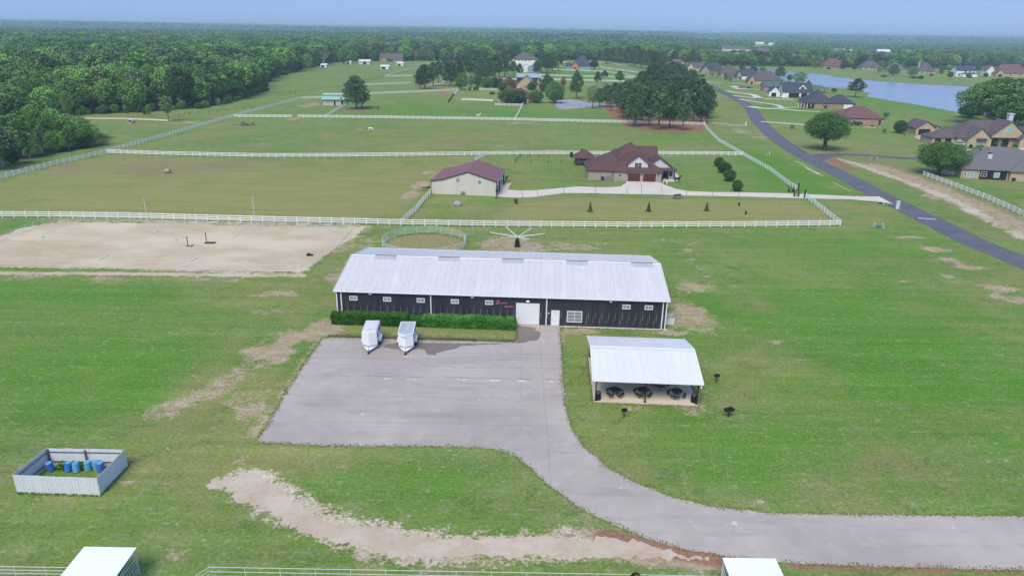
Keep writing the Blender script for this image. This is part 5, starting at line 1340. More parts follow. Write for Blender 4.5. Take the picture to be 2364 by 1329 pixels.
def gable(m, x0, y0, x1, y1, z, rise, ax, ov=.4, th=.14):
    if ax == 'x':
        yc = (y0 + y1) / 2; s = rise / (yc - y0)
        for sg, ye in ((-1, y0), (1, y1)):
            e = ye + sg * ov; ze = z - ov * s
            pl_ = [(e, ze), (yc, z + rise), (yc, z + rise - th), (e, ze - th)]
            m.xprism(pl_, x0 - ov, x1 + ov)
    else:
        xc = (x0 + x1) / 2; s = rise / (xc - x0)
        for sg, xe in ((-1, x0), (1, x1)):
            e = xe + sg * ov; ze = z - ov * s
            m.yprism([(e, ze), (xc, z + rise), (xc, z + rise - th), (e, ze - th)], y0 - ov, y1 + ov)
def house(name, label, cat, loc, rz, blocks, roof, wall, wins=(), group='houses of the neighbourhood'):
    """blocks: (type, x0, y0, x1, y1, h, rise[, wall material[, base z]]); wins: (side, x or y, wallpos, z, w, h, kind)"""
    H = thing(name, label, cat, loc, rz, group)
    for b in blocks:
        ty, x0, y0, x1, y1, h, rise = b[:7]; wm = b[7] if len(b) > 7 and b[7] else wall; bz = b[8] if len(b) > 8 else 0; rf = b[9] if len(b) > 9 else roof
        m = MB(); m.box(x0, y0, bz, x1, y1, h - .02)
        if ty == 'gx': m.xprism([(y0 + .05, h - .02), (y1 - .05, h - .02), ((y0 + y1) / 2, h + rise - .2)], x0 + .001, x1 - .001)
        if ty == 'gy': m.yprism([(x0 + .05, h - .02), (x1 - .05, h - .02), ((x0 + x1) / 2, h + rise - .2)], y0 + .001, y1 - .001)
        if ty != 'open': fixn(m.build('wall', wm, H).data)
        else:
            m = MB()
            for x, y in ((x0 + .2, y0 + .2), (x1 - .2, y0 + .2), (x0 + .2, y1 - .2), (x1 - .2, y1 - .2), ((x0 + x1) / 2, y0 + .2)): m.box(x - .13, y - .13, 0, x + .13, y + .13, h - .02)
            m.build('porch_column', wm, H)
        m = MB()
        if ty in ('hip', 'open'): hip(m, x0, y0, x1, y1, h, rise)
        elif ty == 'gx': gable(m, x0, y0, x1, y1, h, rise, 'x')
        elif ty == 'gy': gable(m, x0, y0, x1, y1, h, rise, 'y')
        fixn(m.build('roof', rf, H).data)
    for wn in wins:
        side, a, pos, z, w_, h_, kind = wn[:7]
        loc_, rz_ = {'f': ((a, pos, 0), 0), 'l': ((pos, a, 0), R(-90)), 'r': ((pos, a, 0), R(90)), 'b': ((a, pos, 0), R(180))}[side]
        if kind in ('w', 'wt', 'wd'):
            window(H, 0, z, w_, h_, -.06, .08, 1 if w_ > 1.2 else 0, 1, {'w': M['glass'], 'wt': M['teal_glass'], 'wd': M['dark']}[kind], loc=loc_, rz=rz_)
        elif kind in ('g', 'gd', 'gw'):
            mt = {'g': M['wood_door'], 'gd': M['dark'], 'gw': M['white_door']}[kind]
            m = MB(); m.box(0, -.05, z, w_, .04, z + h_ ); f = m.build('garage_door', mt, H, loc=loc_); f.rotation_euler = (0, 0, rz_)
            m = MB()
            for k in range(3): zz_ = z + h_ * (k + 1) / 4; m.box(.05, -.065, zz_ - .03, w_ - .05, -.051, zz_ + .03)
            m.build('door_rail', mt, f)
        elif kind in ('d', 'dk', 'o'):
            m = MB(); m.box(0, -.05, z, w_, .04, z + h_); f = m.build('door' if kind != 'o' else 'opening', M['dark'] if kind != 'd' else M['wood_door'], H, loc=loc_); f.rotation_euler = (0, 0, rz_)  # dk: dark doors, and the shade of recessed porches painted as flat panels
    return H
def site(pl_, pr_):
    a, b = G(*pl_), G(*pr_); d_ = b - a; return a, math.atan2(d_.y, d_.x), d_.length

# main house with maroon shingles
a, rz, wd_ = site((1416, 418), (1521.5, 420.3)); s = wd_ / 12.8
MH = house('ranch_house', 'brown-roofed brick house with two garage doors and a gabled dormer behind the concrete drive', 'house', a, rz,
      [('hip', -6.9, .9, 5, 13.0, 2.75, 3.9), ('hip', 0, 0, 12.8, 14.5, 2.8, 4.25), ('gy', 8.4, 4.5, 17.0, 15, 2.75, 3.1, M['siding']),
       ('hip', 1.2, 9.2, 10.4, 18.4, 4.7, 3.9, M['siding'], 2.5), ('gx', 8.2, 10.2, 12.9, 16.0, 5.3, 2.3, M['siding'], 2.5), ('hip', -1.0, 13.4, 5, 20, 2.8, 3.5), ('gy', 3.8, .95, 9.2, 8, 4.75, 2.15, M['siding'], 3.0)],
      M['sh_brown'], M['brick_gray'],
      [('f', 7.05, -.02 + 0, 0.02, 0, 0, 'x'), ('f', 5.5, .95, 3.4, 2.0, 1.55, 'w'), ('f', 1.15, 0, 1.1, 1.05, 1.0, 'w'),
       ('f', 3.85, 0, 0, 3.25, 2.15, 'g'), ('f', 7.95, 0, 0, 3.35, 2.15, 'g'), ('f', 14.0, 4.5, 0, 1.3, 2.1, 'dk'), ('f', 15.6, 4.5, .7, 1.0, 1.4, 'wd'), ('r', 6, 17.0, .8, 1.4, 1.4, 'w'), ('r', 12, 12.9, 3.6, 1.4, 1.2, 'w')], None)
m = MB()
for x, y in ((13.2, 2.6), (15.0, 2.6), (16.8, 2.6), (16.8, 5.5)): m.box(x - .12, y - .12, 0, x + .12, y + .12, 2.7)
m.build('porch_column', M['black'], MH)
m = MB(); m.add([(12.9, 2.3, 2.74), (17.4, 2.3, 2.74), (17.4, 4.6, 3.1), (12.9, 4.6, 3.1), (12.9, 2.3, 2.6), (17.4, 2.3, 2.6), (17.4, 4.6, 2.95), (12.9, 4.6, 2.95)], [(0, 1, 2, 3), (7, 6, 5, 4), (0, 4, 5, 1), (1, 5, 6, 2), (2, 6, 7, 3), (3, 7, 4, 0)]); m.build('porch_roof', M['sh_brown'], MH)
m = MB(); m.box(12.9, .8, 0, 17.6, 4.4, .12); m.build('porch_floor', M['concrete'], MH)
for x, y in ((-2.3, 4.6), (1.2, 3.5), (-4.5, 3.0)):
    m = MB(); m.tube([(x, y, 3.0), (x, y, 5.9 - .3 * abs(x))], .08, 6); m.build('vent_pipe', M['black'], MH)
for x in (3.55, 7.45, 11.85):
    m = MB(); m.box(x - .09, -.18, 1.75, x + .09, 0, 2.2); m.build('lantern', M['black'], MH)
def mh(x, y, z=0): return Matrix.Rotation(rz, 3, 'Z') @ Vector((x, y, z)) + a
o = thing('utility_bin', 'dark blue wheeled bin against the left brick wall of the brown-roofed house', 'bin', mh(-3.0, .35), rz)
m = MB(); m.add([(-.26, -.26, .05), (.26, -.26, .05), (.26, .26, .05), (-.26, .26, .05), (-.33, -.33, 1.05), (.33, -.33, 1.05), (.33, .33, 1.05), (-.33, .33, 1.05)], [(0, 1, 5, 4), (1, 2, 6, 5), (2, 3, 7, 6), (3, 0, 4, 7), (3, 2, 1, 0)]); m.build('tub', plain('navy_plastic', (.02, .03, .13), .5, .4), o)
m = MB(); m.box(-.36, -.36, 1.05, .36, .36, 1.12); m.build('lid', plain('navy_lid', (.02, .03, .10), .5, .4), o)
for k, x in enumerate((-1.9, -1.0)):
    o = thing('air_conditioner', 'grey air conditioner unit %s the blue bin by the brick wall' % ('just right of', 'second to the right of')[k], 'air conditioner', mh(x, .35), rz, 'air conditioners by the house')
    m = MB(); m.box(-.38, -.38, .08, .38, .38, .92); m.box(-.42, -.42, 0, .42, .42, .08); m.build('casing', M['brick_gray'] if False else plain('ac_grey', (.22, .23, .24), .6, .3), o); m = MB(); m.lathe([(.30, .92), (.30, .95)], n=14); m.build('fan_grille', M['black'], o)
o = house('garden_pavilion', 'small hip-roofed pavilion with posts at the back left of the brown-roofed house', 'pavilion', mh(-9.2, 21), rz, [('open', 0, 0, 5.4, 5.4, 2.5, 2.3, M['dark_post'])], M['sh_brown'], M['dark_post'], group=None)
m = MB(); m.box(.2, 4.9, 0, 5.2, 5.2, 2.4); m.build('back_wall', M['brick_gray'], o); m = MB(); m.box(1.0, 4.3, 0, 3.4, 4.9, 1.0); m.build('counter', M['siding'], o); m = MB(); m.box(1.7, 2.6, 4.35, 2.0, 2.9, 4.9); m.build('chimney', M['black'], o)

# cream metal garage with maroon roof
ga, grz, gw = site((996, 447.3), (1146, 453)); GS = gw / 16.0
ga = Vector((-20.1, 169.2, 0)); GR = thing('metal_garage', 'cream metal garage with maroon roof at the end of the concrete drive', 'garage', ga, R(-6.1))
GD = 16.2; prof = [(0, 3.25), (2.9, 3.75), (9.0, 5.75), (16, 3.55)]
cm = MB(); npan = 16
def gz(x):
    for (xa, za), (xb, zb) in zip(prof[:-1], prof[1:]):
        if x <= xb: return za + (zb - za) * (x - xa) / (xb - xa)
    return prof[-1][1]
CREAM = plain('cream_sheet', (.58, .56, .50), .55, .3, var=.05, rnd=.05)
for y_, sg in ((0, -1), (GD, 1)):
    for i in range(npan):
        x0, x1 = i * 1.0 + .004, (i + 1) * 1.0 - .004; m = MB(); ts = [x0, x1]
        if x0 < 2.9 < x1: ts = [x0, 2.9, x1]
        poly = [(x0, 0), (x1, 0)] + [(x, gz(x) - .08) for x in ts[::-1]]
        m.yprism(poly, y_ - .02, y_ + .02); xm = (x0 + x1) / 2; m.box(xm - .03, y_ + sg * .02 - .012, 0, xm + .03, y_ + sg * .02 + .012, gz(xm) - .12); fixn(m.build('wall_panel', CREAM, GR).data)
wpm = MB().box(-.02, 0, 0, .02, 1.33, 3.1).mesh('wall_panel', CREAM)
for i in range(12):
    obj('wall_panel', wpm, GR, (16, .06 + i * 1.34, 0)); obj('wall_panel', wpm, GR, (0, .06 + i * 1.34, 0))
for (xa, za), (xb, zb) in zip(prof[:-1], prof[1:]):
    n_ = 1; L_ = math.hypot(xb - xa, zb - za); oa = .25 if xa == 0 else 0; ob = .25 if xb == 16 else 0; s_ = (zb - za) / (xb - xa)
    w1 = (GD + .5) / 17
    for k in range(17):
        m = MB(); y0 = -.25 + k * w1; A_, B_ = (xa - oa, za - oa * s_), (xb + ob, zb + ob * s_)
        m.yprism([A_, B_, (B_[0], B_[1] + .05), (A_[0], A_[1] + .05)], y0 + .006, y0 + w1 - .006); fixn(m.build('roof_panel', M['purple_metal'], GR).data)
m = MB(); m.yprism([(8.8, 5.74), (9.0, 5.86), (9.2, 5.74)], -.27, GD + .27); fixn(m.build('ridge_cap', M['purple_metal'], GR).data)
MTRIM = plain('maroon_trim', (.04, .02, .025), .5, .3)
m = MB()
for (xa, za), (xb, zb) in zip(prof[:-1], prof[1:]): m.bar((xa - (.25 if xa == 0 else 0), -.28, za - .05), (xb + (.25 if xb == 16 else 0), -.28, zb - .05), .04, .16)
m.box(15.92, -.07, 0, 16.08, .0, 3.5); m.box(-.06, -.07, 0, .05, 0, 3.2); m.build('trim', MTRIM, GR)
for y_, w_, k in ((1.4, 1.1, 'd'), (4.0, 3.0, 'g'), (9.5, .9, 'w'), (12.6, 2.6, 'g')):
    m = MB(); m.box(16.02, y_, 0 if k != 'w' else 1.0, 16.10, y_ + w_, 2.6 if k == 'g' else 2.1); m.build('door' if k != 'w' else 'window', M['dark'], GR)
for x, z in ((6.6, 3.55), (11.9, 3.3)):
    m = MB(); m.tube([(x + .38 * math.cos(t_), -.06, z + .38 * math.sin(t_)) for t_ in np.linspace(0, 2 * math.pi, 15)], .035, 5); m.tube([(x, -.09, z), (x, -.04, z)], .11, 5)
    for q in range(5): t_ = q * 1.2566 + 1.57; m.bar((x, -.06, z), (x + .36 * math.cos(t_), -.06, z + .36 * math.sin(t_)), .03)
    m.build('wagon_wheel_star', M['dark_post'], GR)
o = thing('yard_ornament', 'old wagon wheel leaning on the front of the cream metal garage', 'ornament', Matrix.Rotation(R(-6.1), 3, 'Z') @ Vector((7.9, -.35, 0)) + ga, R(-6))
m = MB(); m.tube([(.48 * math.cos(t_), 0, .5 + .48 * math.sin(t_)) for t_ in np.linspace(0, 2 * math.pi, 15)], .04, 5); m.build('rim', M['timber'], o); m = MB()
for q in range(6): t_ = q * math.pi / 6; m.bar((-.46 * math.cos(t_), 0, .5 - .46 * math.sin(t_)), (.46 * math.cos(t_), 0, .5 + .46 * math.sin(t_)), .035)
m.build('spoke', M['timber'], o)
o = thing('milk_can', 'old milk can beside the wagon wheel at the garage front', 'milk can', Matrix.Rotation(R(-6.1), 3, 'Z') @ Vector((6.95, -.35, 0)) + ga)
m = MB(); m.lathe([(.22, 0), (.23, .6), (.12, .8), (.12, .92), (.17, .98)], n=12); m.build('can', M['steel'], o)

# flagpole-like post at garage corner, rocks, hay, bushes by the drive
o = thing('yard_lantern', 'dark post lantern at the right front corner of the cream garage', 'lamp post', G(1146, 457)); m = MB(); m.box(-.1, -.1, 0, .1, .1, 1.5); m.build('post', M['timber'], o); m = MB(); m.lathe([(.2, 1.5), (.26, 1.9), (.1, 2.1)], n=8); m.build('lantern', M['black'], o); m = MB(); m.box(-.35, -.35, 0, .35, .35, .1); m.build('foot', M['black'], o)
import bmesh
def rock(px, py, s, label, mat, name='boulder', cat='rock', sq=.75, base=None):
    b = bmesh.new(); bmesh.ops.create_icosphere(b, subdivisions=3, radius=1)
    for v in b.verts:
        c = v.co; f = .82 + .4 * fnoise(np.array([c.x * 2 + 9]), np.array([c.y * 2 + c.z * 1.7]), 1.0, 3)[0]; v.co = c * f
    me = bpy.data.meshes.new(name); b.to_mesh(me); b.free(); me.materials.append(mat)
    o = obj(name, me, None, (base or G(px, py)) + Vector((0, 0, s * sq * .55)), 0, (s, s * .8, s * sq)); return tag(o, label, cat)
rock(1056, 475, .95, 'big pale grey rock on the grass in front of the cream garage', plain('grey_rock', (.34, .33, .35), .9, .2, var=.2, scale=2))
for px_, py_, lb in ((388, 400, 'tan round hay bale alone in the left pasture'),):
    o = thing('hay_bale', lb, 'hay bale', G(px_, py_)); m = MB(); m.tube([(-.6, 0, .62), (.6, 0, .62)], .62, 16); m.build('bale', plain('hay', (.40, .33, .19), .95, .1, var=.3, scale=4), o); m = MB()
    for x in (-.3, 0, .3): m.tube([(x + .02 * 0, .64 * math.cos(t_), .62 + .64 * math.sin(t_)) for t_ in np.linspace(0, 6.2, 12)], .015, 4)
    m.build('twine', M['timber'], o)
# debris heap in the pasture
ht = thing('log_heap', 'heap of old logs and brush in the far pasture', 'brush pile', G(566, 289)); r = np.random.default_rng(3)
for i in range(26):
    x, y, z = r.normal() * 1.9, r.normal() * 1.1, abs(r.normal()) * .3 + .15; a_ = r.uniform(0, 3.1); l_ = r.uniform(.6, 1.8); m = MB(); m.tube([(x - l_ * math.cos(a_), y - l_ * math.sin(a_), z), (x + l_ * math.cos(a_), y + l_ * math.sin(a_), z + r.uniform(-.1, .3))], r.uniform(.08, .2), 6); m.build('log', M['timber'] if i % 3 else M['pale_bark'], ht)
o = thing('drain_pipe', 'round concrete culvert mouth below the dirt lane on the left', 'culvert', G(303, 284)); m = MB()
ring = lambda y, r_: [(r_ * math.cos(t_), y, .75 + r_ * math.sin(t_)) for t_ in np.linspace(0, 2 * math.pi, 18, endpoint=False)]
m.add(ring(-1, .85) + ring(-1, .65) + ring(2, .85) + ring(2, .65), [f_ for k in range(18) for f_ in ((k, (k + 1) % 18, 18 + (k + 1) % 18, 18 + k), (k, 36 + k, 36 + (k + 1) % 18, (k + 1) % 18), (18 + k, 18 + (k + 1) % 18, 54 + (k + 1) % 18, 54 + k))]); m.build('pipe', M['concrete'], o); m = MB(); m.tube([(0, 1.5, .75), (0, 1.9, .75)], .66, 16); m.build('dark_end', M['dark'], o)

# green-roofed horse shed
a, rz, wd_ = site((745, 243.5), (794, 243.5))
HS = thing('horse_shed', 'small horse shed with pale green roof beside the lone pine in the far paddock', 'shed', a, rz)
m = MB(); m.box(0, 0, 0, wd_, 9, 3.0); m.build('wall', M['cream'], HS)
m = MB(); m.xprism([(-.8, 2.9), (3.4, 4.3), (3.4, 4.4), (-.8, 3.02)], -.4, wd_ + .4); fixn(m.build('roof', M['green_metal'], HS).data)
m = MB(); m.box(.5, 3.4, 3.0, wd_ - .5, 5.6, 4.9); m.build('upper_wall', M['cream'], HS)
m = MB(); m.xprism([(3.0, 4.95), (4.5, 5.6), (6.0, 4.95), (6.0, 5.05), (4.5, 5.72), (3.0, 5.05)], .1, wd_ - .1); fixn(m.build('roof', M['green_metal'], HS).data)
m = MB(); m.xprism([(5.6, 4.3), (9.8, 2.9), (9.8, 3.02), (5.6, 4.4)], -.4, wd_ + .4); fixn(m.build('roof', M['green_metal'], HS).data)
for x in (5.6, 9.3): m = MB(); m.box(x, -.06, 0, x + .9, .02, 2.2); m.build('door', M['dark'], HS)
window(HS, 2.4, 1.3, 1.2, 1.1, -.08, .15, 0, 0, M['white_wall'], fmat=M['dark_post'])
for x in (.05, wd_ - .25): m = MB(); m.box(x, -.06, 0, x + .2, .0, 2.95); m.build('corner_trim', M['brick_red'], HS)

# right-hand neighbours
def nb(name, label, pl_, pr_, blocks, roof, wall, wins=(), sc=None, rot=None, group='houses of the neighbourhood'):
    """blocks given in units where the front is 10 wide"""
    a, rz, wd_ = site(pl_, pr_); k = wd_ / 10
    bl = [(b[0], b[1] * k, b[2] * k, b[3] * k, b[4] * k, b[5], b[6]) + tuple(b[7:]) for b in blocks]
    wn = [(w_[0], w_[1] * k, w_[2] * k, *w_[3:]) for w_ in wins]
    return house(name, label, 'house', a, rz if rot is None else rot, bl, roof, wall, wn, group), k
# grey-roofed brick house at right edge
a, rz, wd_ = site((2217, 412), (2364, 421)); rz = R(-9)
H1 = house('brick_house', 'tan brick house with large grey hip roof and a pale chimney at the right edge', 'house', a, rz,
      [('hip', 0, .3, 26, 18, 2.8, 5.3), ('hip', 12.5, -.6, 29, 8, 2.75, 2.6)], M['sh_gray'], M['brick_tan'],
      [('f', .95, .3, .55, .45, 1.3, 'wd'), ('f', 1.55, .3, .5, 1.9, 1.5, 'wt'), ('f', 4.9, .3, 0, 7.1, 2.5, 'dk'), ('f', 5.2, .22, .8, 1.5, 1.4, 'wd'), ('f', 8.6, .22, .6, 1.5, 1.5, 'wt'), ('f', 16.3, -.6, 1.0, 2.0, 1.2, 'wd')])  # wide dk panel is painted shade of the recessed porch, not a door
m = MB(); m.box(7.8, 4.2, 3.6, 8.9, 5.4, 6.6); m.build('chimney', M['siding'], H1); m = MB(); m.box(7.9, 4.3, 6.6, 8.8, 5.3, 6.9); m.build('chimney_cap', M['black'], H1)
for x in (7.0, 9.0): m = MB(); m.tube([(x, 7.8, 6.4), (x, 7.8, 7.5)], .2, 6); m.build('vent_pipe', M['black'], H1)
o = thing('air_conditioner', 'dark air conditioner at the right end of the grey-roofed brick house', 'air conditioner', G(2338, 418), rz); m = MB(); m.box(-.5, -.4, 0, .5, .4, .9); m.build('casing', M['dark_post'], o); m = MB(); m.lathe([(.3, .9), (.3, .94)], n=12); m.build('fan_grille', M['black'], o)
# tan stone house
a = G(2231, 339); rz = R(-1.5)
H2 = house('stone_house', 'large tan stone house with brown roof and three front gables at the right edge', 'house', a, rz,
      [('hip', -2, 3, 26, 19, 3.0, 5.6), ('gy', 0, 0, 8.6, 9, 3.0, 3.9), ('gy', 9.2, 1.6, 21.5, 10, 4.4, 5.0, None, 3.3), ('gy', 18.6, -.4, 26.0, 8, 3.3, 3.8), ('hip', -10.5, 4.5, 1, 13, 2.6, 2.2), ('hip', -4.6, 8, 0, 13, 4.2, 1.8)],
      M['sh_taupe'], M['stone_tan'],
      [('f', 3.6, 0, .7, 2.2, 1.6, 'wt'), ('f', 3.9, 0, 4.0, .9, 1.0, 'wt'), ('f', 14.2, 1.6, 5.4, 2.0, 1.7, 'wt'), ('f', 9.9, 3, 0, 3.0, 2.6, 'dk'), ('f', 14.2, 3, 0, 2.6, 2.6, 'dk'), ('f', 20.6, -.4, .4, 2.0, 2.6, 'wt'), ('f', -9.4, 4.5, 0, 2.2, 2.2, 'dk'), ('f', -5.6, 4.5, 0, 2.2, 2.2, 'dk'), ('f', -4.3, 8, 3.2, 3.6, .8, 'wd')])
m = MB(); m.box(19.6, 10.5, 6, 21.2, 12, 10.8); m.build('chimney', M['siding'], H2); m = MB(); m.box(19.4, 10.3, 10.8, 21.4, 12.2, 11.2); m.build('chimney_cap', M['siding'], H2)
m = MB(); m.xprism([(-.9, 2.55), (0, 3.1), (0, 3.0), (-.9, 2.45)], 3.0, 6.6); fixn(m.build('awning', M['wood_door'], H2).data)
# small garage
a, rz, wd_ = site((2113, 311.5), (2157, 313.5))
house('detached_garage', 'small tan stone garage with dark door left of the stone house', 'garage', a, R(-3), [('gy', 0, 0, 7.6, 11, 3.0, 2.6), ('gy', 6.6, 1.2, 11, 6, 2.4, 1.5)], M['sh_taupe'], M['stone_tan'], [('f', 1.0, 0, 0, 4.6, 2.4, 'gd'), ('f', 7.9, 1.2, 0, 2.0, 2.0, 'dk'), ('f', 3.4, 0, 4.0, .7, .7, 'w')], None)
# red brick, maroon hip
a, rz, wd_ = site((1951, 287), (2036, 288))
house('brick_house', 'red brick house with wide maroon hip roof behind the round yard tree', 'house', a, R(-4), [('hip', -1.5, 0, 16.8, 15, 2.9, 4.8), ('hip', -5, 3, 6, 13, 2.8, 3.0)], M['sh_red'], M['brick_red'], [('f', 3, 0, .9, 1.2, 1.2, 'w'), ('r', 4, 16.8, .9, 1.2, 1.2, 'w'), ('f', 14.6, 0, 0, .9, 2.1, 'dk')])
# slate roofs
a = G(1872, 250)
H5 = house('brick_house', 'pink brick house with slate-blue hip roof and white porch columns by the lake', 'house', a, R(-7), [('hip', -2.6, 0, 11.5, 16, 3.0, 6.4), ('hip', 9.5, 1.5, 23, 13, 2.9, 4.2)], M['sh_slate'], M['brick_red'], [('f', -1.8, 0, 0, 1.2, 2.4, 'dk'), ('f', .2, 0, 0, 1.4, 2.4, 'dk'), ('f', 5.6, 0, .9, 1.2, 1.3, 'w'), ('f', 9.0, 0, .9, 1.2, 1.3, 'w'), ('f', 17.5, 1.5, 0, 4.6, 2.4, 'gw')])
m = MB()
for x in (-6.4, -5.2, -3.9, -2.6): m.box(x, -1.2 + (x + 2.6) * -.9, 0, x + .3, -.9 + (x + 2.6) * -.9, 2.9)
m.build('porch_column', M['white_wall'], H5); m = MB(); m.add([(-7.2, 2.8, 2.9), (-2.0, -1.9, 2.9), (-1.0, .2, 3.4), (-4.0, 5, 4.2), (-7.2, 2.8, 2.75), (-2.0, -1.9, 2.75), (-1.0, .2, 3.2), (-4.0, 5, 4.0)], [(0, 1, 2, 3), (7, 6, 5, 4), (0, 4, 5, 1), (1, 5, 6, 2), (2, 6, 7, 3), (3, 7, 4, 0)]); m.build('porch_roof', M['sh_slate'], H5)
# white house with dormer
a = G(1806, 225)
H6 = house('white_house', 'white house with black roof, dormer and two black garage doors near the lake', 'house', a, R(-5), [('gx', 0, 0, 18.5, 13, 3.6, 5.4), ('gy', 9.3, 2.0, 15.4, 8, 5.6, 2.9, None, 4.0), ('gy', -7.5, 4, -.5, 10, 3.0, 3.4)], M['sh_slate'], M['white_wall'], [('f', 3.8, 0, 0, 6.4, 2.8, 'gd'), ('f', 11.5, 0, 0, 3.6, 2.8, 'gd'), ('f', 11.3, 2.0, 5.0, 2.2, 1.6, 'wd'), ('f', -6.0, 4, 0, 3, 2.4, 'dk'), ('l', 4, 0, 1, 1.5, 1.5, 'wd')])
o = house('covered_patio', 'dark green roofed patio behind the white house by the water', 'patio', G(1868, 214), R(-10), [('open', 0, 0, 12, 9, 3.0, 1.8, M['timber'])], M['dkgreen_metal'], M['timber'], group=None)
# green metal roof building
house('carport', 'brick carport with dark green metal roof between the truck and the white house', 'carport', G(1762, 210), R(-7), [('gx', 0, 0, 18, 11, 3.1, 3.0)], M['dkgreen_metal'], M['brick_red'], [('f', 3.6, 0, 0, 4.2, 2.5, 'dk'), ('f', 9, 0, 0, 5.5, 2.5, 'dk')], None)
house('lake_house', 'wide grey roofed house behind the green-roofed carport near the lake', 'house', G(1745, 195), R(-3), [('hip', -4, 0, 21, 17, 3.2, 7.0), ('gy', -6.5, -2.0, -1.5, 8, 3.0, 4.0)], M['sh_taupe'], M['brick_tan'], [('f', 4, 0, 1, 1.5, 1.2, 'wd'), ('f', 8, 0, 1, 1.5, 1.2, 'wd'), ('f', 12, 0, 1, 1.5, 1.2, 'wd'), ('f', -4.6, -2, 0, 1.4, 2.4, 'dk')])
house('lake_house', 'house with slate-blue roof and white garage door left of the lake', 'house', G(1700, 183.5), R(-5), [('hip', 0, 0, 21, 14, 3.2, 5.8), ('gy', -1, -1.5, 4, 8, 3.0, 4)], M['sh_slate'], M['brick_tan'], [('f', 2, -1.5, 0, 1.4, 2.4, 'dk'), ('f', 4.6, 0, 0, 7, 2.4, 'gw'), ('f', 15, 0, 1, 1.4, 1.4, 'wd')])
house('lake_house', 'brown hip-roofed house with many peaks left of the slate-roofed one', 'house', G(1664, 177), R(-5), [('hip', 0, 0, 20, 15, 3.2, 5.6), ('hip', 9, -2, 18, 8, 3, 4.2)], M['sh_taupe'], M['mauve_brick'], [('f', 3, 0, 0, 1.5, 2.4, 'dk'), ('f', 12, -2, 1, 1.6, 1.4, 'wd')])
house('lake_house', 'dark grey roofed house, third from the pine grove along the road', 'house', G(1622, 170), R(-3), [('hip', 0, 0, 22, 14, 3.2, 7.5), ('gy', -2, -2, 6, 8, 3, 4.4)], M['sh_slate'], M['mauve_brick'], [('f', 2, -2, .5, 1.6, 1.8, 'wd'), ('f', 12, 0, 1, 1.6, 1.4, 'wd')])
house('lake_house', 'pale walled house with tan gables, second from the pine grove', 'house', G(1582, 163), R(-2), [('gx', 0, 0, 20, 12, 3.2, 5.0), ('gy', 2, -2, 8, 5, 3.2, 4.4)], M['sh_taupe'], M['cream'], [('f', 4, -2, .6, 1.6, 2, 'wd'), ('f', 12, 0, .8, 1.6, 1.5, 'wd')])
house('lake_house', 'maroon roofed house nearest the pine grove at the far left of the row', 'house', G(1543, 157), R(-2), [('hip', 0, 0, 20, 13, 3.6, 6.0), ('gy', 12, -2, 19, 6, 3.2, 4.4)], M['sh_red'], M['cream'], [('f', 3, 0, .5, 5, 2.4, 'dk'), ('f', 14, -2, .8, 1.6, 1.6, 'wd')])
# far shore houses
for k, (px_, py_, w_, rf, wl, lb, x) in enumerate([
    (1900, 158.5, 24, 'sh_red', 'brick_red', 'reddish roofed brick house at the left end of the far shore', 8.0), (1990, 162, 21, 'sh_taupe', 'brick_tan', 'brown roofed house left of the dark pine on the far shore', 7.0),
    (2053, 166.5, 17, 'sh_gray', 'mauve_brick', 'grey roofed house hidden right of the dark pine on the far shore', 6.0), (2120, 171, 17, 'sh_taupe', 'brick_tan', 'steep brown roofed house with chimney on the far shore', 8.5)]):
    H_ = house('shore_house', lb, 'house', G(px_, py_), R(-3), [('hip', 0, 0, w_, 14, 3.4, x), ('hip', w_ * .5, -2, w_ * .9, 8, 3, x * .6)], M[rf], M[wl], [('f', w_ * .15, 0, .6, 2.2, 1.8, 'wd'), ('f', w_ * .6, -2, .6, 1.6, 1.6, 'wd')])
    if k == 3: m = MB(); m.box(1, 5, 5, 2.4, 6.4, 12.5); m.build('chimney', M['brick_tan'], H_)
house('white_house', 'bright white house with dark blue roof on the far shore', 'house', G(2206, 177), R(-4), [('gx', 0, 0, 19.5, 11, 6.2, 4.2), ('hip', 5, -3, 19.5, 0, 3.2, .8)], M['sh_slate'], M['white_wall'], [('f', 2, 0, .8, 2, 2.2, 'wd'), ('f', 8, 0, 3.4, 2, 2, 'wd'), ('f', 12, 0, 3.4, 2, 2, 'wd'), ('f', 8, -3, .5, 6, 2, 'dk'), ('f', 16, 0, 3.4, 1.6, 1.6, 'wd')])
house('shore_house', 'very wide brown roofed house with several peaks at the far right shore', 'house', G(2297, 177), R(-4), [('hip', 0, 0, 34, 16, 3.4, 8.8), ('gy', -1, -3, 7, 6, 3.2, 4.2), ('gy', -6, 6, 2, 16, 6, 4.6, M['white_wall'])], M['sh_red'], M['brick_tan'], [('f', 1, -3, 0, 4, 2.4, 'dk'), ('f', 14, 0, .8, 2, 1.6, 'wd'), ('f', 24, 0, .8, 2, 1.6, 'wd')])
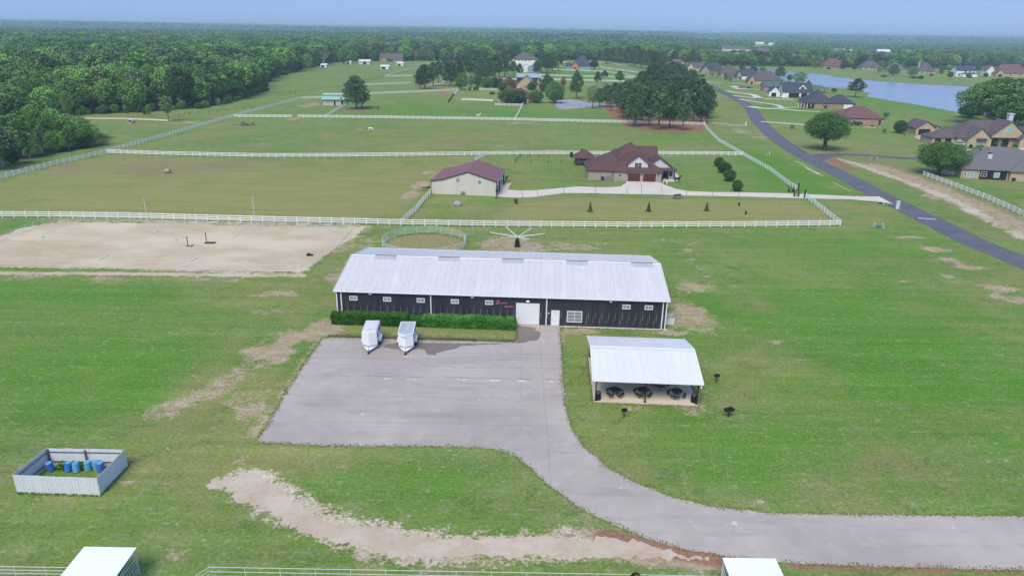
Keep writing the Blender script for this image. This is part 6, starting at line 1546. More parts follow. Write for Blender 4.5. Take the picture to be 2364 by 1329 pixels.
# mid distance farm buildings
house('farm_house', 'long grey-brown roofed house at the far edge of the left meadow', 'house', G(876, 142.3), R(0), [('gx', 0, 0, 27, 15, 3.2, 6.2), ('gy', 2, -2, 9, 6, 3.2, 3)], M['sh_taupe'], M['mauve_brick'], [('f', 10, 0, 0, 6, 2.2, 'dk'), ('f', 20, 0, .8, 2, 1.5, 'wd')], None)
house('farm_shed', 'small cream shed with an open dark door left of the long farm house', 'shed', G(829, 149), R(0), [('gx', 0, 0, 12, 8, 3.4, 1.6)], M['panel_white'], M['cream'], [('f', 4.4, 0, 0, 3.4, 2.8, 'dk')], 'far farm sheds')
for px_, py_, w_, lb in ((879, 159.5, 8, 'tiny white shelter alone in the far left meadow'), (916, 152, 7, 'tiny white shelter right of the other one in the far meadow'), (740, 156, 6, 'tiny grey shed beside the bare tree at the wood edge'), (800, 149, 5, 'tiny white shed left of the cream shed')):
    house('field_shelter', lb, 'shed', G(px_, py_), R(-8), [('gx', 0, 0, w_, 5, 2.6, 1.2)], M['panel_white'], M['white_wall'], [('f', .8, 0, 0, w_ * .5, 1.8, 'dk')], 'far farm sheds')
for px_, w_, lb in ((1018, 18, 'left long barn with pale roof behind the far pines'), (1083, 21, 'right long barn with pale roof behind the far pines')):
    house('long_barn', lb, 'barn', G(px_, 139.5), R(0), [('gx', 0, 0, w_, 14, 4.0, 2.6)], plain('lilac_roof', (.42, .38, .46), .5, .4), M['dark_post'], [('f', 3, 0, 0, 3, 3, 'dk')], 'long barns')
house('mansion', 'large house with wide purple-grey hip roof and white walls on the hill', 'house', G(1183, 150), R(-1), [('hip', 0, 0, 26, 22, 6.0, 7.5), ('hip', 18, 2, 29, 14, 6, 4.5)], M['sh_taupe'], M['white_wall'], [('f', 2 + 4 * i, 0, 4.6, 2.4, 1.2, 'wd') for i in range(5)], None)
house('white_barn', 'white metal building with low gables in front of the mansion', 'barn', G(1200, 167), R(-2), [('gy', 0, 0, 11, 22, 5.4, 2.2), ('gy', 7.5, -4, 18, 8, 5.0, 2.8, M['blue_wall'])], M['pav_roof'], M['white_wall'], [('f', 12.5, -4, .6, 4.6, 3.6, 'wd')], None)
house('grey_barn', 'pale blue roofed barn with dark open front below the white building', 'barn', G(1193, 190), R(-2), [('gx', 0, 0, 18.5, 12, 3.8, 2.4)], plain('bluegrey_roof', (.30, .36, .40), .5, .4), M['dark_post'], [('f', 1, 0, 0, 5, 3.2, 'dk')], None)
house('stone_cottage', 'steep gabled pinkish stone cottage below the pale blue barn', 'house', G(1193, 205), R(-4), [('gy', 0, 0, 12.5, 14, 3.0, 5.8), ('gy', 11, 2, 18, 12, 2.8, 3.4)], plain('grey_edge_roof', (.24, .26, .28), .7, .3), M['stone_tan'], [('f', 5, 0, .6, 2, 1.6, 'w')], None)
house('low_house', 'low brown-roofed house hidden behind round bushes and copper-leaved trees', 'house', G(1150, 236), R(-3), [('hip', 0, 0, 20, 12, 2.9, 3.2), ('hip', 8, -3, 17, 10, 3.0, 4.8), ('gx', 3, 8, 12, 15, 3.2, 3.6)], M['sh_brown'], M['brick_tan'], [('f', 13.6, -3, 0, 2.4, 2.2, 'd'), ('f', 2, 0, .8, 1.5, 1.3, 'wd')], None)
house('blue_roof_house', 'house with steep slate roof and an orange front gable in the far paddocks', 'house', G(1312, 161), R(0), [('hip', 4.5, 0, 24, 15, 3.8, 10.0), ('gy', 3.2, -2.2, 10.5, 7, 4.2, 3.6, M['orange_wall']), ('hip', -2, 4, 6, 14, 3.4, 4.0)], M['sh_slate'], M['blue_wall'], [('f', 5.2, -2.2, .6, 3, 2.2, 'w')], None)
# roofs in the left wood and distant buildings
house('wood_house', 'grey roof of a house half sunk in the left wood', 'house', G(162, 209), R(0), [('gx', 0, 0, 15, 11, 6.0, 5.2)], M['sh_gray'], M['mauve_brick'], [('f', 3, 0, 1, 2, 1.6, 'wd')], 'houses in the woods')
house('wood_house', 'blue-grey roof at the far left beside the small clearing', 'house', G(30, 184), R(-10), [('hip', 0, 0, 13, 10, 4.0, 4)], M['sh_gray'], M['mauve_brick'], [('f', 3, 0, 1, 2, 1.6, 'wd')], 'houses in the woods')
for px_, py_, w_, h_, rs, rf, wl, lb in ((1669, 122, 40, 8, 6, 'sh_taupe', 'cream', 'pinkish mansion in the distant woods above the road'), (1712, 121, 18, 6, 4, 'sh_taupe', 'cream', 'pale wing beside the pinkish distant mansion'),
    (2026, 128, 26, 6.5, 5, 'panel_white', 'white_wall', 'bright white barn in the woods beyond the lake'), (2006, 130, 16, 6, 4, 'sh_red', 'brick_red', 'small reddish house left of the bright white barn'), (2086, 128, 22, 5, 5, 'sh_gray', 'white_wall', 'pale gabled house right of the bright white barn'),
    (1925, 122, 28, 6, 4, 'sh_gray', 'white_wall', 'pale grey roofed house in the woods left of the barn'), (1948, 123.5, 18, 5, 3, 'panel_white', 'white_wall', 'low white shed beside the pale grey roofed house'),
    (1745, 103, 30, 6, 3, 'panel_white', 'white_wall', 'long white shed, left of the two distant field sheds'), (1775, 105.5, 30, 6, 3, 'panel_white', 'white_wall', 'long white shed, right of the two distant field sheds'), (1625, 95, 60, 7, 4, 'panel_white', 'white_wall', 'very distant white poultry sheds on the horizon'),
    (1818, 119, 40, 5, 5, 'sh_gray', 'cream', 'distant pale house row right of the lilac roofs'), (2262, 142, 12, 5, 3, 'panel_white', 'white_wall', 'small white roof in the trees right of the white shore house'), (1750, 125, 22, 6, 6, 'sh_taupe', 'mauve_brick', 'dim lilac roof in the distant woods')):
    house('distant_house', lb, 'building', G(px_, py_), R(0), [('gx', 0, 0, w_, 14, h_, rs)], M[rf], M[wl], [('f', w_ * .3, 0, 1, 3, 2, 'wd')], 'distant buildings')

# ------------------------------------------------------------ vehicles
def car(label, loc, rz, paint, kind='pickup', cat='pickup truck', name='pickup_truck'):
    T = thing(name, label, cat, loc, rz); m = MB(); W_ = .98; L_ = 5.6
    if kind == 'pickup': prof_ = [(0, .5), (0, .95), (.25, 1.05), (1.35, 1.12), (2.0, 1.78), (3.35, 1.80), (3.55, 1.15), (5.5, 1.12), (5.6, .55), (5.0, .45), (.6, .45)]
    else: prof_ = [(0, .5), (0, .9), (1.1, 1.05), (1.8, 1.68), (4.2, 1.72), (4.8, 1.1), (4.9, .5)]
    m.yprism(prof_, -W_, W_); fixn(m.build('body', paint, T).data)
    gl = [(1.5, 1.2), (2.03, 1.68), (3.28, 1.70), (3.38, 1.2)] if kind == 'pickup' else [(1.35, 1.1), (1.85, 1.58), (4.1, 1.62), (4.45, 1.1)]
    m = MB(); m.yprism(gl, -W_ - .01, W_ + .01); fixn(m.build('side_window', M['glass'], T).data)
    m = MB(); m.add([(1.42, -.8, 1.17), (1.42, .8, 1.17), (1.98, .75, 1.74), (1.98, -.75, 1.74), (1.40, -.8, 1.19), (1.40, .8, 1.19), (1.95, .75, 1.77), (1.95, -.75, 1.77)], [(0, 1, 2, 3), (7, 6, 5, 4)]); m.build('windshield', M['glass'], T)
    if kind == 'pickup': m = MB(); m.box(3.65, -.85, .75, 5.5, .85, 1.13); m.build('bed', M['dark'], T)
    for x in (1.0, 4.4 if kind == 'pickup' else 3.9):
        for y in (-W_ + .1, W_ - .1):
            m = MB(); m.tube([(x, y - .14, .38), (x, y + .14, .38)], .38, 14); w_ = m.build('wheel', M['tyre'], T)
            m = MB(); sy = -1 if y < 0 else 1; m.tube([(x, y + sy * .14, .38), (x, y + sy * .16, .38)], .22, 10); m.build('rim', M['steel'], w_)
    for y in (-.75, .75): m = MB(); m.box(-.02, y - .15, .75, .02, y + .15, .92); m.build('headlight', M['white'], T)
    return T
WP = plain('white_car_paint', (.75, .76, .78), .25, .5, var=.03)
car('white pickup truck parked on the pad left of the green-roofed carport', G(1686, 203.5), R(-3), WP)
o = thing('flatbed_trailer', 'long dark flatbed trailer hitched behind the white pickup truck', 'trailer', G(1708, 204), R(-5))
m = MB(); m.box(-.5, -1.1, .75, 9.5, 1.1, .95); m.build('deck', M['black'], o); m = MB(); m.box(.8, -1.1, .95, 9.3, -1.0, 1.25); m.box(.8, 1.0, .95, 9.3, 1.1, 1.25); m.build('side_rail', M['dkgreen_metal'], o)
for x in (5.5, 6.6):
    for y in (-1.0, 1.0): m = MB(); m.tube([(x, y - .12, .38), (x, y + .12, .38)], .38, 12); m.build('wheel', M['tyre'], o)
car('dark suv parked in front of the red brick house behind the yard tree', G(1963, 289.5), R(-6), plain('dark_car_paint', (.02, .022, .03), .25, .5), 'suv', 'suv', 'parked_suv')
car('silver car parked beside the porch of the tan stone house', G(2192, 335), R(-30), plain('silver_paint', (.45, .50, .52), .3, .5), 'suv', 'car', 'parked_car')

# ------------------------------------------------------------ roadside furniture
o = thing('brick_mailbox', 'tall pale mailbox pillar at the end of the concrete drive beside the road', 'mailbox', G(2071, 482), R(-20)); m = MB(); m.box(-.36, -.3, 0, .36, .3, 1.75); m.build('pillar', M['siding'], o); m = MB(); m.box(-.42, -.36, 1.75, .42, .36, 1.85); m.build('cap', M['concrete'], o); m = MB(); m.box(-.2, -.33, 1.2, .2, -.301, 1.55); m.build('letter_door', M['steel'], o)
for px_, py_, lb in ((1646, 209, 'tiny pale mailbox beside the road above the two drives'), (1721.5, 289, 'small pale mailbox pillar where the gravel path meets the road')):
    o = thing('brick_mailbox', lb, 'mailbox', G(px_, py_)); m = MB(); m.box(-.3, -.3, 0, .3, .3, 1.5); m.build('pillar', M['siding'], o); m = MB(); m.box(-.36, -.36, 1.5, .36, .36, 1.6); m.build('cap', M['concrete'], o)
GRN = plain('utility_green', (.10, .20, .18), .6, .3)
for px_, py_, lb in ((2022, 527, 'green utility box between white pipe guards on the near lawn'), (2014, 369, 'green utility box between pipe guards beside the side road')):
    o = thing('utility_box', lb, 'utility box', G(px_, py_)); m = MB(); m.box(-.1, -.35, 0, .9, .35, .75); m.build('cabinet', GRN, o)
    for x in (-.45, 1.25): m = MB(); m.tube([(x, -.5, -.1), (x, -.5, 1.05), (x, .4, 1.05), (x, .4, -.1)], .06, 6); m.build('guard', M['siding'], o)
o = thing('pipe_marker', 'white marker pipes on the verge left of the road', 'pipe marker', G(1776, 359)); m = MB(); m.tube([(0, 0, -.1), (0, 0, 1.2)], .08, 6); m.tube([(-.9, 0, -.1), (-.9, 0, .7)], .07, 6); m.build('pipe', M['white'], o)
o = thing('drain_pipe', 'dark culvert mouth below the concrete drive beside the road', 'culvert', G(2033, 470)); m = MB(); m.tube([(-.5, 0, .05), (.5, 0, .05)], .28, 10); m.build('pipe', M['black'], o); m = MB(); m.tube([(.4, 0, .05), (.62, 0, .05)], .34, 10); m.build('collar', M['concrete'], o)
for px_, py_ in ((1706, 475), (1721.5, 495)):
    o = thing('tree_guard', 'small black planter tube on the dry lawn, the %s of the pair' % ('upper left', 'lower right')[px_ > 1710], 'planter', G(px_, py_), 0, 'black planter tubes'); m = MB(); m.lathe([(.2, 0), (.22, .75)], n=10); m.build('tube', M['black'], o)
# iron wagon ornament and horse statue
o = thing('wagon_ornament', 'black old wagon ornament beside the concrete drive', 'ornament', G(1563, 459)); m = MB(); m.bar((-.9, 0, .85), (.9, .2, 1.05), .5, .25); m.build('bed', M['black'], o)
for x in (-.6, .6): 
    m = MB(); m.tube([(x + .42 * math.cos(t_), -.35, .45 + .42 * math.sin(t_)) for t_ in np.linspace(0, 2 * math.pi, 13)], .04, 5); m.bar((x, -.35, .05), (x, -.35, .85), .03); m.bar((x - .4, -.35, .45), (x + .4, -.35, .45), .03); m.build('wheel', M['black'], o)

# ------------------------------------------------------------ horses
def horse_mesh(graze, name='body'):
    J = [((0, 0, 1.18), .25), ((.42, 0, 1.20), .27), ((-.42, 0, 1.22), .27), ((-.66, 0, 1.25), .20), ((.68, 0, 1.28), .22)]
    E_ = [(0, 1), (0, 2), (2, 3), (1, 4)]
    def ch(par, pts):
        k = par
        for p_, r_ in pts: J.append((p_, r_)); E_.append((k, len(J) - 1)); k = len(J) - 1
    for s in (-1, 1):
        ch(1, [((.50, s * .17, .95), .11), ((.50, s * .17, .58), .06), ((.51, s * .17, .34), .045), ((.50, s * .17, .08), .05), ((.56, s * .17, .02), .06)])
        ch(2, [((-.50, s * .17, .98), .16), ((-.44, s * .17, .68), .09), ((-.60, s * .17, .48), .06), ((-.58, s * .17, .10), .048), ((-.52, s * .17, .02), .06)])
    if graze: ch(4, [((.95, 0, 1.12), .15), ((1.12, 0, .75), .11), ((1.20, 0, .45), .11), ((1.30, 0, .22), .08), ((1.38, 0, .06), .065)])
    else: ch(4, [((.90, 0, 1.50), .16), ((1.05, 0, 1.80), .12), ((1.16, 0, 1.92), .12), ((1.38, 0, 1.76), .08), ((1.50, 0, 1.66), .065)])
    ch(3, [((-.78, 0, 1.15), .05), ((-.84, 0, .85), .06), ((-.86, 0, .55), .03)])
    me = bpy.data.meshes.new(name); me.from_pydata([p_ for p_, _ in J], E_, []); me.update()
    return me, [r_ for _, r_ in J]
def horse(label, loc, rz, mat, graze=True, sc=1.0, cat='horse', name='horse'):
    me, rr = horse_mesh(graze); o = thing(name, label, cat, loc, rz); o.scale = (sc,) * 3
    b = bpy.data.objects.new('body', me); COL.objects.link(b)
    md = b.modifiers.new('skin', 'SKIN'); md.use_smooth_shade = True
    if not me.skin_vertices: me.skin_vertices.new(name='')
    for v, r_ in zip(me.skin_vertices[0].data, rr): v.radius = (r_, r_)
    me.skin_vertices[0].data[0].use_root = True
    b.modifiers.new('sub', 'SUBSURF').levels = 1
    dg = bpy.context.evaluated_depsgraph_get(); dg.update(); nm = bpy.data.meshes.new_from_object(b.evaluated_get(dg)); bpy.data.objects.remove(b)
    nm.materials.clear(); nm.materials.append(mat); nm.name = 'body'; obj('body', nm, o)
    hx, hz = (1.20, .50) if graze else (1.10, 2.0)
    m = MB()
    for s in (-1, 1): m.add([(hx - .05, s * .05, hz), (hx + .03, s * .09, hz), (hx - .02, s * .08, hz + .17), (hx - .02, s * .05, hz + .04)], [(0, 1, 2), (0, 2, 3), (1, 3, 2), (0, 3, 1)])
    m.build('ear', mat, o)
    m = MB(); pts_ = [(.75, 0, 1.55), (1.02, 0, 1.28), (1.22, 0, .85)] if graze else [(.72, 0, 1.55), (.86, 0, 1.72), (1.0, 0, 1.96)]
    for a_, b_ in zip(pts_[:-1], pts_[1:]): m.bar(a_, b_, .05, .14)
    m.build('mane', mat, o); return o
HW = plain('white_coat', (.72, .71, .68), .7, .2, var=.06); HT = plain('palomino_coat', (.42, .31, .19), .7, .2, var=.15); HD = plain('dark_coat', (.015, .012, .01), .5, .3)
horse('white horse grazing in the middle of the far green pasture', G(855, 303), R(-15), HW, True)
horse('tan horse grazing beside the white horse in the far pasture', G(832, 307), R(5), HT, True)
horse('white horse standing behind the far white fence near the garden', G(1104, 271.5), R(0), HW, False)
horse('tan horse standing behind the far white fence, left of the white one', G(1071, 270), R(20), HT, False, .8)
horse('tan horse standing at the hay left of the cream garage', G(978, 440), R(170), HT, True)
horse('black horse at the bottom edge, only its head above the pipe fence', G(1466, 1319, 1.98) * 1.0 - Vector((1.06, .2, 1.98)), R(10), HD, False, .98)
horse('black metal horse statue on the lawn right of the brown-roofed house', G(1563, 421), R(10), M['black'], False, .95, 'statue', 'horse_statue')
m = MB(); 
o = thing('hay_feeder', 'small pile of hay and dark feeder beside the tan horse', 'feeder', G(984, 434)); r = np.random.default_rng(8)
m = MB(); m.lathe([(.9, 0), (.9, .5), (.85, .5), (.85, .1)], n=14); m.build('ring', M['dark_post'], o); m = MB(); m.lathe([(.8, .1), (.75, .5), (.4, .75), (.1, .8)], n=12); m.build('hay', plain('loose_hay', (.36, .30, .17), .95, .1, var=.3, scale=4), o)
# garden rows and low stone kerb of the fishpond garden
o = thing('garden_bed', 'striped garden bed of red soil rows below the far white fence', 'garden bed', G(1010, 219))
for i in range(6): a_, b_ = G(1012 + i * 7, 219.3) - G(1010, 219), G(1024 + i * 5.5, 210.8) - G(1010, 219); m = MB(); m.bar(a_ + Vector((0, 0, .08)), b_ + Vector((0, 0, .08)), .9, .16); m.build('row', plain('red_soil', (.36, .20, .13), .95, .1), o)
o = thing('garden_edging', 'long white edging round the far garden pool', 'edging', G(1066, 231))
P_ = [G(1066, 231), G(1070, 228), G(1138, 231.5), G(1137, 233.5), G(1066, 231)]
for a_, b_ in zip(P_[:-1], P_[1:]): m = MB(); m.bar(a_ - P_[0] + Vector((0, 0, .15)), b_ - P_[0] + Vector((0, 0, .15)), .5, .35); m.build('edge', M['white_wall'], o)
ORD = ['first', 'second', 'third', 'fourth', 'fifth', 'sixth', 'seventh', 'eighth', 'ninth', 'tenth', 'eleventh', 'twelfth']
# ------------------------------------------------------------ single trees and shrubs
T = tree
# brown-house yard
for i, (px, py, tp, wd) in enumerate([(1659, 385, 362, 27), (1671, 399, 374, 37), (1684, 418.5, 391, 33), (1701, 441, 415, 29)]):
    T('shrub', px, py, tp, wd, 'round_shrub', ['dark round shrub farthest back in the row right of the brown-roofed house', 'largest round shrub, second from the back in the row of four', 'round shrub third from the back in the row of four', 'round shrub nearest the concrete drive in the row of four'][i], 'shrub', 'four round shrubs in a row')
for px, lb in ((1362, 'small cone-shaped evergreen, left of the three on the dry lawn'), (1497, 'small cone-shaped evergreen, middle of the three on the dry lawn'), (1631, 'small cone-shaped evergreen, right of the three on the dry lawn')):
    T('cone', px, 488 - (1 if px > 1600 else 0), 466, 10, 'cone_shrub', lb, 'shrub', 'cone evergreens on the dry lawn')
    obj('mulch_ring', MB().lathe([(.85, 0), (.8, .05)], n=14).mesh('mulch_ring', M['timber']), COL.objects[-1] if False else [o_ for o_ in COL.objects if o_.get('label') == lb][0])
T('red', 1191, 471, 458, 13, 'round_shrub', 'small rusty brown bush beside the concrete drive', 'shrub')
T('darkbush', 1319, 364, 350, 11, 'round_shrub', 'small dark bush before the white fence, taller of two', 'shrub', 'two bushes by the yard fence'); T('darkbush', 1345, 364, 354, 11, 'round_shrub', 'small low bush nearest the garden pavilion', 'shrub', 'two bushes by the yard fence')
for px, py, tp, lb in ((1785, 468, 448, 'first thin bare sapling on the dry lawn, nearest the drive'), (1798, 484, 465, 'second thin bare sapling in the middle of the dry lawn'), (1817, 503, 482, 'third thin bare sapling nearest the front fence'), (1712, 392, 383, 'tiny sapling highest on the lawn by the curved fence'), (1730, 410, 400, 'tiny sapling halfway down the lawn by the curved fence'), (1750, 431, 420, 'tiny sapling lowest on the lawn above the drive'), (1285, 485, 476, 'tiny sapling stub beside a pale patch on the dry lawn')):
    T('bare', px, py, tp, 8, 'sapling', lb, 'sapling')
for i, (px, py, tp, wd) in enumerate([(1528, 419, 405, 8), (1541, 409, 400, 14), (1552, 411, 402, 12), (1535, 424, 419, 6), (1168, 416, 406, 5), (1172, 411, 404, 4)]):
    T('red' if i < 3 else 'darkbush', px, py, tp, wd, 'porch_shrub', ['tall brown shrub at the garage corner of the brown-roofed house', 'rusty shrubs before the porch columns', 'low rusty shrub at the end of the porch bed', 'small shrub beside the front path bend', 'small topiary bush beside the cream garage', 'smallest topiary bush behind the other by the garage'][i], 'shrub')
# right side
T('yard', 1903, 347, 258, 112, 'oak_tree', 'wide round dark green tree beside the road junction')
T('yard2', 2166, 404, 325, 124, 'oak_tree', 'dense round dark green tree left of the grey-roofed brick house')
T('big', 2312, 290, 177, 205, 'willow_oak', 'huge bright green tree overhanging the lake behind the stone house')
T('big', 2395, 300, 185, 160, 'willow_oak', 'large green tree cut by the right edge behind the stone house')
T('darkbush', 2235, 272, 240, 60, 'oak_tree', 'dark low limbs of foliage at the lake edge left of the huge tree', 'tree')
T('pine1', 1974, 225, 180, 45, 'pine_tree', 'lone dark pine on the near shore of the lake')
T('darkbush', 2077, 308, 277, 34, 'cedar_bush', 'dark pointed cedar left of the small tan garage', 'shrub'); T('darkbush', 2094, 305, 285, 18, 'cedar_bush', 'smaller dark cedar touching the tan garage', 'shrub')
for i, (px, py, tp, wd, k) in enumerate([(2041, 308, 297, 12, 'light'), (1828, 298, 287, 14, 'light'), (2088, 315, 307, 5, 'light'), (2002, 286, 278, 11, 'darkbush'), (2182, 302, 290, 18, 'light'), (2155, 321, 308, 16, 'darkbush'), (2170, 318, 306, 14, 'red'), (2262, 343, 334, 24, 'light'), (2240, 342, 333, 10, 'darkbush'), (2303, 340, 325, 26, 'olive'), (2318, 342, 333, 14, 'darkbush'), (2342, 343, 333, 14, 'darkbush'), (2228, 349, 341, 5, 'darkbush'), (2248, 347, 341, 4, 'darkbush'), (1893, 250, 244, 14, 'darkbush'), (1905, 251, 242, 9, 'darkbush'), (1870, 250, 246, 16, 'darkbush'), (1851, 246, 241, 10, 'darkbush'), (2160, 306, 300, 8, 'light'), (2013, 293, 289, 8, 'darkbush')]):
    T(k, px, py, tp, wd, 'garden_shrub', ['pale young tree between the cedar and the yard tree', 'small bright bush left of the wide yard tree', 'tiny green sapling left of the brick apron', 'round dark bush against the red brick house', 'bright shrub behind the small tan garage', 'dark shrub at the right of the brick apron', 'rusty shrub beside the stone house porch', 'yellow-green hedge below the left gable window of the stone house', 'dark bush at the left corner of the stone house gable', 'loose olive shrub before the arches of the stone house', 'dark bush by the front door of the stone house', 'dark bush below the right gable of the stone house', 'tiny cone shrub at the path of the stone house', 'second tiny cone shrub at the path of the stone house', 'dark low bushes before the pink brick house', 'dark round bush right of the low bushes at the pink brick house', 'low bush beside the porch steps of the pink brick house', 'leftmost low bush by the white porch columns', 'little bright bush at the garage porch', 'small bush right of the dark suv'][i], 'shrub')
# between the lake houses
for i, (px, py, tp, wd, k) in enumerate([(1738, 172, 152, 28, 'pine2'), (1800, 182, 152, 34, 'pine2'), (1845, 194, 165, 44, 'bright0'), (1644, 181, 155, 22, 'olive'), (1657, 182, 157, 14, 'olive'), (1675, 192, 168, 16, 'slim'), (1685, 195, 172, 10, 'slim'), (1700, 186, 172, 8, 'slim'), (1621, 178, 172, 16, 'darkbush'), (1696, 178, 170, 8, 'darkbush'), (1866, 193, 186, 8, 'darkbush'), (1845, 232, 222, 8, 'slim'), (1640, 170, 150, 16, 'wood0'), (1604, 172, 165, 8, 'darkbush'), (1638, 165, 140, 26, 'wood1')]):
    P.setdefault('bright0', P['light'])
    T(k, px, py, tp, wd, 'lakeside_tree', ['dark pine between the slate roofed house and the lake', 'dark pine leaning over the near end of the lake', 'pale green spreading tree on the lake shore behind the white house', 'thin olive tree among the roadside houses', 'second thin olive tree right beside the first', 'slim young tree in front of the slate roofed house', 'slimmer young tree at the end of the concrete path', 'small young tree before the white garage door by the lake', 'clipped dark hedge block near the road houses', 'dark round bush before the slate roofed house', 'dark bush at the water edge behind the white house', 'thin sapling on the lawn before the white house', 'leafy tree squeezed between two roadside roofs', 'little dark bush at the first roadside houses', 'leafy tree behind the dark grey roadside roof'][i], 'tree')
for i, (px, py, tp, wd, k) in enumerate([(1560, 150, 137, 20, 'wood0'), (1600, 152, 138, 22, 'wood1'), (1625, 157, 142, 20, 'wood4'), (1652, 160, 144, 18, 'pine0'), (1680, 163, 148, 20, 'wood0'), (1712, 165, 152, 18, 'wood1'), (1760, 170, 154, 20, 'wood2'), (1822, 190, 172, 16, 'yard'), (1880, 205, 196, 16, 'darkbush'), (1925, 214, 204, 16, 'wood1'), (1970, 250, 240, 14, 'darkbush'), (2045, 272, 258, 18, 'wood0')]):
    T(k, px, py, tp, wd, 'lakeside_tree', 'leafy tree or bush behind the roadside lake houses, %s of twelve from left' % ORD[i], 'tree', 'trees behind the roadside houses')
for i, (px, py, tp, wd, k) in enumerate([(1880, 158, 142, 20, 'wood4'), (1945, 156, 142, 20, 'wood1'), (2015, 160, 144, 20, 'wood0'), (2080, 163, 148, 22, 'wood2'), (2135, 166, 150, 22, 'wood0'), (2175, 166, 152, 20, 'wood1'), (2255, 166, 150, 22, 'wood0'), (2275, 178, 168, 14, 'darkbush'), (2330, 160, 144, 24, 'wood1')]):
    T(k, px, py, tp, wd, 'shore_tree', 'rounded tree behind the far shore houses, %s of nine from left' % ORD[i], 'tree', 'trees behind the far shore houses')
# far shore
for i, (px, py, tp, wd, k) in enumerate([(2062, 177, 147, 32, 'pine2'), (2105, 178, 152, 32, 'light'), (2126, 183, 175, 16, 'darkbush'), (2040, 178, 173, 18, 'darkbush'), (2192, 184, 165, 15, 'yard'), (1948, 160, 138, 22, 'red'), (1913, 160, 154, 12, 'darkbush'), (2030, 168, 152, 20, 'light'), (2172, 172, 160, 16, 'light'), (2190, 166, 150, 22, 'wood0'), (2238, 180, 176, 16, 'darkbush'), (2272, 170, 158, 16, 'wood1'), (2290, 172, 160, 14, 'wood3'), (2110, 181, 176, 24, 'darkbush'), (2150, 176, 170, 10, 'darkbush'), (1972, 163, 150, 16, 'wood0')]):
    T(k, px, py, tp, wd, 'shore_tree', ['dark broad pine in front of the far shore houses', 'pale green spreading tree right of the dark broad pine', 'low dark bush at the waterline below the brown steep roof', 'low clipped hedge left of the dark broad pine', 'small dark tree left of the bright white shore house', 'dark purple tree beside the reddish roofed shore house', 'small bush before the reddish roofed shore house', 'pale tree between the two left shore houses', 'pale bush between the steep brown roof and the white house', 'leafy tree behind the shore left of the white house', 'dark shrub at the foot of the white shore house', 'leafy tree between the white house and the widest roof', 'small tree at the left gable of the widest shore roof', 'dark hedge below the pale spreading tree', 'small bush on the lawn right of the steep brown roof', 'round tree right of the reddish roofed shore house'][i], 'tree')
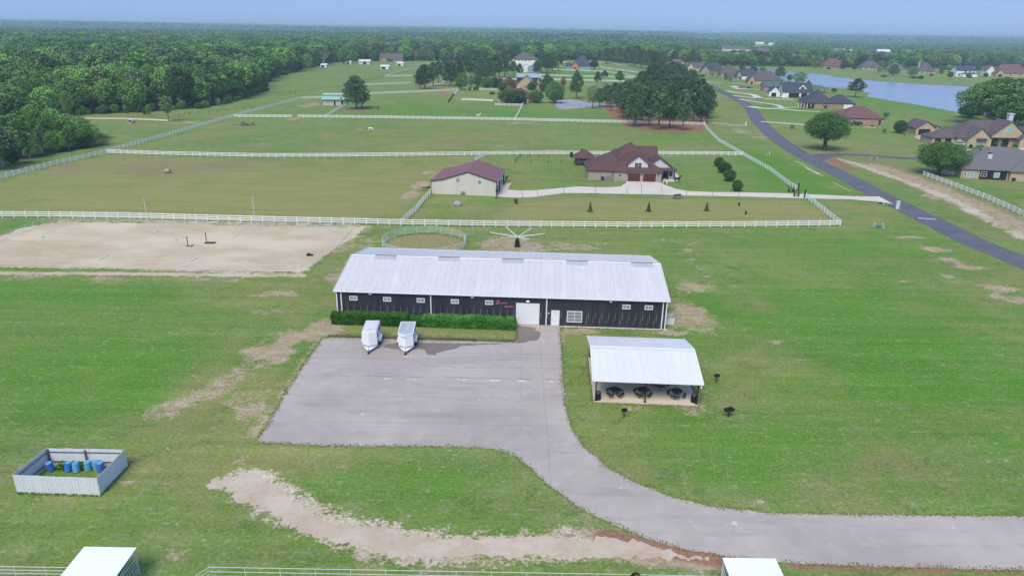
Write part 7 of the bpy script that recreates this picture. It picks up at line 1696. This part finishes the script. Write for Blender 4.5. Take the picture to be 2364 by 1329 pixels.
# far middle: pines and garden trees
mid = [('darkbush', 1160, 212, 190, 26), ('red', 1186, 208, 184, 22), ('darkbush', 1255, 212, 190, 30), ('olive', 1140, 200, 172, 22), ('pine1', 1200, 178, 146, 20), ('wood1', 1226, 214, 192, 26), ('light', 1320, 214, 196, 20), ('pine1', 1395, 186, 162, 20), ('wood0', 1170, 172, 146, 24), ('pine0', 1110, 176, 138, 26), ('pine1', 1295, 240, 212, 16), ('olive', 1410, 256, 216, 30), ('wood1', 1060, 206, 184, 22), ('pine1', 1012, 192, 140, 32), ('pine0', 1058, 193, 132, 36), ('pine2', 1128, 186, 130, 40), ('pine1', 1152, 184, 132, 30), ('pine0', 1240, 173, 138, 26), ('pine1', 1290, 163, 122, 24), ('pine0', 1384, 246, 202, 34), ('pine0', 1418, 240, 188, 36), ('pine2', 970, 205, 156, 30), ('pine2', 823, 252, 173, 78), ('pine0', 836, 249, 196, 40), ('pine0', 981, 206, 146, 50), ('pine1', 1000, 199, 142, 40), ('pine2', 1040, 199, 140, 50), ('pine1', 1075, 190, 128, 42), ('pine0', 1095, 182, 122, 38), ('pine1', 1028, 175, 128, 36), ('pine2', 1110, 188, 132, 40), ('pine0', 1144, 180, 124, 40), ('pine1', 1165, 178, 130, 34), ('pine1', 1185, 177, 140, 26),
       ('pine0', 1262, 170, 120, 46), ('pine1', 1250, 168, 130, 34), ('pine2', 1275, 165, 117, 36), ('light', 1067, 209, 165, 38), ('slim', 1088, 208, 172, 20), ('darkbush', 1104, 200, 173, 26), ('darkbush', 1125, 206, 178, 36), ('darkbush', 1142, 204, 180, 28), ('red', 1155, 202, 180, 24), ('red', 1175, 203, 178, 26), ('darkbush', 1118, 178, 164, 20), ('olive', 1140, 178, 158, 20),
       ('red', 1208, 200, 178, 14), ('red', 1219, 199, 180, 12), ('red', 1232, 208, 186, 28), ('red', 1248, 205, 184, 26), ('pine0', 1262, 208, 170, 30), ('pine0', 1270, 205, 176, 22), ('darkbush', 1176, 241, 206, 70), ('shrub', 1200, 241, 208, 34), ('shrub', 1238, 238, 209, 36), ('big', 1279, 239, 187, 48), ('red', 1300, 203, 178, 16), ('light', 1298, 230, 195, 16),
       ('pine0', 1330, 228, 163, 38), ('pine1', 1331, 200, 160, 20), ('pine1', 1379, 198, 164, 21), ('pine1', 1430, 196, 163, 26), ('olive', 1368, 251, 197, 48), ('pine0', 1400, 248, 192, 40), ('pine2', 1432, 246, 190, 44), ('pine1', 1455, 240, 190, 36), ('olive', 1396, 228, 190, 24), ('light', 1310, 150, 144, 14), ('yard', 1371, 162, 139, 24), ('darkbush', 1310, 160, 148, 13), ('darkbush', 1420, 160, 157, 8),
       ('darkbush', 1085, 210, 200, 8), ('darkbush', 1095, 210, 200, 8), ('darkbush', 1102, 210, 196, 9), ('darkbush', 1137, 218, 212, 18), ('slim', 390, 280, 219, 36), ('slim', 873, 256, 245, 6), ('light', 160, 268, 208, 36), ('light', 125, 262, 192, 40), ('bare', 302, 258, 205, 30), ('light', 710, 164, 123, 32), ('bare', 748, 156, 112, 30), ('wood1', 735, 158, 130, 22), ('wood2', 793, 149, 110, 34), ('wood0', 815, 147, 114, 26), ('wood1', 862, 143, 117, 22), ('darkbush', 692, 158, 136, 20), ('yard', 638, 175, 135, 36), ('yard', 662, 169, 135, 34), ('yard', 680, 163, 130, 30), ('darkbush', 335, 265, 246, 14), ('light', 345, 270, 240, 16)]
kindw = {'pine0': 'dark pine', 'pine1': 'slender dark pine', 'pine2': 'broad dark pine', 'light': 'pale green tree', 'slim': 'slim olive tree', 'darkbush': 'dark round bush', 'red': 'copper-leaved tree', 'olive': 'thin olive tree', 'shrub': 'green round bush', 'big': 'bright feathery green tree', 'yard': 'dense dark green tree', 'bare': 'bare pale tree', 'wood0': 'leafy green tree', 'wood1': 'leafy green tree', 'wood2': 'bright leafy tree'}
def where(px, py):
    if px < 420: return 'at the edge of the left wood by the dirt lane'
    if px < 700: return 'at the wood edge beyond the left meadow'
    if px < 800: return 'at the back of the far left meadow'
    if px < 870: return 'beside the green-roofed horse shed' if py > 200 else 'behind the far farm sheds'
    if px < 1060: return 'in the pine group left of the garden'
    if px < 1150: return 'behind the garden fence' if py > 190 else 'in front of the long barns'
    if px < 1245: return 'around the low brown-roofed house'
    if px < 1320: return 'right of the stone cottage'
    return 'left of the pine grove' if py > 190 else 'among the far paddocks'
cnt = {}
for k, px, py, tp, wd in sorted(mid, key=lambda q: q[1]):
    key = (kindw[k], where(px, py)); cnt[key] = cnt.get(key, 0) + 1
tot = dict(cnt); cnt = {}
for k, px, py, tp, wd in sorted(mid, key=lambda q: q[1]):
    key = (kindw[k], where(px, py)); n_ = cnt.get(key, 0); cnt[key] = n_ + 1
    lb = kindw[k] + ' ' + key[1] + (', %s' % ORD[n_] if tot[key] > 1 else '')
    bush = k in ('darkbush', 'shrub'); T(k, px, py, tp, wd, 'round_bush' if bush else 'pine_tree' if 'pine' in k else 'garden_tree', lb, 'bush' if bush else 'tree')
# the pine grove beside the road
r = np.random.default_rng(77)
grove = [(1465, 293, 190, 60), (1498, 292, 200, 46), (1520, 300, 195, 60), (1545, 296, 190, 60), (1575, 302, 200, 44), (1600, 286, 195, 60), (1618, 283, 208, 48), (1632, 276, 214, 34)]
poly = [(1446, 286), (1520, 290), (1600, 284), (1634, 272), (1625, 245), (1602, 215), (1582, 195), (1558, 180), (1520, 178), (1502, 200), (1480, 222), (1452, 248), (1440, 268)]
wp_ = [G(*q)[:2] for q in poly]; xs_ = [q[0] for q in wp_]; ys_ = [q[1] for q in wp_]; got = [tuple(G(a, b)[:2]) for a, b, _, _ in grove]
GROUP = 'pines of the grove beside the road'
for i, (px, py, tp, wd) in enumerate(grove):
    T(['pine2', 'pine0', 'pine1'][i % 3], px, py, tp, wd, 'pine_tree', 'tall dark pine in the front row of the roadside grove, %s from the left' % ORD[i], 'tree', GROUP)
tries = 0
while len(got) < 74 and tries < 9000:
    tries += 1; x, y = r.uniform(min(xs_), max(xs_)), r.uniform(min(ys_), max(ys_))
    if not inside(np.array([x]), np.array([y]), wp_)[0] or min(math.hypot(x - a, y - b) for a, b in got) < (7.5 if y < 420 else 11): continue
    got.append((x, y)); h_ = r.uniform(13, 17)
    T(['pine2', 'pine0', 'pine1'][len(got) % 3], 0, 0, 0, 0, 'pine_tree', 'dark pine inside the roadside grove, %s, %s' % (['front part', 'middle part', 'back part'][0 if y < 340 else 1 if y < 420 else 2], ['left side', 'centre', 'right side'][0 if x / y < .20 else 1 if x / y < .25 else 2]), 'tree', GROUP, base=Vector((x, y, 0)), h=h_)
for q_, (px, py, h_) in enumerate(((1400, 148, 20), (1415, 147, 20), (1430, 149, 21), (1448, 152, 22), (1465, 154, 20), (1480, 157, 21), (1497, 160, 21), (1512, 164, 20), (1468, 148, 22), (1440, 143, 22), (1530, 150, 17), (1555, 147, 16))):
    T('pine2', 0, 0, 0, 0, 'pine_tree', 'dark pine at the far end of the grove behind the paddocks, ' + ('%s from the left' % ORD[[1400, 1415, 1430, 1440, 1448, 1465, 1468, 1480, 1497, 1512, 1530, 1555].index(px)]), 'tree', 'pines at the far end of the grove', base=G(px, py), h=h_)

# ------------------------------------------------------------ woods: nearest trees one by one, the rest as a mass
r = np.random.default_rng(99)
def scatter(y0, y1, sp, side=1.0):
    Y = np.arange(y0, y1, sp); pts_ = []
    for y in Y:
        hw_ = .80 * y + 40; X = np.arange(-hw_, hw_, sp); pts_.append(np.stack([X, np.full(len(X), y)], 1))
    p_ = np.concatenate(pts_); return p_ + r.uniform(-.42, .42, p_.shape) * sp
def in_wood(p_, pad=0):
    m_ = ~inside(p_[:, 0], p_[:, 1], OPEN)
    for q in OPEN2: m_ &= ~inside(p_[:, 0], p_[:, 1], q)
    return m_
A1 = scatter(190, 1500, 9.2); A1 = A1[in_wood(A1)]
# leave the lane and the culvert dip free
lane = [tuple(G(*q)[:2]) for q in [(60, 268), (140, 271), (200, 273), (280, 274), (400, 279)]]
A1 = A1[edge_dist(A1[:, 0], A1[:, 1], lane, False) > 7]
near_m = (A1[:, 1] < 285) | ((A1[:, 1] < 330) & (A1[:, 0] > G(250, 300).x)); A1 = A1[~near_m]
ordr = np.argsort(np.hypot(A1[:, 0], A1[:, 1])); A1 = A1[ordr]
NEAR = 190
isR = lambda x, y: x > 300
for i in range(NEAR):
    x, y = A1[i]; big_ = y > 300
    k = ['wood0', 'wood1', 'wood2', 'wood3', 'wood4', 'wood2', 'light'][int(r.integers(0, 7))]
    h_ = r.uniform(9, 16) if y < 330 else r.uniform(12, 20)
    if y < 235: k, h_ = ['light', 'wood2', 'wood0'][i % 3], r.uniform(7, 11)
    pxx = CX + F_PX * x / (y * _cp + CAM_H * _sp)
    zn = ['at the left wood\'s outer left', 'in the wood above the near thicket', 'in the wood behind the dirt lane', 'in the wood right of the culvert', 'in the wood near the lone young tree', 'at the wood\'s right end by the meadow'][min(5, max(0, int((pxx + 10) // 105)))]
    kn = {'wood0': 'mid green leafy', 'wood1': 'dark green leafy', 'wood2': 'fresh green leafy', 'wood3': 'greyish green leafy', 'wood4': 'broad mid green', 'light': 'pale green leafy'}[k]
    o = tree(k, 0, 0, 0, 0, 'woodland_tree', '%s tree %s, %s' % (kn, zn, 'taller ones' if h_ > 16 else 'lower ones'), 'tree', 'nearest trees of the left wood', base=Vector((x, y, 0)), h=h_)
for i, (px, py, tp, wd, k) in enumerate([(212, 338, 283, 60, 'light'), (160, 345, 262, 96, 'light'), (98, 350, 236, 100, 'light'), (48, 366, 262, 84, 'wood0'), (8, 385, 290, 90, 'wood3'), (-30, 395, 300, 90, 'wood0'), (126, 330, 250, 80, 'wood2'), (40, 330, 222, 90, 'wood1'), (-10, 345, 230, 90, 'wood4'), (186, 322, 268, 70, 'light'), (80, 312, 222, 84, 'wood0'), (20, 305, 214, 80, 'wood2'), (70, 366, 300, 60, 'light'), (130, 352, 300, 60, 'light'), (190, 341, 305, 50, 'shrub'), (28, 378, 330, 50, 'shrub')]):
    tree(k, px, py, tp, wd, 'willow_tree', ['pale willow at the right tip of the thicket by the diagonal fence', 'wide pale willow second from the right tip of the thicket', 'tallest bright willow in the middle of the near-left thicket', 'dark tree left of the bright willows above the diagonal fence', 'dark tree at the left edge of the photo above the fence', 'dark tree cut by the left edge above the fence', 'bright tree behind the wide pale willow', 'dark crown behind the tallest willow, towards the left edge', 'dark crown cut by the left edge, behind the others', 'pale willow behind the tip of the thicket', 'dark crown at the back of the thicket near the lane', 'bright crown at the back left of the thicket', 'low pale willow bush before the tallest willow', 'low pale willow bush before the wide pale willow', 'round shrub low in front of the thicket near its right end', 'round shrub low in front of the thicket near the left edge'][i], 'tree', 'thicket of willows by the diagonal fence')
# undergrowth along the wood's edge, as a mass
rest = A1[NEAR:]
A2 = scatter(1500, 4200, 26); A2 = A2[in_wood(A2)]
A3 = scatter(4200, 15000, 95)
# big clump for far woods
rr_ = np.random.default_rng(5); lob = [(rr_.uniform(-11, 11), rr_.uniform(-11, 11), rr_.uniform(6, 11), rr_.uniform(5, 7), rr_.uniform(5, 7), rr_.uniform(4, 6), rr_.uniform(0, .8)) for _ in range(12)]
C_, N_, T_ = crown_pts(rr_, lob, 36)
def far_proto(me, nm, lb):
    return me
clump = leaf_cloud('far_clump', C_, N_, 1.9, L['dark'], T_, rr_, .8)
edge_pts = []
for a_, b_ in zip(OPEN[:-2], OPEN[1:-1]):
    L_ = math.hypot(b_[0] - a_[0], b_[1] - a_[1])
    if L_ > 1500: continue
    for s in np.arange(0, L_, 2.6): edge_pts.append((a_[0] + (b_[0] - a_[0]) * s / L_ + r.normal() * 1.6, a_[1] + (b_[1] - a_[1]) * s / L_ + r.normal() * 1.6))
edge_pts = np.array(edge_pts); edge_pts = edge_pts[edge_pts[:, 1] > 300]
edge_pts = edge_pts[edge_dist(edge_pts[:, 0], edge_pts[:, 1], lane, False) > 5]
crowns = [P['wood%d' % k].c for k in range(5)] + [P['darkbush'].c, clump, P['pine2'].c]
pos_, kind_, sxy, sz_, rot_ = [], [], [], [], []
def addp(p_, kinds, h0, h1, wide=1.0, base=10.0):
    n_ = len(p_); z_ = terrain(p_[:, 0], p_[:, 1]); h_ = r.uniform(h0, h1, n_) / base
    pos_.append(np.column_stack([p_, z_ - .3])); h_ = np.where(p_[:, 0] > p_[:, 1] * .22, h_ * .80, h_); kind_.append(np.array(kinds)[r.integers(0, len(kinds), n_)]); sz_.append(h_); sxy.append(h_ * r.uniform(.85, 1.2, n_) * wide); rot_.append(r.uniform(0, 6.28, n_))
addp(rest, [0, 1, 2, 3, 4, 0, 1, 3, 7, 4], 9, 23, 1.15)
addp(edge_pts, [2, 0, 3, 5], 1.5, 4.5, 1.0)
addp(A2, [6], 12, 20, 1.1, 15.0)
addp(A3, [6], 26, 40, 2.3, 15.0)
pos_ = np.concatenate(pos_); kind_ = np.concatenate(kind_); sz_ = np.concatenate(sz_); sxy = np.concatenate(sxy); rot_ = np.concatenate(rot_)
me = bpy.data.meshes.new('woods'); me.vertices.add(len(pos_)); me.vertices.foreach_set('co', pos_.astype(np.float32).ravel()); me.update()
for k, v in (('kind', kind_), ('sxy', sxy), ('sz', sz_), ('rot', rot_)): set_attr(me, k, v)
wo = obj('woods', me); tag(wo, 'hazy green woods rolling to the horizon behind the farm and the lake', 'woods', kind='stuff')
ng = bpy.data.node_groups.new('plant_woods', 'GeometryNodeTree'); ng.interface.new_socket('Geometry', in_out='INPUT', socket_type='NodeSocketGeometry'); ng.interface.new_socket('Geometry', in_out='OUTPUT', socket_type='NodeSocketGeometry')
gi, go = ng.nodes.new('NodeGroupInput'), ng.nodes.new('NodeGroupOutput'); jn = ng.nodes.new('GeometryNodeJoinGeometry')
def na(nm):
    n = ng.nodes.new('GeometryNodeInputNamedAttribute'); n.data_type = 'FLOAT'; n.inputs[0].default_value = nm; return n.outputs[0]
cs = ng.nodes.new('ShaderNodeCombineXYZ'); sx_ = na('sxy'); ng.links.new(sx_, cs.inputs[0]); ng.links.new(sx_, cs.inputs[1]); ng.links.new(na('sz'), cs.inputs[2])
cr_ = ng.nodes.new('ShaderNodeCombineXYZ'); ng.links.new(na('rot'), cr_.inputs[2]); kd = na('kind')
src = {}
def crown_source(me_):
    for o_ in bpy.data.objects:
        if o_.type == 'MESH' and o_.data == me_: return o_
for i, cm_ in enumerate(crowns):
    so = crown_source(cm_)
    if so is None:       # one real clump standing far behind, from which the others are repeated
        so = tag(obj('far_clump', cm_, None, (0, 1600, float(terrain(np.array([0.]), np.array([1600.]))[0]))), 'single clump of hazy trees in the far woods', 'trees', kind='stuff')
    oi = ng.nodes.new('GeometryNodeObjectInfo'); oi.inputs['Object'].default_value = so; oi.transform_space = 'ORIGINAL'; oi.inputs['As Instance'].default_value = True
    ip = ng.nodes.new('GeometryNodeInstanceOnPoints'); cmp_ = ng.nodes.new('ShaderNodeMath'); cmp_.operation = 'COMPARE'; cmp_.inputs[1].default_value = i; cmp_.inputs[2].default_value = .3
    ng.links.new(kd, cmp_.inputs[0]); ng.links.new(gi.outputs[0], ip.inputs['Points']); ng.links.new(cmp_.outputs[0], ip.inputs['Selection']); ng.links.new(oi.outputs['Geometry'], ip.inputs['Instance'])
    ng.links.new(cr_.outputs[0], ip.inputs['Rotation']); ng.links.new(cs.outputs[0], ip.inputs['Scale']); ng.links.new(ip.outputs[0], jn.inputs[0])
ng.links.new(jn.outputs[0], go.inputs[0]); wo.modifiers.new('plant', 'NODES').node_group = ng
print('woods instances', len(pos_), 'near', NEAR)

# ------------------------------------------------------------ grass creeping over hard edges
r = np.random.default_rng(123)
t = NT('edge_grass'); tn_ = t.attr('tone')
EG = t.done(t.mix(tn_, (.085, .150, .035), (.25, .235, .11)), .9, .05)
pts_ = []
def creep(line, n_per_m, w_, inset=0.0):
    for a_, b_ in zip(line[:-1], line[1:]):
        a_, b_ = np.array(a_[:2]), np.array(b_[:2]); L_ = np.linalg.norm(b_ - a_); k = max(1, int(L_ * n_per_m)); u = r.uniform(0, 1, k)[:, None]
        nr = np.array([-(b_ - a_)[1], (b_ - a_)[0]]) / (L_ + 1e-9); dn = (fnoise((a_ + (b_ - a_) * u)[:, 0], (a_ + (b_ - a_) * u)[:, 1], .9, 31, 3) - .5)[:, None]
        q = a_ + (b_ - a_) * u + nr * (r.normal(size=(k, 1)) * w_ + dn * w_ * 3.5 + inset); pts_.append(np.column_stack([q, np.abs(r.normal(size=k)) * .035 + .02]))
creep(lot, 26, .16)
creep([tuple(G(*q)[:2]) for q in [(757, 772), (1190, 784)]], 20, .18, .25)
bq = lambda x, y: tuple((Matrix.Rotation(BA, 3, 'Z') @ Vector((x, y, 0)) + BO)[:2])
creep([bq(31.2, -.55), bq(45.2, -.55)], 20, .12); creep([bq(45.3, 0), bq(45.3, 19)], 12, .15); creep([bq(-.2, 0), bq(-.2, 19)], 12, .15)
creep([tuple(pl(*q)[:2]) for q in [(-.1, 11), (-.1, -.1), (11.4, -.1), (11.4, 11)]], 22, .09)
for ln in (drive,): creep([tuple(G(*q)[:2]) for q in ln] + [tuple(G(*ln[0])[:2])], 5, .12)
C_ = np.concatenate(pts_)
tag(obj('edge_grass', leaf_cloud('edge_grass', C_, np.tile([0, -.2, .6], (len(C_), 1)), .075, EG, r.uniform(0, 1, len(C_)), r)), 'tufts of grass creeping over the edges of the asphalt and slabs', 'grass', kind='stuff')
# ------------------------------------------------------------ air
hz_ = MB(); hz_.box(-26000, -400, -60, 26000, 30000, 75)
t = NT('hazy_air'); t.t.nodes.remove(t.b)
pv = t.new('ShaderNodeVolumePrincipled'); pv.inputs['Color'].default_value = (.66, .86, 1.0, 1); pv.inputs['Density'].default_value = .00018
pv.inputs['Anisotropy'].default_value = 0.1
t.link(pv.outputs[0], t.t.nodes['Material Output'].inputs['Volume'])
hb = hz_.build('haze', t.m); hb['kind'] = 'stuff'; hb['label'] = 'pale blue haze lying over the whole landscape'; hb['category'] = 'haze'
bpy.context.view_layer.update()
print('objects', len(bpy.data.objects), 'tris', sum(len(m_.loop_triangles) or 0 for m_ in bpy.data.meshes))
